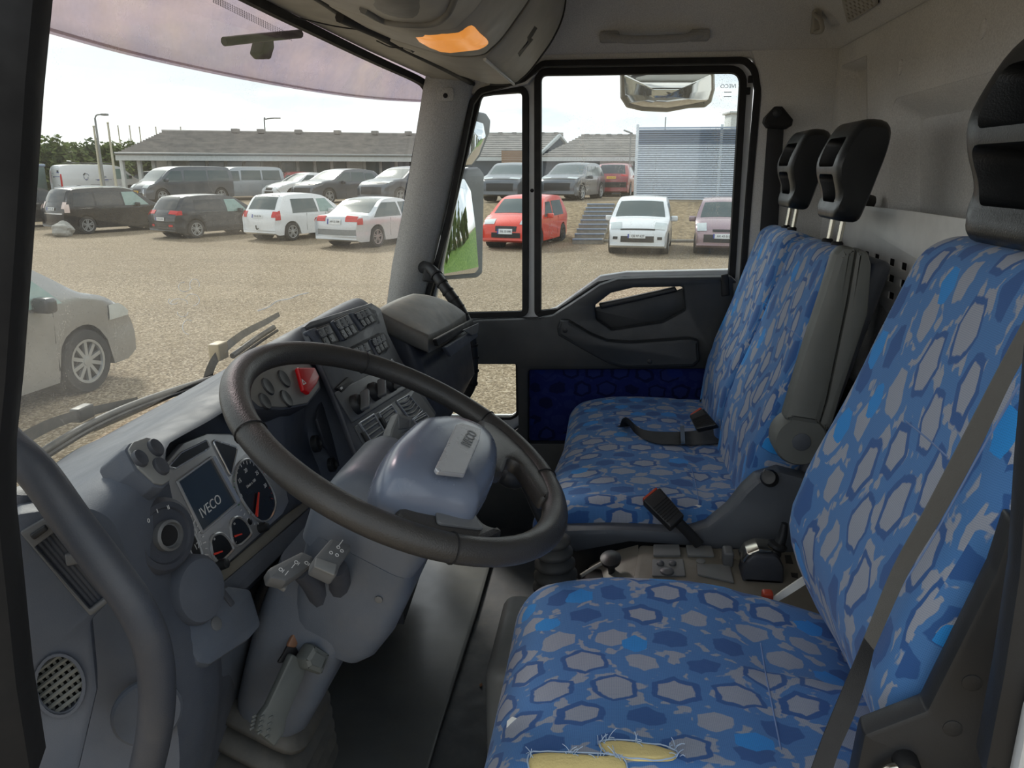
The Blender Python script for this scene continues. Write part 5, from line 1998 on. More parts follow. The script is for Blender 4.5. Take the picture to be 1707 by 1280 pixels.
lathe('pivot_cap', frM.moved(u, v), [(.017, .034), (.017, .037), (.014, .038), (.0003, .038)], 'seat_base', am, n=24)

# belts and buckles on the bench
lb = root('lap_belt', at(1150, 725, Z=1.58), 'black lap belt lying loose across the passenger bench', 'seat belt')
bpy.context.view_layer.update()


def on(o, px_, py_, h):
    p, n_ = hit(o, px_, py_, 0)
    return p+V((0, 0, h))


Lp = [(1029, 716), (1050, 722), (1085, 726), (1130, 727), (1168, 722), (1200, 700), (1212, 690)]
Rp = [(1046, 706), (1060, 726), (1090, 741), (1130, 744), (1170, 744), (1202, 742), (1214, 740)]
La, Ra = spline(Lp, 6), spline(Rp, 6)
vs_, fs_ = [], []
for i in range(len(La)):
    t_ = i/(len(La)-1)
    h0 = .010+.03*math.exp(-((t_-.12)/.10)**2)
    a, b = on(bc, *La[i], .006), on(bc, *Ra[i], .006)
    a = a+V((-.01, 0, h0 if t_ > .03 else .008))
    for q in (a, b, b-V((0, 0, .0022)), a-V((0, 0, .0022))):
        vs_.append(q)
for i in range(len(La)-1):
    k, l = i*4, i*4+4
    for a, b in ((0, 1), (1, 2), (2, 3), (3, 0)):
        fs_.append((k+a, k+b, l+b, l+a))
fs_ += [(0, 1, 2, 3), tuple(range(len(vs_)-4, len(vs_)))]
mk('strap', vs_, fs_, 'belt', lb)
fq = [on(bc, *p, .012) for p in ((1132, 722), (1139, 722), (1141, 745), (1134, 746))]
cl_ = MB()
cl_.add(([q+V((-.012, 0, .014 if i < 2 else .003)) for i, q in enumerate(fq)]+[q+V((-.009, 0, .010 if i < 2 else 0)) for i, q in enumerate(fq)], [(0, 1, 2, 3), (7, 6, 5, 4), (0, 4, 5, 1), (1, 5, 6, 2), (2, 6, 7, 3), (3, 7, 4, 0)]))
cl_.build('strap_clip', 'steel', lb, smooth=False)


def buckle(name, pts, X, label, mat='black_plastic', nrm=(-.75, .30, .45), w_=.03):
    """belt buckle: ribbed black body with a red press button; pts: button end left, button end right, foot right, foot left"""
    c_ = at(sum(p[0] for p in pts)/4, sum(p[1] for p in pts)/4, X=X)
    r_ = root(name, c_, label, 'buckle')
    fr = Fr(c_, nrm)
    P = fr.pxs(pts)
    panel('buckle_body', fr, rounded(P, .004), (), w_, .005, mat, r_, h=-w_)
    a, b, c2, d = [V(p) for p in P]
    btn = [a*.97+d*.03, b*.97+c2*.03]
    ax = ((a+b)/2-(c2+d)/2).normalized()
    e = fr.w(*((a+b)/2), -w_/2)
    wdt = (b-a).length
    fb = Fr(e, fr.u*ax.x+fr.v*ax.y, fr.n)
    panel('press_button', fb, rect(0, 0, wdt*.80, w_*.68, .003), (), .005, .0015, 'buckle_red', r_, h=.0005)
    for i in range(7):
        t_ = .34+.08*i
        p, q = a*(1-t_)+d*t_, b*(1-t_)+c2*t_
        p, q = p*.93+q*.07, q*.93+p*.07
        tube('grip_rib', [fr.w(*p, .0005), fr.w(*q, .0005)], .0012, 'black_matt', r_, n=5, smooth=1)
    return r_, fr


b1, f1_ = buckle('belt_buckle', [(1071, 834), (1100, 811), (1141, 858), (1118, 880)], 1.44, 'black buckle with red button standing up between driver seat and bench', nrm=(-.72, .05, .69))
tube('buckle_stalk', [at(1128, 868, X=1.45), at(1146, 886, X=1.45), at(1166, 908, X=1.45)], .011, 'black_plastic', b1, n=10, ry=.006)
b2, f2_ = buckle('belt_buckle', [(1148, 692), (1172, 680), (1196, 708), (1160, 716)], 1.93, 'black buckle with red button lying against the bench backrest', nrm=(-.75, .35, .55))

# far belt by the door: anchor, strap, ribbed sleeve
ba = root('door_side_belt', at(1300, 200, X=2.40), 'black belt hanging from an anchor on the door side pillar', 'seat belt')
frA2 = Fr((2.415, 0, 2.2), (-1, 0, 0))
panel('belt_anchor', frA2, rounded(frA2.pxs([(1270, 205), (1272, 197), (1290, 178), (1302, 178), (1320, 200), (1318, 210), (1308, 216), (1276, 214)]), .006), (), .03, .008, 'black_matt', ba, h=-.005)
u, v = frA2.px(1296, 188, .03)
lathe('anchor_bolt', frA2.moved(u, v, .024), [(.013, 0), (.013, .004), (.009, .007)], 'black_plastic', ba, n=18)
panel('hanging_strap', frA2, frA2.pxs([(1279, 214), (1306, 214), (1294, 420), (1264, 420)]), (), .006, .001, 'belt', ba, h=.0)
tube('belt_sleeve', [at(*p, X=2.34) for p in ((1196, 590), (1190, 610), (1186, 630), (1186, 652))], .014, 'black_matt', ba, n=10)
for i in range(6):
    tube('sleeve_rib', [at(1193-i*1.6, 598+i*9, X=2.34), at(1192.6-i*1.6, 601+i*9, X=2.34)], .0165, 'black_matt', ba, n=10, smooth=1)
tube('belt_end', [at(1168, 672, X=2.30), at(1188, 652, X=2.34)], .012, 'belt', ba, n=8, ry=.003, smooth=1)

# ================================================================== rear guard panel
frQ2 = Fr((1.6, -.565, 2.0), (0, 1, 0))
rgp = root('rear_guard', frQ2.w(*frQ2.px(1520, 440)), 'light grey slotted guard panel in front of the rear wall', 'guard panel')
go_ = rounded(frQ2.pxs([(1405, 340), (1450, 344), (1520, 352), (1604, 364), (1700, 372), (1700, 560), (1560, 548), (1500, 536), (1478, 520), (1462, 500), (1405, 490)]), .02)
hs = []
rows = [[(1424, 421), (1444, 424), (1461, 429), (1486, 437), (1506, 444), (1528, 451), (1548, 458), (1570, 466)], [(1424, 448), (1444, 452), (1460, 456), (1485, 464), (1505, 473), (1524, 479), (1544, 487), (1564, 494)], [(1424, 474), (1444, 478), (1459, 482), (1485, 493), (1506, 502), (1522, 508), (1542, 515), (1560, 522)]]
for r_ in rows:
    for p in r_:
        u, v = frQ2.px(*p)
        hs.append(rect(u, v, .031, .0145, .002, 2))
panel('guard_plate', frQ2, go_, hs, .003, .0006, 'guard', rgp, h=-.003)
panel('guard_backing', frQ2, [(p[0], p[1]) for p in frQ2.pxs([(1410, 400), (1690, 440), (1690, 540), (1520, 530), (1480, 505), (1410, 480)])], (), .004, 0, 'black_matt', rgp, h=-.036)
u, v = frQ2.px(1447, 335)
lathe('guard_clip', Fr(at(1447, 336, Y=-.585), (-.3, 1, .2)), [(.016, -.01), (.016, .012), (.010, .02)], 'groove', rgp, n=12)
# black board standing for the shade behind the bench and between the seats
struct(rbox('shade_board_back', T(1.475, -.60, 1.40), .95, .02, .34, .01, 'black_matt'), 'black board standing for the shade behind the seats')

# ================================================================== tunnel, console, levers
struct(rbox('trim_7', T(1.43, -.20, 1.18), .15, .42, .13, .03, 'console_lid', seg=(2, 2, 1)), 'rubber covered engine tunnel between the seats')
fm = root('floor_mat', at(700, 1100, Z=ZF), 'grey rubber floor mat in front of the engine tunnel', 'floor mat')
frF = Fr((1.6, .5, ZF), (0, 0, 1), (0, 1, 0))
mo = [frF.px(812, 937), frF.px(792, 985), frF.px(738, 1150), frF.px(712, 1300), (-.5, -.17), (-.9, .16), (-.9, .26), (.55, .26), (.62, -.17)]
mo = [(-.60, -.165), (-.2, -.160), (.25, -.162), (.70, -.155), (.70, .25), (-.60, .25)]
panel('mat_sheet', frF, rounded(mo, .01), (), .012, .003, 'floor_mat', fm, h=.001)
lf = root('dry_leaf', at(802, 1142, Z=ZF), 'small brown dry leaf on the dark floor', 'leaf')
panel('leaf_blade', Fr(at(802, 1142, Z=ZF+.003), (.1, .1, 1), (0, 1, 0)), rounded([(-.010, 0), (0, -.004), (.011, .001), (.001, .005)], .003), (), .0008, 0, 'leaf', lf)

cn = root('gear_console', (1.35, -.20, 1.30), 'beige grey console with blank covers and levers between the seats', 'console')
frG2 = Fr((1.33, -.22, 1.487), (-.10, .02, 1), (0, 1, 0))
go2 = frG2.pxs([(1044, 920), (1066, 905), (1200, 909), (1360, 917), (1360, 1010), (1300, 1020), (1240, 1020), (1035, 985)])
xs_ = rounded([(-.36, -.105)] , 0)
p0, p1 = frG2.px(1064, 905), frG2.px(1360, 918)
top_o = [p0, (p0[0]+.02 if False else p0[0], p0[1]-.0), p1, (p1[0], p1[1]), (p1[0]-.0, -.36)]
ys = p0[1]                      # front edge
xr = max(p0[0], p1[0])          # edge beside the bench
top_o = [(xr, ys), (-.09, ys+.03), (-.09, -.36), (xr, -.36)]
cb = panel('console_body', frG2, rounded(top_o, .014), (), .16, .012, 'console_grey', cn, h=-.16)
nose = []
for k, (dy, dz) in enumerate(((0, 0), (.05, -.012), (.10, -.045), (.14, -.11), (.15, -.18))):
    nose.append([frG2.w(u, ys+dy, dz-.004) for u in (xr-.01*k, xr*.3, -.06, -.09)]+[frG2.w(u, ys-.01, -.17) for u in (-.09, xr)])
loft('console_nose', [[q for q in r_] for r_ in nose], 'console_grey', cn, angle=30)


def cpan(name, pts, mat='console_lid', h=.0, th=.006, r=.003, bev=.0015, par=None):
    P = frG2.pxs(pts, h)
    return panel(name, frG2, rounded(P, r) if r else P, (), th, bev, mat, par or cb, h=h)


cpan('blank_cover', [(1089, 911), (1132, 911), (1135, 929), (1089, 929)])
cpan('blank_cover', [(1143, 912), (1186, 913), (1191, 930), (1146, 929)])
bp_ = cpan('button_plate', [(1087, 934), (1139, 934), (1143, 962), (1087, 962)], 'console_lid', th=.004)
for p, r_ in (((1101, 939), .0075), ((1121, 939), .0075), ((1112, 952), .013)):
    u, v = frG2.px(*p, .006)
    lathe('round_button', frG2.moved(u, v, .004), [(r_, 0), (r_, .004), (r_*.7, .0065), (.0003, .0075)], 'button_grey', bp_, n=18)
cpan('blank_cover', [(1161, 942), (1216, 944), (1224, 974), (1163, 960)], th=.005)
u, v = frG2.px(1168, 936)
lathe('bolt_cover', frG2.moved(u, v), [(.009, 0), (.009, .002), (.006, .003)], 'console_lid', cb, n=18)
cpan('switch_frame', [(1197, 915), (1243, 917), (1246, 934), (1200, 933)], 'console_grey', th=.002)
u, v = frG2.px(1223, 932, .01)
rbox('toggle_switch', frG2.moved(u, v+.012, .016), .016, .010, .017, .005, 'button_grey', cb, k=2)
for q in ([(1253, 915), (1262, 916), (1265, 930), (1256, 929)], [(1308, 926), (1318, 926), (1322, 940), (1310, 939)], [(1318, 955), (1330, 956), (1330, 964), (1320, 962)]):
    cpan('cover_slot', q, 'groove', h=.0002, th=.001, r=0, bev=0)
# parking brake valve
hb0 = frG2.px(1272, 968)
hv = root('parking_brake', frG2.w(*hb0), 'dark parking brake valve with a stubby lever on the console', 'brake lever')
pts = [frG2.px(*p) for p in ((1242, 972), (1302, 972))]
wv = (V(pts[1])-V(pts[0])).length
fh = Fr(frG2.w((pts[0][0]+pts[1][0])/2, (pts[0][1]+pts[1][1])/2), (-1, 0, 0))
vp_ = rounded([(-.038, 0), (.038, 0), (.036, .035), (.022, .058), (-.020, .058), (-.034, .040)], [.003, .003, .012, .018, .018, .012])
panel('valve_body', fh, vp_, (), .06, .006, 'dash_dark', hv, h=-.06)
panel('valve_band', fh, rounded([(-.036, .034), (-.026, .052), (-.008, .061), (.014, .060), (.016, .066), (-.012, .067), (-.032, .056), (-.042, .036)], .003), (), .05, .004, 'steel', hv, h=-.058)
base = fh.w(.016, .058, -.03)
tube('lever_arm', [at(1296, 912, X=base.x), at(1304, 893, X=base.x), at(1308, 872, X=base.x)], [.012, .0095, .006], 'black_plastic', hv, n=12)
lathe('lever_collar', Fr(at(1288, 924, X=base.x), (0, -.35, .94)), [(.013, -.02), (.015, .005), (.012, .012), (.018, .018), (.018, .024), (.008, .030)], 'black_plastic', hv, n=20)
# belt buckle strap of the driver seat
bs2 = root('belt_stalk', at(1300, 985, X=1.20), 'pale grey buckle strap with a red tip beside the driver backrest', 'buckle')
ribbon('stalk_strap', [(1284, 998), (1308, 980), (1338, 960)], [(1290, 1004), (1314, 990), (1342, 972)], 'label_white', bs2, [1.20, 1.20, 1.20], thick=.004)
rbox('stalk_tip', T(*at(1279, 993, X=1.20)), .009, .009, .009, .004, 'buckle_red', bs2)
# gear lever with bellows
gx = 1.345
gvl = root('gear_lever', at(930, 975, X=gx), 'black gear lever standing in a ribbed rubber bellows', 'gear lever')
ga, gb = at(922, 892, X=gx), at(928, 985, X=gx)
axs_ = (ga-gb).normalized()
frg = Fr(gb, axs_, (0, 1, 0))
L_ = (ga-gb).length
pf = [(.052, -.03)]
for i in range(5):
    t_ = i/5
    rr0 = .046-.016*t_
    pf += [(rr0*.72, L_*(t_+.01)), (rr0, L_*(t_+.07)), (rr0, L_*(t_+.13)), (rr0*.72, L_*(t_+.19))]
pf += [(.017, L_*1.02), (.0003, L_*1.04)]
lathe('gear_bellows', frg, pf, 'bellows', gvl, n=28, angle=60)
tube('lever_rod', [at(923, 900, X=gx), at(900, 860, X=gx-.01), at(878, 812, X=gx-.03), at(862, 795, X=gx-.04)], [.011, .010, .010, .010], 'black_plastic', gvl, n=10)
kb_ = at(850, 793, X=gx-.045)
lathe('lever_knob', Fr(kb_, (-.3, .85, .45)), [(.012, -.03), (.020, -.018), (.023, 0), (.020, .014), (.010, .020), (.0003, .021)], 'black_plastic', gvl, n=22)
# small lever in the recess at the console front
sl = root('release_lever', at(1015, 938, X=1.40), 'small black release lever in front of the console', 'lever')
lathe('lever_head', Fr(at(1018, 932, X=1.40), (-.2, .1, 1), (0, 1, 0)), [(.006, -.06), (.008, -.012), (.020, -.004), (.021, .003), (.012, .008), (.0003, .009)], 'black_plastic', sl, n=20, sx=1.2)
tube('lever_rod', [at(1012, 934, X=1.40), at(990, 946, X=1.38), at(968, 960, X=1.36)], .004, 'overhead', sl, n=8, smooth=1)
rbox('lever_base', T(1.40, -.01, 1.40), .05, .05, .06, .02, 'black_matt', sl)

# ================================================================== outside the cab: wipers, visor, mirrors
def wsp(px_, py_, off):
    x, z = wspx(px_, py_)
    return V((x, ws(x, z)+off, z))


for nm, arm_, blade, lab in (
        ('windscreen_wiper', ((30, 768), (110, 716), (178, 690), (262, 668)), ((70, 770), (170, 708), (270, 664), (392, 624)), 'weathered windscreen wiper at the lower left of the glass'),
        ('windscreen_wiper', ((368, 650), (386, 600), (425, 562), (470, 536), (490, 524)), ((402, 594), (440, 566), (470, 546)), 'weathered windscreen wiper partly hidden behind the centre switches')):
    wr_ = root(nm, wsp(*arm_[0], .03), lab, 'wiper')
    tube('wiper_arm', [wsp(*p, .04) for p in arm_], [.012, .010, .008, .006], 'wiper', wr_, n=8, ry=.006)
    tube('wiper_blade', [wsp(*p, .022) for p in blade], .007, 'wiper', wr_, n=8)
    tube('blade_rubber', [wsp(p[0], p[1]+5, .012) for p in blade], .004, 'black_matt', wr_, n=6)
    a, b = arm_[1], arm_[2]
    tube('arm_link', [wsp(*lerp(blade[0], blade[-1], .35), .034), wsp(*lerp(blade[0], blade[-1], .75), .034)], .005, 'wiper_tan', wr_, n=6, smooth=1)
    if lab.endswith('glass'):
        rbox('arm_joint', T(*wsp(178, 690, .045)), .02, .01, .012, .004, 'wiper', wr_)
    else:
        rbox('arm_joint', T(*wsp(398, 586, .05)), .022, .014, .02, .004, 'wiper_tan', wr_)

# tinted acrylic visor outside the windscreen
sv = root('outside_visor', (1.4, 1.0, 2.6), 'tinted purple acrylic sun visor outside above the windscreen', 'sun visor')


def vis_pt(a, b):
    lo_ = [(-90, 0), (55, 43), (200, 84), (330, 114), (440, 136), (540, 153), (630, 164), (720, 169), (770, 168)]
    P = spline(lo_, 6)
    x = a*(len(P)-1)
    i = min(int(x), len(P)-2)
    q = P[i]*(1-x+i)+P[i+1]*(x-i)
    X, z = wspx(q.x, q.y)
    z0 = z
    y0 = ws(X, z)+.20
    # lower edge 20 cm ahead of the glass, seen at the pixel; upper edge meets the roof
    d = ray(q.x, q.y)
    k = (y0-CAM.y)/d.y
    p0 = CAM+d*k
    p1 = V((p0.x, ws(min(max(p0.x, .5), 2.45), 2.6)+.05, 2.76))
    bow = V((0, .05, 0))*sin(pi*b)
    return p0*(1-b)+p1*b+bow


grid('visor_sheet', vis_pt, 40, 10, 'visor_acrylic', sv, thick=.004)
pe_ = [vis_pt(i/40, 0) for i in range(41)]
tube('visor_lip', pe_, .005, 'visor_acrylic', sv, n=6, smooth=1)
q1, q2 = wsp(415, 80, .03), wsp(500, 60, .03)
tube('visor_bracket', [wsp(515, 56, .02), wsp(470, 62, .05), wsp(436, 68, .08)], .009, 'black_matt', sv, n=8, smooth=1)
frb = Fr(wsp(424, 82, .09), (0, -1, 0))
panel('bracket_clamp', frb, rounded(frb.pxs([(420, 66), (436, 64), (438, 80), (432, 99), (422, 99), (414, 90)]), .006), (), .03, .006, 'black_matt', sv)

# mirrors on the passenger side
mi = root('door_mirror', (2.72, .52, 1.7), 'large rectangular door mirror outside the quarter window', 'mirror')


def mirror(parent, pts, ctr, nrm, shell='mirror_shell', inner=.85, dep=.06, name='mirror_glass', rr=.02, bulge=False):
    fr = Fr(ctr, nrm)
    P = fr.pxs(pts)
    o_ = rounded(P, rr)
    cu_ = sum((V(p) for p in P), V((0, 0)))/len(P)
    panel('mirror_housing', fr, o_, (), dep, .012, shell, parent, h=-dep)
    return fr, P, cu_


# the glass looks back along the truck and slightly towards the cab
nm_ = V((-.42, -.90, .04)).normalized()
frm, P, cc = mirror(mi, [(742, 290), (800, 278), (809, 290), (806, 456), (798, 463), (742, 467)], (2.66, .50, 1.90), nm_, rr=.018)
panel('mirror_glass', frm, rounded(frm.pxs([(740, 302), (774, 298), (785, 318), (793, 380), (798, 448), (792, 455), (740, 460)], .006), .012), (), .004, .001, 'mirror', mi, h=.002)
tube('mirror_arm', [frm.w(cc.x, cc.y+.12, -.05), frm.w(cc.x-.05, cc.y+.16, -.16), V((2.49, .60, 2.12))], .014, 'black_plastic', mi, n=10)
tube('mirror_arm', [frm.w(cc.x, cc.y-.12, -.05), frm.w(cc.x-.05, cc.y-.14, -.16), V((2.49, .62, 1.72))], .014, 'black_plastic', mi, n=10)
mw_ = root('wide_angle_mirror', (2.68, .50, 2.25), 'convex wide angle mirror above the door mirror', 'mirror')
fw_, P2, c2_ = mirror(mw_, [(790, 184), (812, 188), (820, 200), (818, 222), (802, 262), (788, 278), (772, 280), (772, 184)], (2.66, .50, 2.28), V((-.52, -.85, 0)), rr=.015)
# convex glass
rg_ = []
gp_ = [V(p) for p in rounded(fw_.pxs([(786, 200), (806, 206), (810, 226), (798, 258), (786, 274), (770, 276), (770, 200)]), .012)]
gc = sum(gp_, V((0, 0)))/len(gp_)
for s, h in ((1., .001), (.8, .010), (.55, .018), (.3, .023), (.02, .025)):
    rg_.append([fw_.w(*(gc+(p-gc)*s), h) for p in gp_])
loft('mirror_glass', rg_, 'mirror', mw_, angle=80)
tube('mirror_arm', [fw_.w(c2_.x, c2_.y, -.05), V((2.58, .60, 2.28)), V((2.49, .585, 2.30))], .012, 'black_plastic', mw_, n=10)
# kerb mirror above the door window
kmr = root('kerb_mirror', (2.78, .0, 2.45), 'beige kerb view mirror hanging outside over the door window', 'mirror')
frk = Fr((2.74, -.1, 2.5), (-1, 0, -.25))
kp_ = frk.pxs([(1033, 112), (1192, 112), (1193, 150), (1187, 172), (1176, 181), (1150, 182), (1112, 189), (1070, 187), (1044, 181), (1034, 165)])
panel('mirror_housing', frk, rounded(kp_, .014), (), .10, .02, 'ramp_shell', kmr, h=-.10)
gk = [V(p) for p in rounded(frk.pxs([(1040, 124), (1186, 124), (1186, 150), (1180, 168), (1150, 174), (1112, 180), (1072, 178), (1050, 172), (1042, 158)], .004), .010)]
gkc = sum(gk, V((0, 0)))/len(gk)
loft('mirror_glass', [[frk.w(*(gkc+(p-gkc)*s), h) for p in gk] for s, h in ((1., .001), (.8, .012), (.5, .022), (.25, .026), (.02, .027))], 'mirror', kmr, angle=80)
tube('mirror_arm', [frk.w(gkc.x, gkc.y+.05, -.05), V((2.62, -.05, 2.66)), V((2.50, -.05, 2.70))], .014, 'black_plastic', kmr, n=10)
# white truck flank outside the door, below the windows, seen in the mirror

# ================================================================== the yard
gd = grid('ground', lambda a, b: ((lambda r_, th_: (r_*cos(th_), r_*sin(th_), 0))(.2+150*a**2.2, 2*pi*b)), 30, 48, 'gravel')
struct(gd, 'beige gravel yard')
TZ = 0.95      # height of the upper parking terrace at its right end


def tz(px_):
    """the terrace rises from left to right"""
    return .70+(.97-.70)*min(1, max(0, (px_-560)/300))


gRT = V((RT.x, RT.y, 0)).normalized()      # level directions across and away
gFW = V((FW.x, FW.y, 0)).normalized()


def gp_at(px_, py_, z=0.):
    p = at(px_, py_, Z=z)
    return V((p.x, p.y, z))


# terrace with an earth bank: foot line and crest line
foot = [gp_at(-160, 352), gp_at(60, 372), gp_at(200, 378), gp_at(420, 383), gp_at(700, 396), gp_at(940, 404), gp_at(1260, 404), gp_at(1500, 404)]
crest = [gp_at(x, y, tz(x)) for x, y in ((-160, 334), (60, 338), (200, 341), (420, 344), (700, 342), (940, 337), (1260, 336), (1500, 336))]
fo_, cr_ = spline(foot, 8), spline(crest, 8)
vs_, fs_ = [], []
NB = 8
for i, (a, b) in enumerate(zip(fo_, cr_)):
    for j in range(NB+1):
        t_ = j/NB
        p = a*(1-t_)+b*t_
        p.z = b.z*(t_**.9) + (random.uniform(-.05, .05) if 0 < j < NB else 0)
        vs_.append(p)
for i in range(len(fo_)-1):
    for j in range(NB):
        k = i*(NB+1)+j
        fs_.append((k, k+NB+1, k+NB+2, k+1))
struct(mk('embankment_hill', vs_, fs_, 'earth', angle=80), 'bare earth bank below the upper car park')
tv = [p+V((0, 0, .0)) for p in cr_]+[p+gFW*90 for p in cr_]
n_ = len(cr_)
struct(mk('terrace_ground', tv, [(i, i+1, n_+i+1, n_+i) for i in range(n_-1)], 'gravel'), 'upper gravel car park')


# ------------------------------------------------------------------ cars
def interp(P, x):
    if x <= P[0][0]:
        return P[0][1]
    for (x0, y0), (x1, y1) in zip(P, P[1:]):
        if x <= x1:
            return y0+(y1-y0)*(x-x0)/max(1e-6, x1-x0)
    return P[-1][1]


class Car:
    """length along +x (nose at +L/2), width along y; prof: roof line from tail to nose as (x, z)"""
    def __init__(s, L, W, H, prof, wb, wr, belt, clear=.20, tumble=.22, roof=None, plan=.09):
        s.L, s.W, s.H, s.wr, s.belt, s.clear, s.tum, s.plan = L, W, H, wr, belt, clear, tumble, plan
        s.prof = [(p.x, p.y) for p in spline([(x*L/2, z*H) for x, z in prof], 4)]
        s.wx = (-wb/2-.02, wb/2-.02) if not isinstance(wb, tuple) else wb
        # arc-length parametrised roof line
        s.arc = [0.]
        for a, b in zip(s.prof, s.prof[1:]):
            s.arc.append(s.arc[-1]+(V(a)-V(b)).length)

    def top(s, t_):
        d = t_*s.arc[-1]
        for i in range(len(s.arc)-1):
            if d <= s.arc[i+1]+1e-9:
                q = (d-s.arc[i])/max(1e-9, s.arc[i+1]-s.arc[i])
                a, b = s.prof[i], s.prof[i+1]
                return (a[0]+(b[0]-a[0])*q, a[1]+(b[1]-a[1])*q)
        return s.prof[-1]

    def hw(s, x, z):
        u = x/(s.L/2)
        w = s.W/2*(1-s.plan*abs(u)**4-.02*u*u)
        bz = s.belt
        if z > bz:
            w -= s.W/2*s.tum*((z-bz)/(s.H-bz))**1.3
        else:
            w -= s.W/2*.05*((bz-z)/bz)**2 + s.W/2*.02*math.exp(-((z-bz*.62)/.10)**2)
        return w

    def zb(s, x):
        z = s.clear
        for a in s.wx:
            d = abs(x-a)
            r_ = s.wr*1.16
            if d < r_:
                z = max(z, s.wr+sqrt(max(0, r_*r_-d*d)))
        e = abs(x)/(s.L/2)
        if e > .93:
            z = max(z, s.clear+(e-.93)*1.0)
        return z

    def topy(s, t_, u, off=0.):
        """point of the top skin: t along the roof line, u across -1..1"""
        x, z = s.top(t_)
        w = s.hw(x, z)
        x0, z0 = s.top(max(0, t_-.004))
        x1, z1 = s.top(min(1, t_+.004))
        n = V((-(z1-z0), 0, x1-x0)).normalized()
        bow = .035*(1-u*u)
        e = x/(s.L/2)
        xx = x*(1-.035*u*u*max(0, abs(e)-.5)*2) 
        return V((xx, u*w*.985, z+bow*max(0., n.z)))+n*(off)+V((bow*.8*n.x, 0, 0))

    def zt(s, x):
        best = 0
        for a, b in zip(s.prof, s.prof[1:]):
            if min(a[0], b[0])-1e-6 <= x <= max(a[0], b[0])+1e-6 and abs(b[0]-a[0]) > 1e-5:
                best = max(best, a[1]+(b[1]-a[1])*(x-a[0])/(b[0]-a[0]))
        return best or s.H

    def side(s, x, z, sg, off=0.):
        if off > .001:
            z = min(z, s.zt(x)-.02)
        return V((x, sg*(s.hw(x, z)+off), z))

    def build(s, name, label, group, paintm, sp):
        r_ = root(name, (0, 0, 0), label, sp.get('cat', 'car'), group)
        pm = PAINTS[paintm].name
        NT_, NV = 64, 9
        rings = []
        ts = [i/NT_ for i in range(NT_+1)]
        for t_ in ts:
            x, z = s.top(t_)
            zb = min(s.zb(x), z-.02)
            ring = []
            for j in range(NV):
                q = j/NV
                zz = zb+(z-zb)*q
                ring.append(s.side(x, zz, -1))
            for k in range(9):
                ring.append(s.topy(t_, -1+2*k/8))
            for j in range(NV):
                q = 1-(j+1)/NV
                zz = zb+(z-zb)*q
                ring.append(s.side(x, zz, 1))
            rings.append(ring)
        loft('body', rings, pm, r_, angle=55)
        # glass
        gm = sp.get('glass', 'car_glass')

        def patch_top(nm, t0, t1, u0, u1, mat, off=.006, nu=6, nt=5, par=r_, taper=0.):
            def fn(a, b):
                w_ = 1-taper*b
                return s.topy(t0+(t1-t0)*b, (u0+(u1-u0)*a)*w_, off)
            return grid(nm, fn, nu, nt, mat, par)

        def patch_side(nm, pts_lo, pts_hi, mat, off=.005, sgs=(-1, 1), n=8, par=r_):
            for sg in sgs:
                def fn(a, b):
                    x = pts_lo[0]+(pts_lo[1]-pts_lo[0])*a
                    xh = pts_hi[0]+(pts_hi[1]-pts_hi[0])*a
                    xx = x*(1-b)+xh*b
                    zl = pts_lo[2]+(pts_lo[3]-pts_lo[2])*a
                    zh = pts_hi[2]+(pts_hi[3]-pts_hi[2])*a
                    return s.side(xx, zl*(1-b)+zh*b, sg, off)
                grid(nm, fn, n, 4, mat, par)
        s.patch_top, s.patch_side = patch_top, patch_side
        h2 = s.L/2
        w0, w1 = sp['wind']
        patch_top('windscreen', w0, w1, -.86, .86, gm)
        q0, q1 = sp['rear']
        patch_top('rear_window', q0, q1, -.82, .82, sp.get('rear_glass', gm))
        for (a, b, c_, d, z0, z1) in sp['sides']:
            patch_side('side_window', (a*h2, b*h2, z0*s.H, z0*s.H), (c_*h2, d*h2, z1*s.H, z1*s.H), 'car_glass_light' if (a > -.05 and sp.get('light_front')) else sp.get('side_glass', gm))
        for (a, b, c_, d, z0, z1) in sp.get('rearsides', ()):
            patch_side('side_window', (a*h2, b*h2, z0*s.H, z0*s.H), (c_*h2, d*h2, z1*s.H, z1*s.H), 'car_glass_dark')
        # door seams
        for x in sp.get('seams', (.16, -.30)):
            for sg in (-1, 1):
                tube('door_seam', [s.side(x*h2, z, sg, .002) for z in (s.clear+.12, s.belt*.6, s.belt, s.belt+.02)], .005, 'black_matt', r_, n=4, smooth=1)
        # lamps, plates, grilles
        for (t0, t1, u0, u1, m_) in sp.get('tops', ()):
            both = u0*u1 > 0 and sp.get('mirror', True)
            patch_top('lamp' if m_ in ('tail_red', 'tail_clear', 'head_lamp') else 'grille', t0, t1, u0, u1, m_, .010, 4, 3)
            if u0 > 0 or u1 < 0:
                patch_top('lamp' if m_ in ('tail_red', 'tail_clear', 'head_lamp') else 'grille', t0, t1, -u1, -u0, m_, .010, 4, 3)
        for (x0, x1, z0, z1, m_) in sp.get('sidelamps', ()):
            patch_side('lamp', (x0*h2, x1*h2, z0*s.H, z0*s.H), (x0*h2, x1*h2, z1*s.H, z1*s.H), m_, .008, n=4)
        for (t0, t1, txt, m_, wd) in sp.get('plates', ()):
            k = wd/(s.W/2)/2
            pl_ = patch_top('number_plate', t0, t1, -k, k, m_, .022, 2, 2)
            a, b, c2 = s.topy(t0, 0, .024), s.topy(t1, 0, .024), s.topy((t0+t1)/2, 0, .026)
            upv = (b-a) if b.z > a.z else (a-b)
            n_ = V((0, 1, 0)).cross(upv)
            if n_.x*c2.x < 0:
                n_ = -n_
            fp = Fr(c2, n_, upv)
            if txt:
                text('plate_lettering', txt, fp, wd*.03, 0, min(upv.length*.8, wd*.155), 'plate_ink', pl_, depth=.002)
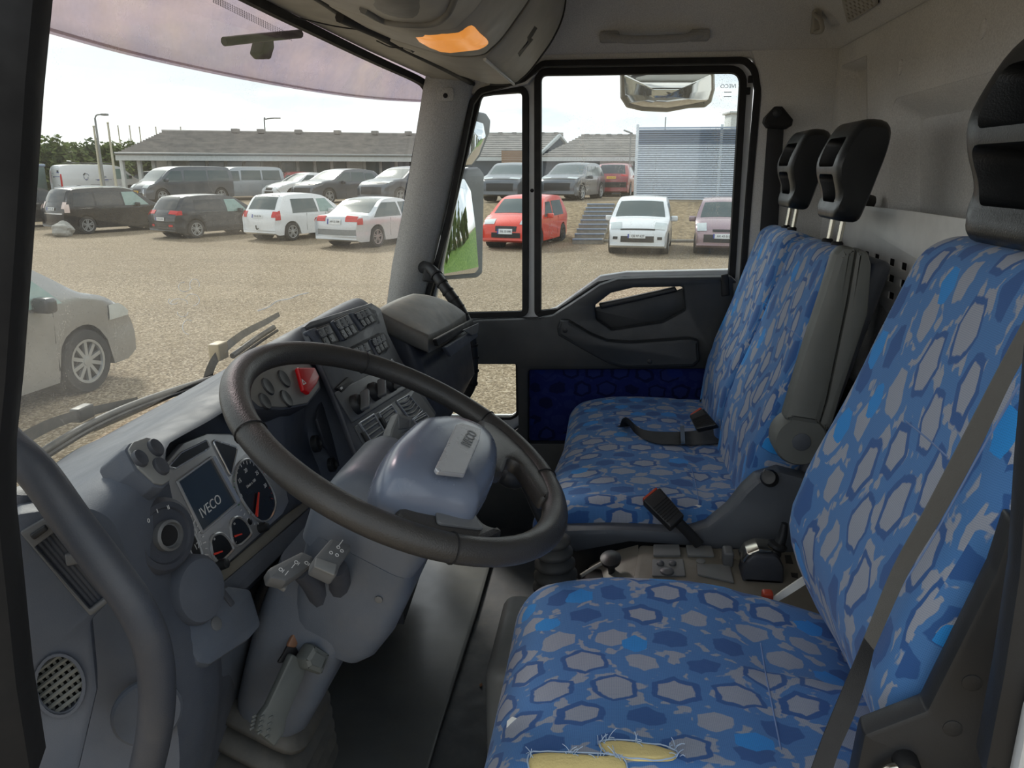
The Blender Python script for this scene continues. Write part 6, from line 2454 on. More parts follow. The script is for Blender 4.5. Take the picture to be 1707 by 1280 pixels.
            if m_ == 'plate_white' and sp.get('eu', True):
                panel('plate_band', fp, rect(-wd*.46, 0, wd*.07, upv.length*.95), (), .002, 0, 'plate_blue', pl_)
        # wheels
        for x in s.wx:
            for sg in (-1, 1):
                yc = s.W/2*.985-.11
                fw2 = Fr((x, sg*(yc), s.wr), (0, sg, 0))
                ar = lathe('wheel_arch', Fr((x, sg*(s.W/2*.94-.25), s.wr+.02), (0, sg, 0)), [(s.wr*1.14, -.2), (s.wr*1.14, .18), (.01, .18)], 'arch', r_, n=28)
                wh = lathe('wheel', fw2, [(s.wr*.62, -.10), (s.wr*.97, -.10), (s.wr, -.07), (s.wr, .07), (s.wr*.96, .10), (s.wr*.72, .105), (s.wr*.68, .09), (s.wr*.66, .05), (.01, .045)], 'tyre', r_, n=32)
                rimm = sp.get('rim', 'rim')
                rd_ = MB()
                rd_.add(lathe_mesh(fw2, [(s.wr*.70, .085), (s.wr*.70, .102), (s.wr*.62, .100), (s.wr*.60, .075)], 32, cap=False))
                rd_.add(lathe_mesh(fw2, [(s.wr*.16, .05), (s.wr*.16, .092), (.01, .096)], 16))
                ns = sp.get('spokes', 5)
                for i in range(ns):
                    a = 2*pi*i/ns+.3
                    d, e = V((cos(a), sin(a))), V((-sin(a), cos(a)))
                    for dd in ((-.5, .5) if ns < 8 else (0,)):
                        w_ = s.wr*(.055 if ns < 8 else .06)
                        b0, b1 = d*s.wr*.12+e*dd*s.wr*.10, d*s.wr*.64+e*dd*s.wr*.22
                        qd = [fw2.w(*(b0-e*w_), .088), fw2.w(*(b1-e*w_), .090), fw2.w(*(b1+e*w_), .090), fw2.w(*(b0+e*w_), .088)]
                        rd_.add((qd+[p-fw2.n*.03 for p in qd], [(0, 1, 2, 3), (0, 4, 5, 1), (1, 5, 6, 2), (2, 6, 7, 3), (3, 7, 4, 0)]))
                rd_.build('wheel_rim', rimm, wh)
        # mirrors
        for sg in (-1, 1):
            x, z = sp.get('mir', (.26, .60))
            p = s.side(x*h2, z*s.H+.03, sg, .09)
            rbox('side_mirror', T(*p), .07, .10, .075, .04, sp.get('mirm', pm), r_, k=2)
        # dark underbody
        rbox('underbody', T(0, 0, s.clear+.07), s.L*.44, s.W*.40, .06, .02, 'arch', r_, k=1)
        if sp.get('rails'):
            for sg in (-1, 1):
                tube('roof_rail', [s.topy(t_, sg*.9, .03) for t_ in sp['rails']], .018, 'chrome', r_, n=6)
        if sp.get('antenna'):
            p = s.topy(sp['antenna'], 0, .0)
            tube('antenna', [p, p+V((-.18, 0, .13))], .006, 'black_matt', r_, n=5, smooth=1)
        if 'sill' in sp:
            patch_side('sill_trim', (-.9*h2, .88*h2, s.clear+.05, s.clear+.05), (-.9*h2, .88*h2, s.clear+.11, s.clear+.11), sp['sill'], .006)
        if 'bumper' in sp:
            m_, (a, b) = sp['bumper']
            patch_top('bumper', a, b, -.96, .96, m_, .012, 6, 3)
        for fn in sp.get('extra', ()):
            fn(s, r_)
        return r_


def place(r_, car, px0, px1, pyb, ang, z=0., manual=None):
    """turn a car to its heading (degrees from picture right, 90 = away) and stand it where its outline falls"""
    d = gRT*cos(R(ang))+gFW*sin(R(ang))
    rz = atan2(d.y, d.x)
    M = Matrix.Rotation(rz, 3, 'Z')
    pos = gp_at((px0+px1)/2, pyb, z)
    box = [V((sx*car.L/2*.97, sy*car.W/2*.93, h)) for sx in (-1, 1) for sy in (-1, 1) for h in (.5, car.H*.6)]
    whl = [V((x, sy*car.W/2*.93, 0)) for x in car.wx for sy in (-1, 1)]
    for _ in range(14):
        xs = [pj(pos+M @ q)[0] for q in box]
        ys = [pj(pos+M @ q)[1] for q in whl]
        ex = (px0+px1)/2-(min(xs)+max(xs))/2
        ey = pyb-max(ys)
        dist = (pos-CAM).dot(FW)
        pos += gRT*(ex*dist/FPX)
        sc_y = FPX*(CAM.z-z)/dist**2
        pos -= gFW*(ey/sc_y*.6)
        pos.z = z
    r_.location = pos
    r_.rotation_euler = (0, 0, rz)
    return r_


HATCH = [(-1, .24), (-1.0, .40), (-.985, .56), (-.93, .66), (-.80, .90), (-.70, .97), (-.40, 1.0), (0, .99), (.22, .93), (.40, .79), (.56, .655), (.70, .62), (.88, .53), (.97, .44), (1, .34), (1, .22)]
MPV = [(-1, .24), (-1.0, .40), (-.99, .56), (-.95, .68), (-.87, .90), (-.80, .965), (-.45, 1.0), (0, .99), (.25, .93), (.45, .78), (.62, .645), (.78, .59), (.92, .50), (.98, .42), (1, .32), (1, .20)]
SUV = [(-1, .28), (-1.0, .45), (-.98, .58), (-.92, .68), (-.76, .90), (-.66, .96), (-.35, 1.0), (0, .99), (.18, .93), (.36, .79), (.50, .685), (.66, .655), (.88, .58), (.97, .50), (1, .40), (1, .24)]
SEDAN = [(-1, .26), (-1.0, .44), (-.985, .60), (-.93, .665), (-.68, .69), (-.42, .93), (-.28, .985), (-.05, 1.0), (.12, .96), (.34, .79), (.46, .675), (.60, .64), (.86, .54), (.96, .46), (1, .36), (1, .22)]
VAN = [(-1, .20), (-1.0, .40), (-.995, .62), (-.985, .88), (-.95, .97), (-.70, 1.0), (.0, 1.0), (.30, .98), (.46, .90), (.64, .70), (.74, .60), (.90, .50), (.97, .42), (1, .32), (1, .18)]

hatch = Car(3.9, 1.70, 1.50, HATCH, 2.46, .30, .86)
small = Car(3.6, 1.60, 1.47, HATCH, 2.36, .28, .86)
mpv = Car(4.36, 1.78, 1.64, MPV, 2.75, .32, .96)
coupe = Car(4.05, 1.70, 1.43, HATCH, 2.47, .31, .88)
sedan = Car(4.55, 1.77, 1.43, SEDAN, 2.65, .32, .84)
suv = Car(4.69, 1.86, 1.62, SUV, 2.85, .36, .98, clear=.22)
van = Car(4.98, 1.92, 1.88, VAN, 3.0, .33, 1.10, tumble=.10, plan=.04)
vanp = Car(4.80, 1.88, 1.74, VAN, 3.2, .34, 1.08, tumble=.12, plan=.05)
gmpv = Car(4.37, 1.84, 1.64, MPV, 2.72, .33, .98)

HS = [(-.62, -.02, -.60, -.06, .60, .90), (.02, .44, .00, .22, .60, .89)]
MS = [(-.84, -.48, -.78, -.48, .61, .90), (-.45, .02, -.45, -.0, .61, .91), (.05, .50, .04, .26, .60, .90)]
SS = [(-.66, -.06, -.46, -.10, .63, .92), (-.02, .40, -.05, .14, .62, .92)]
US = [(-.72, -.40, -.62, -.40, .65, .88), (-.37, .0, -.37, -.04, .65, .91), (.03, .42, .0, .16, .65, .91)]
# t positions of profile stretches, measured on each roof line


def tt(car, i):
    """parameter of control point i of the roof line"""
    k = i*4
    return car.arc[k]/car.arc[-1]


def spec(car, **k):
    d = dict(wind=(tt(car, 8)+.004, tt(car, 10)-.004), rear=(tt(car, 3)+.004, tt(car, 5)-.012), sides=HS)
    d.update(k)
    return d


def rearlamps(car, u0=.66, u1=.98, i0=1.6, i1=2.9, m_='tail_red'):
    a = lambda i: tt(car, int(i))+(tt(car, int(i)+1)-tt(car, int(i)))*(i-int(i))
    return (a(i0), a(i1), u0, u1, m_)


def tti(car, i):
    m = len(car.arc)//4
    i = min(i, m)
    k = int(i)
    return tt(car, k)+(tt(car, min(k+1, m))-tt(car, k))*(i-k)


def front(car, lamp=(11.8, 12.9), grille=(13.1, 13.9), low=(14.2, 14.75), gm='grille', lu=.52):
    return [(tti(car, lamp[0]), tti(car, lamp[1]), lu, .97, 'head_lamp'), (tti(car, grille[0]), tti(car, grille[1]), -.45, .45, gm), (tti(car, low[0]), tti(car, low[1]), -.62, .62, gm)]


REARS = 'cars parked tail to the yard'
# ---- lower yard, left row
cA = suv.build('parked_car', 'black car at the left edge of the yard, mostly behind the door frame', 'cars in the lower yard', 'black',
               spec(suv, sides=US, glass='car_glass_dark', tops=[rearlamps(suv, .5, .98, 2.2, 2.9)], sidelamps=[(-.98, -.86, .58, .64, 'tail_red')], rim='rim_dark', spokes=5, plates=[(tti(suv, 1.2), tti(suv, 1.5), '', 'plate_white', .5)]))
place(cA, suv, -10, 96, 382, 54)
cB = mpv.build('parked_car', 'black people carrier with pale rear lamps beside a white boulder', 'cars in the lower yard', 'black',
               spec(mpv, light_front=True, sides=MS, side_glass='car_glass_dark', rear_glass='car_glass_dark', tops=[rearlamps(mpv, .74, .99, 2.0, 3.1, 'tail_clear'), (tti(mpv, 1.25), tti(mpv, 1.4), -.8, .8, 'chrome')],
                    plates=[(tti(mpv, 1.75), tti(mpv, 2.15), 'BY 42 338', 'plate_white', .52)], sidelamps=[(-.985, -.90, .48, .66, 'tail_clear')], rails=(tt(mpv, 5)+.01, tt(mpv, 6), tt(mpv, 7), tt(mpv, 8)), antenna=tt(mpv, 5)+.02, sill='black_matt'))
place(cB, mpv, 87, 270, 390, 57)
cC = coupe.build('parked_car', 'dark grey three door hatchback between the black people carrier and the white hatchback', 'cars in the lower yard', 'charcoal',
                 spec(coupe, light_front=True, glass='car_glass', side_glass='car_glass_dark', rear_glass='car_glass_dark', tops=[rearlamps(coupe, .52, .98, 2.1, 2.9), (tti(coupe, .9), tti(coupe, 1.05), -.9, .9, 'black_matt'), (tti(coupe, .3), tti(coupe, .6), .55, .8, 'tail_red')],
                      plates=[(tti(coupe, 1.15), tti(coupe, 1.6), 'CA 52 422', 'plate_white', .5)], sidelamps=[(-.985, -.86, .56, .66, 'tail_red')], spokes=5))
place(cC, coupe, 275, 423, 397, 57)
cD = hatch.build('parked_car', 'white hatchback seen from behind in the left lower row', 'cars in the lower yard', 'white',
                 spec(hatch, light_front=True, tops=[rearlamps(hatch, .76, .99, 1.7, 2.75)], plates=[(tti(hatch, 1.6), tti(hatch, 2.05), 'CN 82 741', 'plate_white', .5)], sidelamps=[(-.985, -.88, .46, .66, 'tail_red')], antenna=tt(hatch, 6)-.02,
                      extra=[lambda s, r_: tube('tow_hook', [V((-s.L/2, 0, .42)), V((-s.L/2-.10, 0, .40)), V((-s.L/2-.12, 0, .52))], .02, 'black_matt', r_, n=6)]))
place(cD, hatch, 430, 566, 401, 60)
cE = sedan.build('parked_car', 'silver saloon partly behind the passenger A pillar', 'cars in the lower yard', 'silver',
                 spec(sedan, sides=SS, rear=(tt(sedan, 4)+.01, tt(sedan, 6)-.012), tops=[rearlamps(sedan, .48, .98, 1.7, 2.7), (tti(sedan, .1), tti(sedan, .75), -.95, .95, 'wall_grey')],
                      plates=[(tti(sedan, 1.35), tti(sedan, 2.0), 'AM 52 308', 'plate_white', .52)], sidelamps=[(-.985, -.88, .50, .63, 'tail_red')]))
place(cE, sedan, 545, 712, 412, 63)
# ---- lower yard, right side
cF = hatch.build('parked_car', 'orange red hot hatchback seen through the quarter window', 'cars in the lower yard', 'orange_red',
                 spec(hatch, tops=front(hatch, (11.7, 12.7), (13.0, 13.9), (14.1, 14.9)), plates=[(tti(hatch, 13.5), tti(hatch, 14.3), 'DL 22 098', 'plate_white', .5)], mirm='car_paint_orange_red', rim='rim_dark'))
place(cF, hatch, 813, 936, 414, 250)
cG = hatch.build('parked_car', 'white hatchback facing the truck beside the stairs', 'cars in the lower yard', 'white',
                 spec(hatch, tops=[(tti(hatch, 11.6), tti(hatch, 12.8), .58, .98, 'head_lamp'), (tti(hatch, 12.75), tti(hatch, 12.95), -.62, .62, 'grille'), (tti(hatch, 13.9), tti(hatch, 14.8), -.62, .62, 'grille'), (tti(hatch, 14.0), tti(hatch, 14.4), .74, .92, 'grille')],
                      plates=[(tti(hatch, 13.6), tti(hatch, 14.2), 'CB 97 627', 'plate_white', .52)], rim='rim'))
place(cG, hatch, 1013, 1121, 423, 257)
cH = small.build('parked_car', 'dusty pink small car at the right end of the lower yard', 'cars in the lower yard', 'mauve',
                 spec(small, tops=[(tti(small, 11.6), tti(small, 13.0), .62, .98, 'head_lamp'), (tti(small, 12.8), tti(small, 13.2), -.4, .4, 'grille'), (tti(small, 13.6), tti(small, 14.8), -.75, .75, 'grille')],
                      plates=[(tti(small, 13.5), tti(small, 14.2), 'AK 43 015', 'plate_white', .52)]))
place(cH, small, 1157, 1256, 424, 255)
# ---- the near grey car at the left
cI = gmpv.build('parked_car', 'dusty silver grey people carrier right in front of the truck', 'cars in the lower yard', 'silver_grey',
                spec(gmpv, light_front=True, sides=MS, wind=(tt(gmpv, 8)+.004, tt(gmpv, 10)-.004), tops=front(gmpv, (11.9, 12.9), lu=.62), sidelamps=[(.80, .955, .42, .52, 'head_lamp')], spokes=10, mirm='car_paint_charcoal', mir=(.36, .60), seams=(.44, -.02, -.46)))
cI.location = (0, 0, 0)
# heading to picture right, slightly nearing; its front wheel stands at a known spot
ang = R(77)
dI = gRT*cos(ang)+gFW*sin(ang)
wheel = at(150, 652, Z=0)
lat = gFW*cos(ang)-gRT*sin(ang)
cI.location = wheel - dI*gmpv.wx[1] + lat*(gmpv.W/2*.93)
cI.rotation_euler = (0, 0, atan2(dI.y, dI.x))

# ---- upper terrace
c1 = suv.build('parked_car', 'navy blue estate car left of the white van', 'cars on the upper car park', 'navy', spec(suv, sides=US, glass='car_glass_dark', tops=[rearlamps(suv, .6, .98, 2.0, 2.9)], plates=()))
place(c1, suv, 27, 112, 320, 40, tz(69.5))


def van_marks(s, r_):
    """printed marks and door furniture of the white van"""
    for sg in (-1, 1):
        for (x0, x1, z0, z1, m_) in ((-.10, .04, .60, .66, 'logo_grey'), (-.18, .08, .52, .55, 'logo_blue'), (-.22, .16, .53, .555, 'logo_grey'), (-.02, .08, .47, .485, 'logo_grey'), (-.34, -.02, .375, .40, 'grille'), (.30, .36, .36, .385, 'grille'), (.42, .48, .355, .38, 'grille'), (.0, .24, .33, .342, 'logo_grey'), (-.30, -.16, .335, .347, 'logo_blue')):
            s.patch_side('printed_mark', (x0*s.L/2, x1*s.L/2, z0*s.H, z0*s.H), (x0*s.L/2, x1*s.L/2, z1*s.H, z1*s.H), m_, .004, (sg,), 2, r_)
        c0 = (-.42*s.L/2, .64*s.H)
        for k, (a, m_) in enumerate(((20, 'logo_grey'), (95, 'plate_ink'), (160, 'logo_grey'), (230, 'logo_blue'), (300, 'logo_grey'))):
            P = [s.side(c0[0]+.17*cos(R(a+q))*(1-.1*k % 2), c0[1]+.19*sin(R(a+q)), sg, .006) for q in (0, 20, 40, 58)]
            tube('printed_swirl', P, .022 if k != 1 else .034, m_, r_, n=5)
        for x in (-.92, ):
            pass
    for (t0, t1, u0, u1, m_) in ((2.42, 2.5, .05, .5, 'logo_grey'), (2.18, 2.24, .35, .8, 'logo_grey'), (2.0, 2.08, -.1, .2, 'grille'), (2.05, 2.1, -.85, .2, 'logo_blue'), (2.62, 2.82, -.75, -.55, 'plate_ink'), (2.52, 2.62, -.80, -.5, 'logo_blue')):
        s.patch_top('printed_mark', tti(s, t0), tti(s, t1), u0, u1, m_, .012, 3, 2, r_)
    for q in (.15, .55, .8):
        t_ = tt(s, 5)+(tt(s, 7)-tt(s, 5))*q
        tube('roof_bar', [s.topy(t_, u, .09) for u in (-.85, 0, .85)], .025, 'grille', r_, n=6)
    for sg in (-1, 1):
        tube('roof_bar', [s.topy(tt(s, 5)+(tt(s, 7)-tt(s, 5))*q, sg*.8, .10) for q in (.0, .5, .95)], .022, 'grille', r_, n=6)
    tube('load_bar', [s.topy(tt(s, 5)+.01, -.75, .20), s.topy(tt(s, 5)+.03, .55, .22)], .03, 'label_white', r_, n=6, smooth=1)


c2v = van.build('parked_van', 'white work van with roof bars and blue printed marks', 'cars on the upper car park', 'white',
                spec(van, light_front=True, cat='van', wind=(tt(van, 8)+.01, tt(van, 10)), rear=(tti(van, 3.55), tti(van, 3.6)), sides=[(.24, .66, .24, .42, .56, .88)], seams=(.20, -.42),
                     tops=[(tti(van, 1.2), tti(van, 2.75), .90, .995, 'tail_red')], sidelamps=[(-.995, -.955, .34, .72, 'tail_red')], plates=(), mir=(.60, .62), mirm='black_matt', extra=[van_marks]))
place(c2v, van, 90, 238, 329, 47, tz(164.0))
gD = front(vanp, (10.9, 12.0), (12.3, 13.0), (13.2, 13.9))
VS = [(-.90, -.40, -.88, -.40, .60, .90), (-.36, .16, -.36, .14, .60, .90), (.20, .66, .20, .42, .58, .88)]
c3 = vanp.build('parked_van', 'dark grey passenger van with a yellow plate beside the white work van', 'cars on the upper car park', 'slate',
                spec(vanp, cat='van', wind=(tt(vanp, 8)+.01, tt(vanp, 10)), rear=(tti(vanp, 2.6), tti(vanp, 3.5)), sides=VS, seams=(.18, -.38), tops=gD+[(tti(vanp, 12.4), tti(vanp, 13.8), .66, .74, 'chrome')], plates=[(tti(vanp, 12.8), tti(vanp, 13.25), 'CX 19 046', 'plate_yellow', .52)], eu=False, mir=(.56, .62)))
place(c3, vanp, 234, 368, 339, 232, tz(301.0))
c4 = vanp.build('parked_van', 'pale silver passenger van beside the dark grey passenger van', 'cars on the upper car park', 'pale_grey',
                spec(vanp, cat='van', wind=(tt(vanp, 8)+.01, tt(vanp, 10)), rear=(tti(vanp, 2.6), tti(vanp, 3.5)), sides=VS, seams=(.18, -.38), tops=gD, plates=(), mir=(.56, .62)))
place(c4, vanp, 332, 460, 334, 230, tz(396.0))
c5 = sedan.build('parked_car', 'low white car behind the dark sport utility with the closed nose', 'cars on the upper car park', 'white', spec(sedan, sides=SS, rear=(tt(sedan, 4)+.01, tt(sedan, 6)-.012), tops=front(sedan), plates=()))
place(c5, sedan, 461, 556, 334, 225, tz(508.5))
bz = [(tti(suv, 11.7), tti(suv, 12.15), .45, .98, 'head_lamp'), (tti(suv, 12.2), tti(suv, 12.5), -.9, .9, 'grille'), (tti(suv, 13.4), tti(suv, 14.8), -.75, .75, 'grille')]
for lab, a, b, yb, an, pm_ in (('dark sport utility with a closed nose left of the passenger A pillar', 502, 626, 340, 232, 'slate'),
                               ('dark sport utility whose flank runs behind the passenger A pillar', 606, 742, 341, 236, 'slate'),
                               ('grey sport utility behind the orange red hatchback', 806, 897, 335, 256, 'slate'),
                               ('grey sport utility at the top of the stairs', 904, 1004, 334, 247, 'slate')):
    q = suv.build('parked_car', lab, 'cars on the upper car park', pm_, spec(suv, sides=US, tops=bz, plates=(), mirm='car_paint_charcoal'))
    place(q, suv, a, b, yb, an, tz((a+b)/2))
c9 = suv.build('parked_car', 'dark red sport utility with a yellow plate left of the slatted screen', 'cars on the upper car park', 'red',
               spec(suv, sides=US, glass='car_glass_dark', tops=[rearlamps(suv, .55, .98, 2.3, 2.9), (tti(suv, .1), tti(suv, 1.0), -.95, .95, 'grille')], plates=[(tti(suv, 1.7), tti(suv, 2.2), 'EA 20 164', 'plate_yellow', .52)], eu=False))
place(c9, suv, 996, 1056, 328, 76, tz(1026.0))
c10 = small.build('parked_car', 'small red car in front of the showroom windows', 'cars on the upper car park', 'red', spec(small, tops=front(small), plates=()))
place(c10, small, 458, 508, 331, 215, tz(485.0))
c11 = hatch.build('parked_car', 'dark car just visible left of the showroom posts', 'cars on the upper car park', 'charcoal', spec(hatch, tops=front(hatch), plates=()))
place(c11, hatch, 224, 268, 323, 200, tz(239.0))

def gdist(px_, dist, z):
    """spot on a level plane at a pixel column and a distance along the view"""
    d = ray(px_, 268)
    d = V((d.x, d.y, 0))
    k = dist/d.dot(gFW)
    return V((d.x*k, d.y*k, z))


def zat(px_, dist, py):
    d = ray(px_, py)
    k = dist/V((d.x, d.y, 0)).dot(gFW)
    return CAM.z+d.z*k



# ---- boulder, container
bo_ = gp_at(107, 394)
bm = bmesh.new()
bmesh.ops.create_icosphere(bm, subdivisions=3, radius=.33)
for v_ in bm.verts:
    n_ = v_.co.normalized()
    v_.co *= 1+.10*sin(n_.x*5+1)*cos(n_.y*4)+.07*sin(n_.z*7+n_.x*3)
    v_.co.z = max(v_.co.z*.9, -.24)
me = bpy.data.meshes.new('boulder')
bm.to_mesh(me)
bm.free()
bol = link('boulder', me, 'stone')
bol.location = bo_+V((0, 0, .22))
tag(bol, 'pale rounded boulder behind the black people carrier', 'boulder')
ct_ = root('waste_container', gdist(36, 47, .70), 'grey green waste container left of the navy estate car', 'container')
cpos = ct_.location
rbox('container_body', T(*(cpos+V((0, 0, .9)))), .8, .8, .9, .05, 'container', ct_, k=1)
rbox('container_lid', T(*(cpos+V((0, 0, 1.86)))), .84, .84, .08, .04, 'slat_dark', ct_, k=1)

# ---- stairs
sr = root('garden_stairs', gp_at(985, 404), 'flight of grey concrete stairs up the earth bank', 'stairs')
sl0, sr0 = gp_at(954, 407), gp_at(1004, 407)
st0, st1 = gp_at(981, 341, TZ), gp_at(1026, 341, TZ)
for i in range(9):
    a, b = i/9, (i+1)/9
    l0, l1 = sl0*(1-a)+st0*a, sl0*(1-b)+st0*b
    r0, r1 = sr0*(1-a)+st1*a, sr0*(1-b)+st1*b
    z = TZ*(i+1)/9+.03
    top = [V((p.x, p.y, z)) for p in (l0, r0, r1, l1)]
    botm = [V((p.x, p.y, 0)) for p in (l0, r0, r1, l1)]
    mk('step', top+botm, [(0, 1, 2, 3), (0, 4, 5, 1), (1, 5, 6, 2), (2, 6, 7, 3), (3, 7, 4, 0)], 'concrete', sr, smooth=False)
    lip = [p+V((0, 0, .015)) for p in top[:2]]
    tube('step_edge', [lip[0], lip[1]], .03, 'slat_dark', sr, n=6, smooth=1)
# kerb line at the foot of the bank
kb2 = struct(tube('kerb_trim', [gp_at(x, y)+V((0, 0, .04)) for x, y in ((1004, 404), (1100, 404), (1260, 404), (1500, 404))], .06, 'concrete', n=6, smooth=1), 'low concrete kerb at the foot of the bank')


# ---- slatted screen
def gpz(px_, pybase, py, z0=TZ):
    """point above a terrace spot (pixel px, base row) at the height seen at row py"""
    b = gp_at(px_, pybase, z0)
    d = ray(px_, py)
    k = (b-CAM).dot(gFW)/d.dot(gFW)
    return CAM+d*k


se = root('slatted_screen', gp_at(1130, 334, TZ), 'tall pale blue slatted screen wall on the upper car park', 'screen')
s0, s1 = gp_at(1057, 333, TZ), gp_at(1260, 334, TZ)
ztp = gpz(1057, 333, 212).z
zmid = gpz(1057, 333, 240).z
NS = 34
dv = (s1-s0)
sn = V((dv.y, -dv.x, 0)).normalized()
if sn.dot(gFW) > 0:
    sn = -sn
for i in range(NS):
    z = TZ+.06+(ztp-TZ-.10)*i/(NS-1)
    h_ = (ztp-TZ)/NS*.36
    m_ = 'slat' if z < zmid else 'slat_dark'
    a, b = s0+V((0, 0, z-TZ)), s1+V((0, 0, z-TZ))
    mk('slat', [a+V((0, 0, h_))-sn*.03, a-V((0, 0, h_))+sn*.03, b-V((0, 0, h_))+sn*.03, b+V((0, 0, h_))-sn*.03]+[q-sn*.03 for q in (a+V((0, 0, h_))-sn*.03, a-V((0, 0, h_))+sn*.03, b-V((0, 0, h_))+sn*.03, b+V((0, 0, h_))-sn*.03)],
       [(0, 1, 2, 3), (7, 6, 5, 4), (0, 4, 5, 1), (1, 5, 6, 2), (2, 6, 7, 3), (3, 7, 4, 0)], m_, se, smooth=False)
for px_ in (1058, 1195, 1259):
    p = gp_at(px_, 333.5, TZ)
    rbox('screen_post', T(p.x+sn.x*.06, p.y+sn.y*.06, (TZ+ztp)/2+.05), .06, .06, (ztp-TZ)/2+.05, .01, 'slat', se, k=1)
bb0, bb1 = s0-sn*.10, s1-sn*.10
mk('screen_backing', [bb0, bb1, bb1+V((0, 0, ztp-TZ-.1)), bb0+V((0, 0, ztp-TZ-.1))]+[q-sn*.03 for q in (bb0, bb1, bb1+V((0, 0, ztp-TZ-.1)), bb0+V((0, 0, ztp-TZ-.1)))],
   [(0, 1, 2, 3), (7, 6, 5, 4), (0, 4, 5, 1), (1, 5, 6, 2), (2, 6, 7, 3), (3, 7, 4, 0)], 'slat_dark', se, smooth=False)
twr = root('white_tower', gp_at(1215, 320, TZ), 'small white flat roofed block behind the slatted screen', 'building')
tp = gpz(1226, 318, 190)
tb = gp_at(1226, 318, TZ)
rbox('tower_wall', T(tb.x, tb.y, (TZ+tp.z)/2, rz=atan2(gRT.y, gRT.x)), .85, .8, (tp.z-TZ)/2, .02, 'fascia', twr, k=1)
rbox('tower_roof', T(tb.x, tb.y, tp.z+.04, rz=atan2(gRT.y, gRT.x)), 1.0, .95, .07, .02, 'wall_white', twr, k=1)


# ---- showroom: long low building with tiled hip roof and glass front
def wallrun(A, B, z0, z1, parent, posts, mat='wall_white', glassm='shop_glass', fas=.35, post_w=.09, sills=.0):
    """posts and panes between ground spots A and B"""
    dv_ = B-A
    n_ = V((dv_.y, -dv_.x, 0)).normalized()
    if n_.dot(gFW) > 0:
        n_ = -n_
    for i in range(posts+1):
        p = A+dv_*i/posts+n_*.05
        rbox('post', T(p.x, p.y, (z0+z1)/2, rz=atan2(dv_.y, dv_.x)), post_w, post_w, (z1-z0)/2, .01, 'fascia', parent, k=1)
    for i in range(posts):
        a, b = A+dv_*(i+.04)/posts, A+dv_*(i+.96)/posts
        mk('window_pane', [V((a.x, a.y, z0+sills)), V((b.x, b.y, z0+sills)), V((b.x, b.y, z1)), V((a.x, a.y, z1))], [(0, 1, 2, 3)], glassm if (i*7) % 5 else 'wall_white', parent, smooth=False)
    return n_


bd_ = root('showroom', gdist(450, 46, TZ), 'long low car showroom with grey tiled roof and glass front', 'building')
DA, DB = 44., 52.
A_ = gdist(200, DA, TZ)
B_ = gdist(760, DB, TZ)
ze = zat(200, DA, 258)
zr = zat(275, DA, 221)+.25
nW = wallrun(gdist(280, DA+2.5, TZ), gdist(760, DB+2.0, TZ), TZ, ze, bd_, 17)
pa, pb_ = gdist(280, DA+3.2, TZ), gdist(760, DB+3.2, TZ)
for k in range(4):
    p = gdist((203, 232, 256, 284)[k], DA+.6*k, TZ)
    rbox('porch_post', T(p.x, p.y, (TZ+ze)/2), .10, .10, (ze-TZ)/2, .01, 'fascia', bd_, k=1)
wl_ = [gdist(252, DA+4, TZ), gdist(330, DA+3.4, TZ)]
mk('brick_wall', [V((wl_[0].x, wl_[0].y, TZ)), V((wl_[1].x, wl_[1].y, TZ)), V((wl_[1].x, wl_[1].y, ze)), V((wl_[0].x, wl_[0].y, ze))], [(0, 1, 2, 3)], 'wall_white', bd_, smooth=False)
bk = [pa+gFW*6, pb_+gFW*6]
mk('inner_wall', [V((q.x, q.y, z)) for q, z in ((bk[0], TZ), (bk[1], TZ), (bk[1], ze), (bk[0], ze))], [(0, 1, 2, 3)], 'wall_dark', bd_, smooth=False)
# roof: eaves polygon and ridge, courses of tiles as stepped strips
e0, e1 = gdist(193, DA-.6, ze), gdist(770, DB-.6, ze)
r0_, r1_ = gdist(275, DA+6, zr), gdist(770, DB+6, zr+.1)
bk0 = gdist(215, DA+12, ze)
NC = 16
for k in range(NC):
    a, b = k/NC, (k+1)/NC
    P = [e0.lerp(r0_, a), e1.lerp(r1_, a), e1.lerp(r1_, b), e0.lerp(r0_, b)]
    up_ = V((0, 0, .10))
    mk('tile_course', [P[0]+up_, P[1]+up_, P[2]+up_*.2, P[3]+up_*.2, P[0], P[1]], [(0, 1, 2, 3), (4, 5, 1, 0)], 'roof_tile', bd_, smooth=False)
mk('hip_end', [e0, r0_, bk0], [(0, 1, 2)], 'roof_tile', bd_, smooth=False)
tube('ridge', [r0_+V((0, 0, .08)), r1_+V((0, 0, .08))], .12, 'roof_tile', bd_, n=6, smooth=1)
for t_ in (.22, .30, .42, .55, .68, .80):
    p = r0_.lerp(r1_, t_)
    rbox('roof_vent', T(p.x, p.y, p.z+.18), .22, .22, .14, .04, 'roof_tile', bd_, k=1)
fz = V((0, 0, .30))
mk('fascia', [e0+V((0, 0, .02)), e1+V((0, 0, .02)), e1-fz, e0-fz]+[q+gFW*.2 for q in (e0, e1, e1-fz, e0-fz)], [(0, 1, 2, 3), (3, 2, 6, 7), (0, 3, 7, 4)], 'fascia', bd_, smooth=False)
tube('gutter', [e0+V((0, 0, .06))-gFW*.06, e1+V((0, 0, .06))-gFW*.06], .07, 'pole_grey', bd_, n=6, smooth=1)
for i in range(26):
    pass


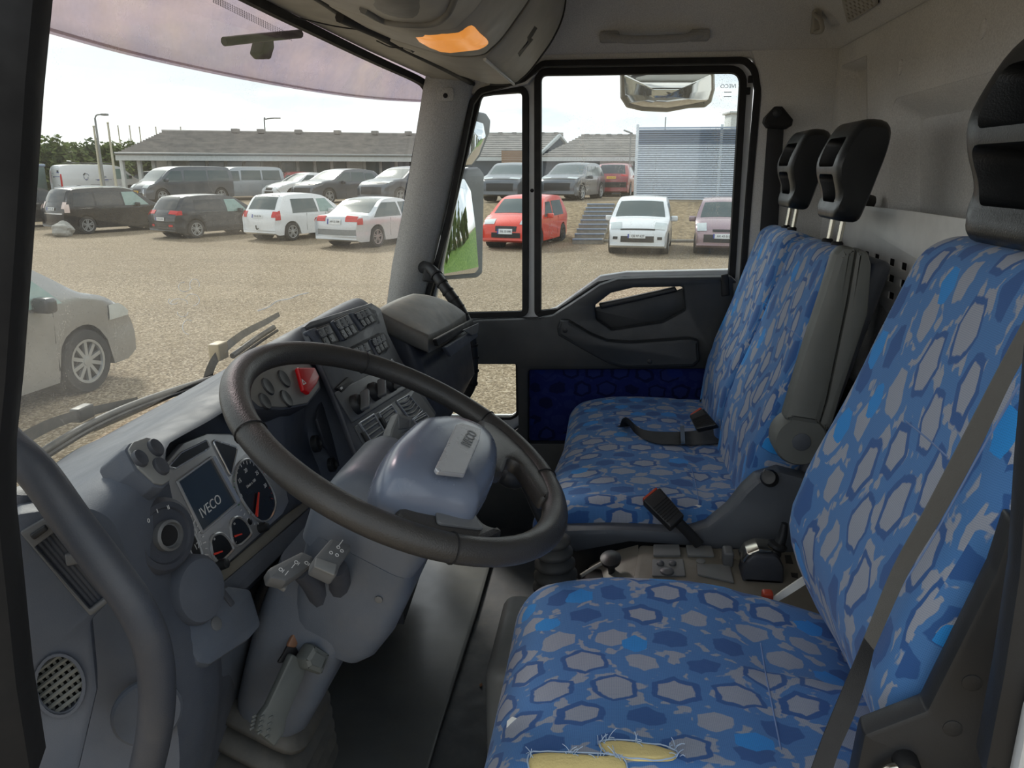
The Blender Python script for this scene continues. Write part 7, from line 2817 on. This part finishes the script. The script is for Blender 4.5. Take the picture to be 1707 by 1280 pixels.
# ---- gable houses to the right
def house(name, label, px0, px1, dist, py_e, py_r, pxr, wallm, extra=None, gable=None):
    r_ = root(name, gdist((px0+px1)/2, dist, TZ), label, 'building')
    ze_, zr_ = zat(px0, dist, py_e), zat(pxr, dist, py_r)
    a, b = gdist(px0, dist, TZ), gdist(px1, dist, TZ)
    dz = V((0, 0, ze_-TZ))
    mk('house_wall', [a, b, b+dz, a+dz]+[q+gFW*6 for q in (a, b, b+dz, a+dz)], [(0, 1, 2, 3), (1, 5, 6, 2), (4, 0, 3, 7)], wallm, r_, smooth=False)
    NC_ = 12
    ea, eb = gdist(px0-4, dist-.5, ze_), gdist(px1+6, dist-.5, ze_)
    ra, rb_ = gdist(pxr, dist+5, zr_+.35), gdist(px1+2, dist+5, zr_+.35)
    for k in range(NC_):
        s0_, s1_ = k/NC_, (k+1)/NC_
        P = [ea.lerp(ra, s0_), eb.lerp(rb_, s0_), eb.lerp(rb_, s1_), ea.lerp(ra, s1_)]
        u_ = V((0, 0, .09))
        mk('tile_course', [P[0]+u_, P[1]+u_, P[2]+u_*.2, P[3]+u_*.2, P[0], P[1]], [(0, 1, 2, 3), (4, 5, 1, 0)], 'roof_tile', r_, smooth=False)
    f_ = V((0, 0, .22))
    mk('fascia', [ea, eb, eb-f_, ea-f_]+[q+gFW*.15 for q in (ea, eb, eb-f_, ea-f_)], [(0, 1, 2, 3), (3, 2, 6, 7), (0, 3, 7, 4), (1, 5, 6, 2)], 'fascia', r_, smooth=False)
    tube('ridge', [ra, rb_], .14, 'roof_tile', r_, n=6, smooth=1)
    n = 6
    for i in range(n):
        p = ra.lerp(rb_, (i+.5)/n)
        rbox('ridge_cap', T(p.x, p.y, p.z+.08), .16, .16, .08, .04, 'roof_tile', r_, k=1)
    return r_, a, b, ze_


h1, a_, b_, z_ = house('gable_house', 'dark walled house with timber cladding behind the quarter window', 780, 936, 50, 262, 228, 800, 'wall_dark')
fr_t = [gdist(836, 48.6, TZ), gdist(872, 48.6, TZ)]
for i in range(9):
    z0_, z1_ = zat(850, 48.6, 277-i*2.9), zat(850, 48.6, 277-i*2.9-2.5)
    mk('timber_board', [V((q.x, q.y, z)) for q, z in ((fr_t[0], z0_), (fr_t[1], z0_), (fr_t[1], z1_), (fr_t[0], z1_))]+[V((q.x, q.y, z))+gFW*.1 for q, z in ((fr_t[0], z0_), (fr_t[1], z0_), (fr_t[1], z1_), (fr_t[0], z1_))], [(0, 1, 2, 3), (0, 1, 5, 4), (3, 2, 6, 7)], 'timber', h1, smooth=False)
# white verge boards of its gable
gt, gl1, gr1 = gdist(932, 48, zat(932, 48, 226)), gdist(902, 47.5, zat(902, 47.5, 256)), gdist(942, 49, zat(942, 49, 238))
for a, b in ((gl1, gt), (gt, gr1)):
    tube('verge_board', [a, b], .12, 'fascia', h1, n=6, smooth=1)
mk('gable_wall', [gl1, gt, gr1, V((gr1.x, gr1.y, TZ)), V((gl1.x, gl1.y, TZ))], [(0, 1, 2, 3, 4)], 'wall_dark', h1, smooth=False)
h2_, a_, b_, z_ = house('gable_house', 'low tiled house between the grey sport utility and the slatted screen', 905, 1075, 45, 262, 232, 968, 'wall_dark')
wp = [gdist(1000, 44.9, TZ), gdist(1056, 44.9, TZ)]
z0_, z1_ = zat(1000, 44.9, 276), zat(1000, 44.9, 266)
mk('window_strip', [V((q.x, q.y, z)) for q, z in ((wp[0], z0_), (wp[1], z0_), (wp[1], z1_), (wp[0], z1_))]+[V((q.x, q.y, z))+gFW*.05 for q, z in ((wp[0], z0_), (wp[1], z0_), (wp[1], z1_), (wp[0], z1_))], [(0, 1, 2, 3), (0, 1, 5, 4)], 'fascia', h2_, smooth=False)

# ---- poles
for i, (x, yt, yb, kind) in enumerate(((168, 197, 286, 'lamp'), (41, 209, 290, 'lamp'), (164, 213, 280, 'flag'), (188, 207, 284, 'flag'), (204, 211, 262, 'flag'), (223, 211, 258, 'flag'), (239, 213, 256, 'flag'), (266, 213, 240, 'flag'), (307, 213, 236, 'flag'))):
    D_ = 40 if i < 4 else 68
    p = gdist(x, D_, 0)
    zt_ = zat(x, D_, yt)
    z0_ = TZ if i < 4 else 1.0
    r_ = root('lamp_post' if kind == 'lamp' else 'flag_pole', (p.x, p.y, z0_), {0: 'tall lamp post rising behind the white work van', 1: 'lamp post at the left edge of the hedge', 2: 'flag pole just left of the tall lamp post', 3: 'pale flag pole right of the tall lamp post'}.get(i, ('bare flag pole beyond the hedge, %s towards the showroom ridge' % ('first', 'second', 'third', 'fourth', 'fifth')[i-4])), 'pole', 'poles beyond the hedge')
    tube('pole_shaft', [V((p.x, p.y, z0_)), V((p.x, p.y, zt_))], [.07, .045], 'pole_grey' if kind == 'lamp' else 'pole', r_, n=8, smooth=1)
    if kind == 'lamp':
        a = V((p.x, p.y, zt_))
        tube('lamp_arm', [a, a+V((0, 0, .15))+gRT*.12, a+V((0, 0, .18))+gRT*.45], .035, 'pole_grey', r_, n=6)
        rbox('lamp_head', T(*(a+V((0, 0, .17))+gRT*.5)), .14, .14, .05, .03, 'pole_grey', r_, k=1)
    else:
        lathe('pole_knob', Fr((p.x, p.y, zt_), (0, 0, 1), (0, 1, 0)), [(.03, 0), (.06, .04), (.05, .10), (.001, .12)], 'pole', r_, n=10)
p = gdist(446, 60, 0)
z0_, z1_ = zat(446, 60, 230), zat(446, 60, 199)
r_ = root('lamp_post', (p.x, p.y, TZ), 'curved street lamp rising above the showroom roof', 'pole')
a = V((p.x, p.y, z1_))
tube('pole_shaft', [V((p.x, p.y, TZ)), a-V((0, 0, .3)), a+gRT*.12, a+gRT*.5+V((0, 0, .08)), a+gRT*.95+V((0, 0, .10))], .05, 'pole_grey', r_, n=8)
rbox('lamp_head', T(*(a+gRT*1.0+V((0, 0, .09))), rz=atan2(gRT.y, gRT.x)), .22, .10, .04, .03, 'pole_grey', r_, k=1)
p = gdist(1050, 43.5, 0)
z1_ = zat(1050, 43.5, 216)
r_ = root('lamp_post', (p.x, p.y, TZ), 'small street lamp beside the slatted screen', 'pole')
a = V((p.x+.3, p.y, z1_-.15))
tube('pole_shaft', [V((a.x, a.y, TZ)), a], .04, 'pole_grey', r_, n=6, smooth=1)
rbox('lamp_head', T(*(a-gRT*.15+V((0, 0, .05))), rz=atan2(gRT.y, gRT.x), ry=R(20)), .26, .08, .04, .02, 'pole_grey', r_, k=1)
p = gdist(1106, 52, 0)
r_ = root('antenna_mast', (p.x, p.y, TZ), 'thin mast rising above the slatted screen', 'pole')
tube('mast_shaft', [V((p.x, p.y, TZ)), V((p.x, p.y, zat(1106, 52, 195)))], .04, 'pole_grey', r_, n=6, smooth=1)


# ---- hedge of bushes at the left, and a green bank behind the truck seen in the mirror
def leafball(name, label, c_, rx, ry, rz_, n, mat, group, cat='bush', size=.22, solid=True):
    r_ = root(name, (c_.x, c_.y, c_.z-rz_), label, cat, group)
    rnd = random.Random(hash((round(c_.x, 2), round(c_.y, 2))) & 0xffff)
    vs, fs = [], []
    for i in range(n):
        d = V((rnd.gauss(0, 1), rnd.gauss(0, 1), rnd.gauss(0, 1))).normalized()
        k = rnd.uniform(.72, 1.06)*(1+.16*sin(d.x*7+c_.x)*sin(d.z*6+c_.y))
        p = c_+V((d.x*rx*k, d.y*ry*k, d.z*rz_*k))
        if p.z < c_.z-rz_*.98:
            continue
        u = V((rnd.uniform(-1, 1), rnd.uniform(-1, 1), rnd.uniform(-.6, 1))).normalized()
        w_ = u.orthogonal().normalized()
        s = size*rnd.uniform(.6, 1.3)
        b = len(vs)
        vs += [p-u*s, p+w_*s*.5, p+u*s, p-w_*s*.5]
        fs.append((b, b+1, b+2, b+3))
    mk('foliage', vs, fs, mat, r_, smooth=False, stuff=True)
    tube('stem', [V((c_.x, c_.y, c_.z-rz_)), c_], [.12, .05], 'trunk', r_, n=6, smooth=1)
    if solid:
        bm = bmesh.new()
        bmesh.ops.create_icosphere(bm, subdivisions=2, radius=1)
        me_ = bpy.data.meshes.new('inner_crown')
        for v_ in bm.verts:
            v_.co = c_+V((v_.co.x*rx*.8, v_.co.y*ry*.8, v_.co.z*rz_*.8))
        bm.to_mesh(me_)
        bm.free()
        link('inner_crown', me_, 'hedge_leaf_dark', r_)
    return r_


rh = random.Random(3)
words_ = ('first', 'second', 'third', 'fourth', 'fifth', 'sixth', 'seventh', 'eighth', 'ninth', 'tenth', 'eleventh')
for i in range(11):
    x = -30+i*31
    yt = [228, 226, 231, 234, 232, 236, 233, 238, 236, 240, 242][i]+rh.uniform(-4, 4)
    D_ = 50+rh.uniform(-2, 3)+i*1.2
    zt_ = zat(x, D_, yt)
    c_ = gdist(x, D_, (zt_+.4)/2)
    leafball('hedge_bush', 'green wild bush of the hedge behind the vans, %s from the left' % words_[i], c_, .72, 1.3, (zt_-.4)/2, 1500, 'hedge_leaf' if i % 3 else 'hedge_leaf_dark', 'bushes of the hedge behind the vans')
# green bank and bushes behind the truck: what the door mirror looks back at
vs_, fs_ = [], []
for i in range(13):
    for j in range(5):
        vs_.append(V((-6+i*4, -12-j*3, [0, .55, 1.0, 1.35, 1.5][j])))
for i in range(12):
    for j in range(4):
        k = i*5+j
        fs_.append((k, k+5, k+6, k+1))
struct(mk('bank_hill', vs_, fs_, 'grass_blade', angle=80), 'grassy bank behind the truck')
for i in range(7):
    c_ = V((2+i*3.2, -21-rh.uniform(0, 2), 2.6+rh.uniform(-.3, .4)))
    leafball('hedge_bush', 'bush on the grassy bank behind the truck, %s from the passenger side mirror' % words_[i], c_, 1.45, 1.6, 1.7, 700, 'hedge_leaf', 'bushes on the bank behind the truck', size=.3)
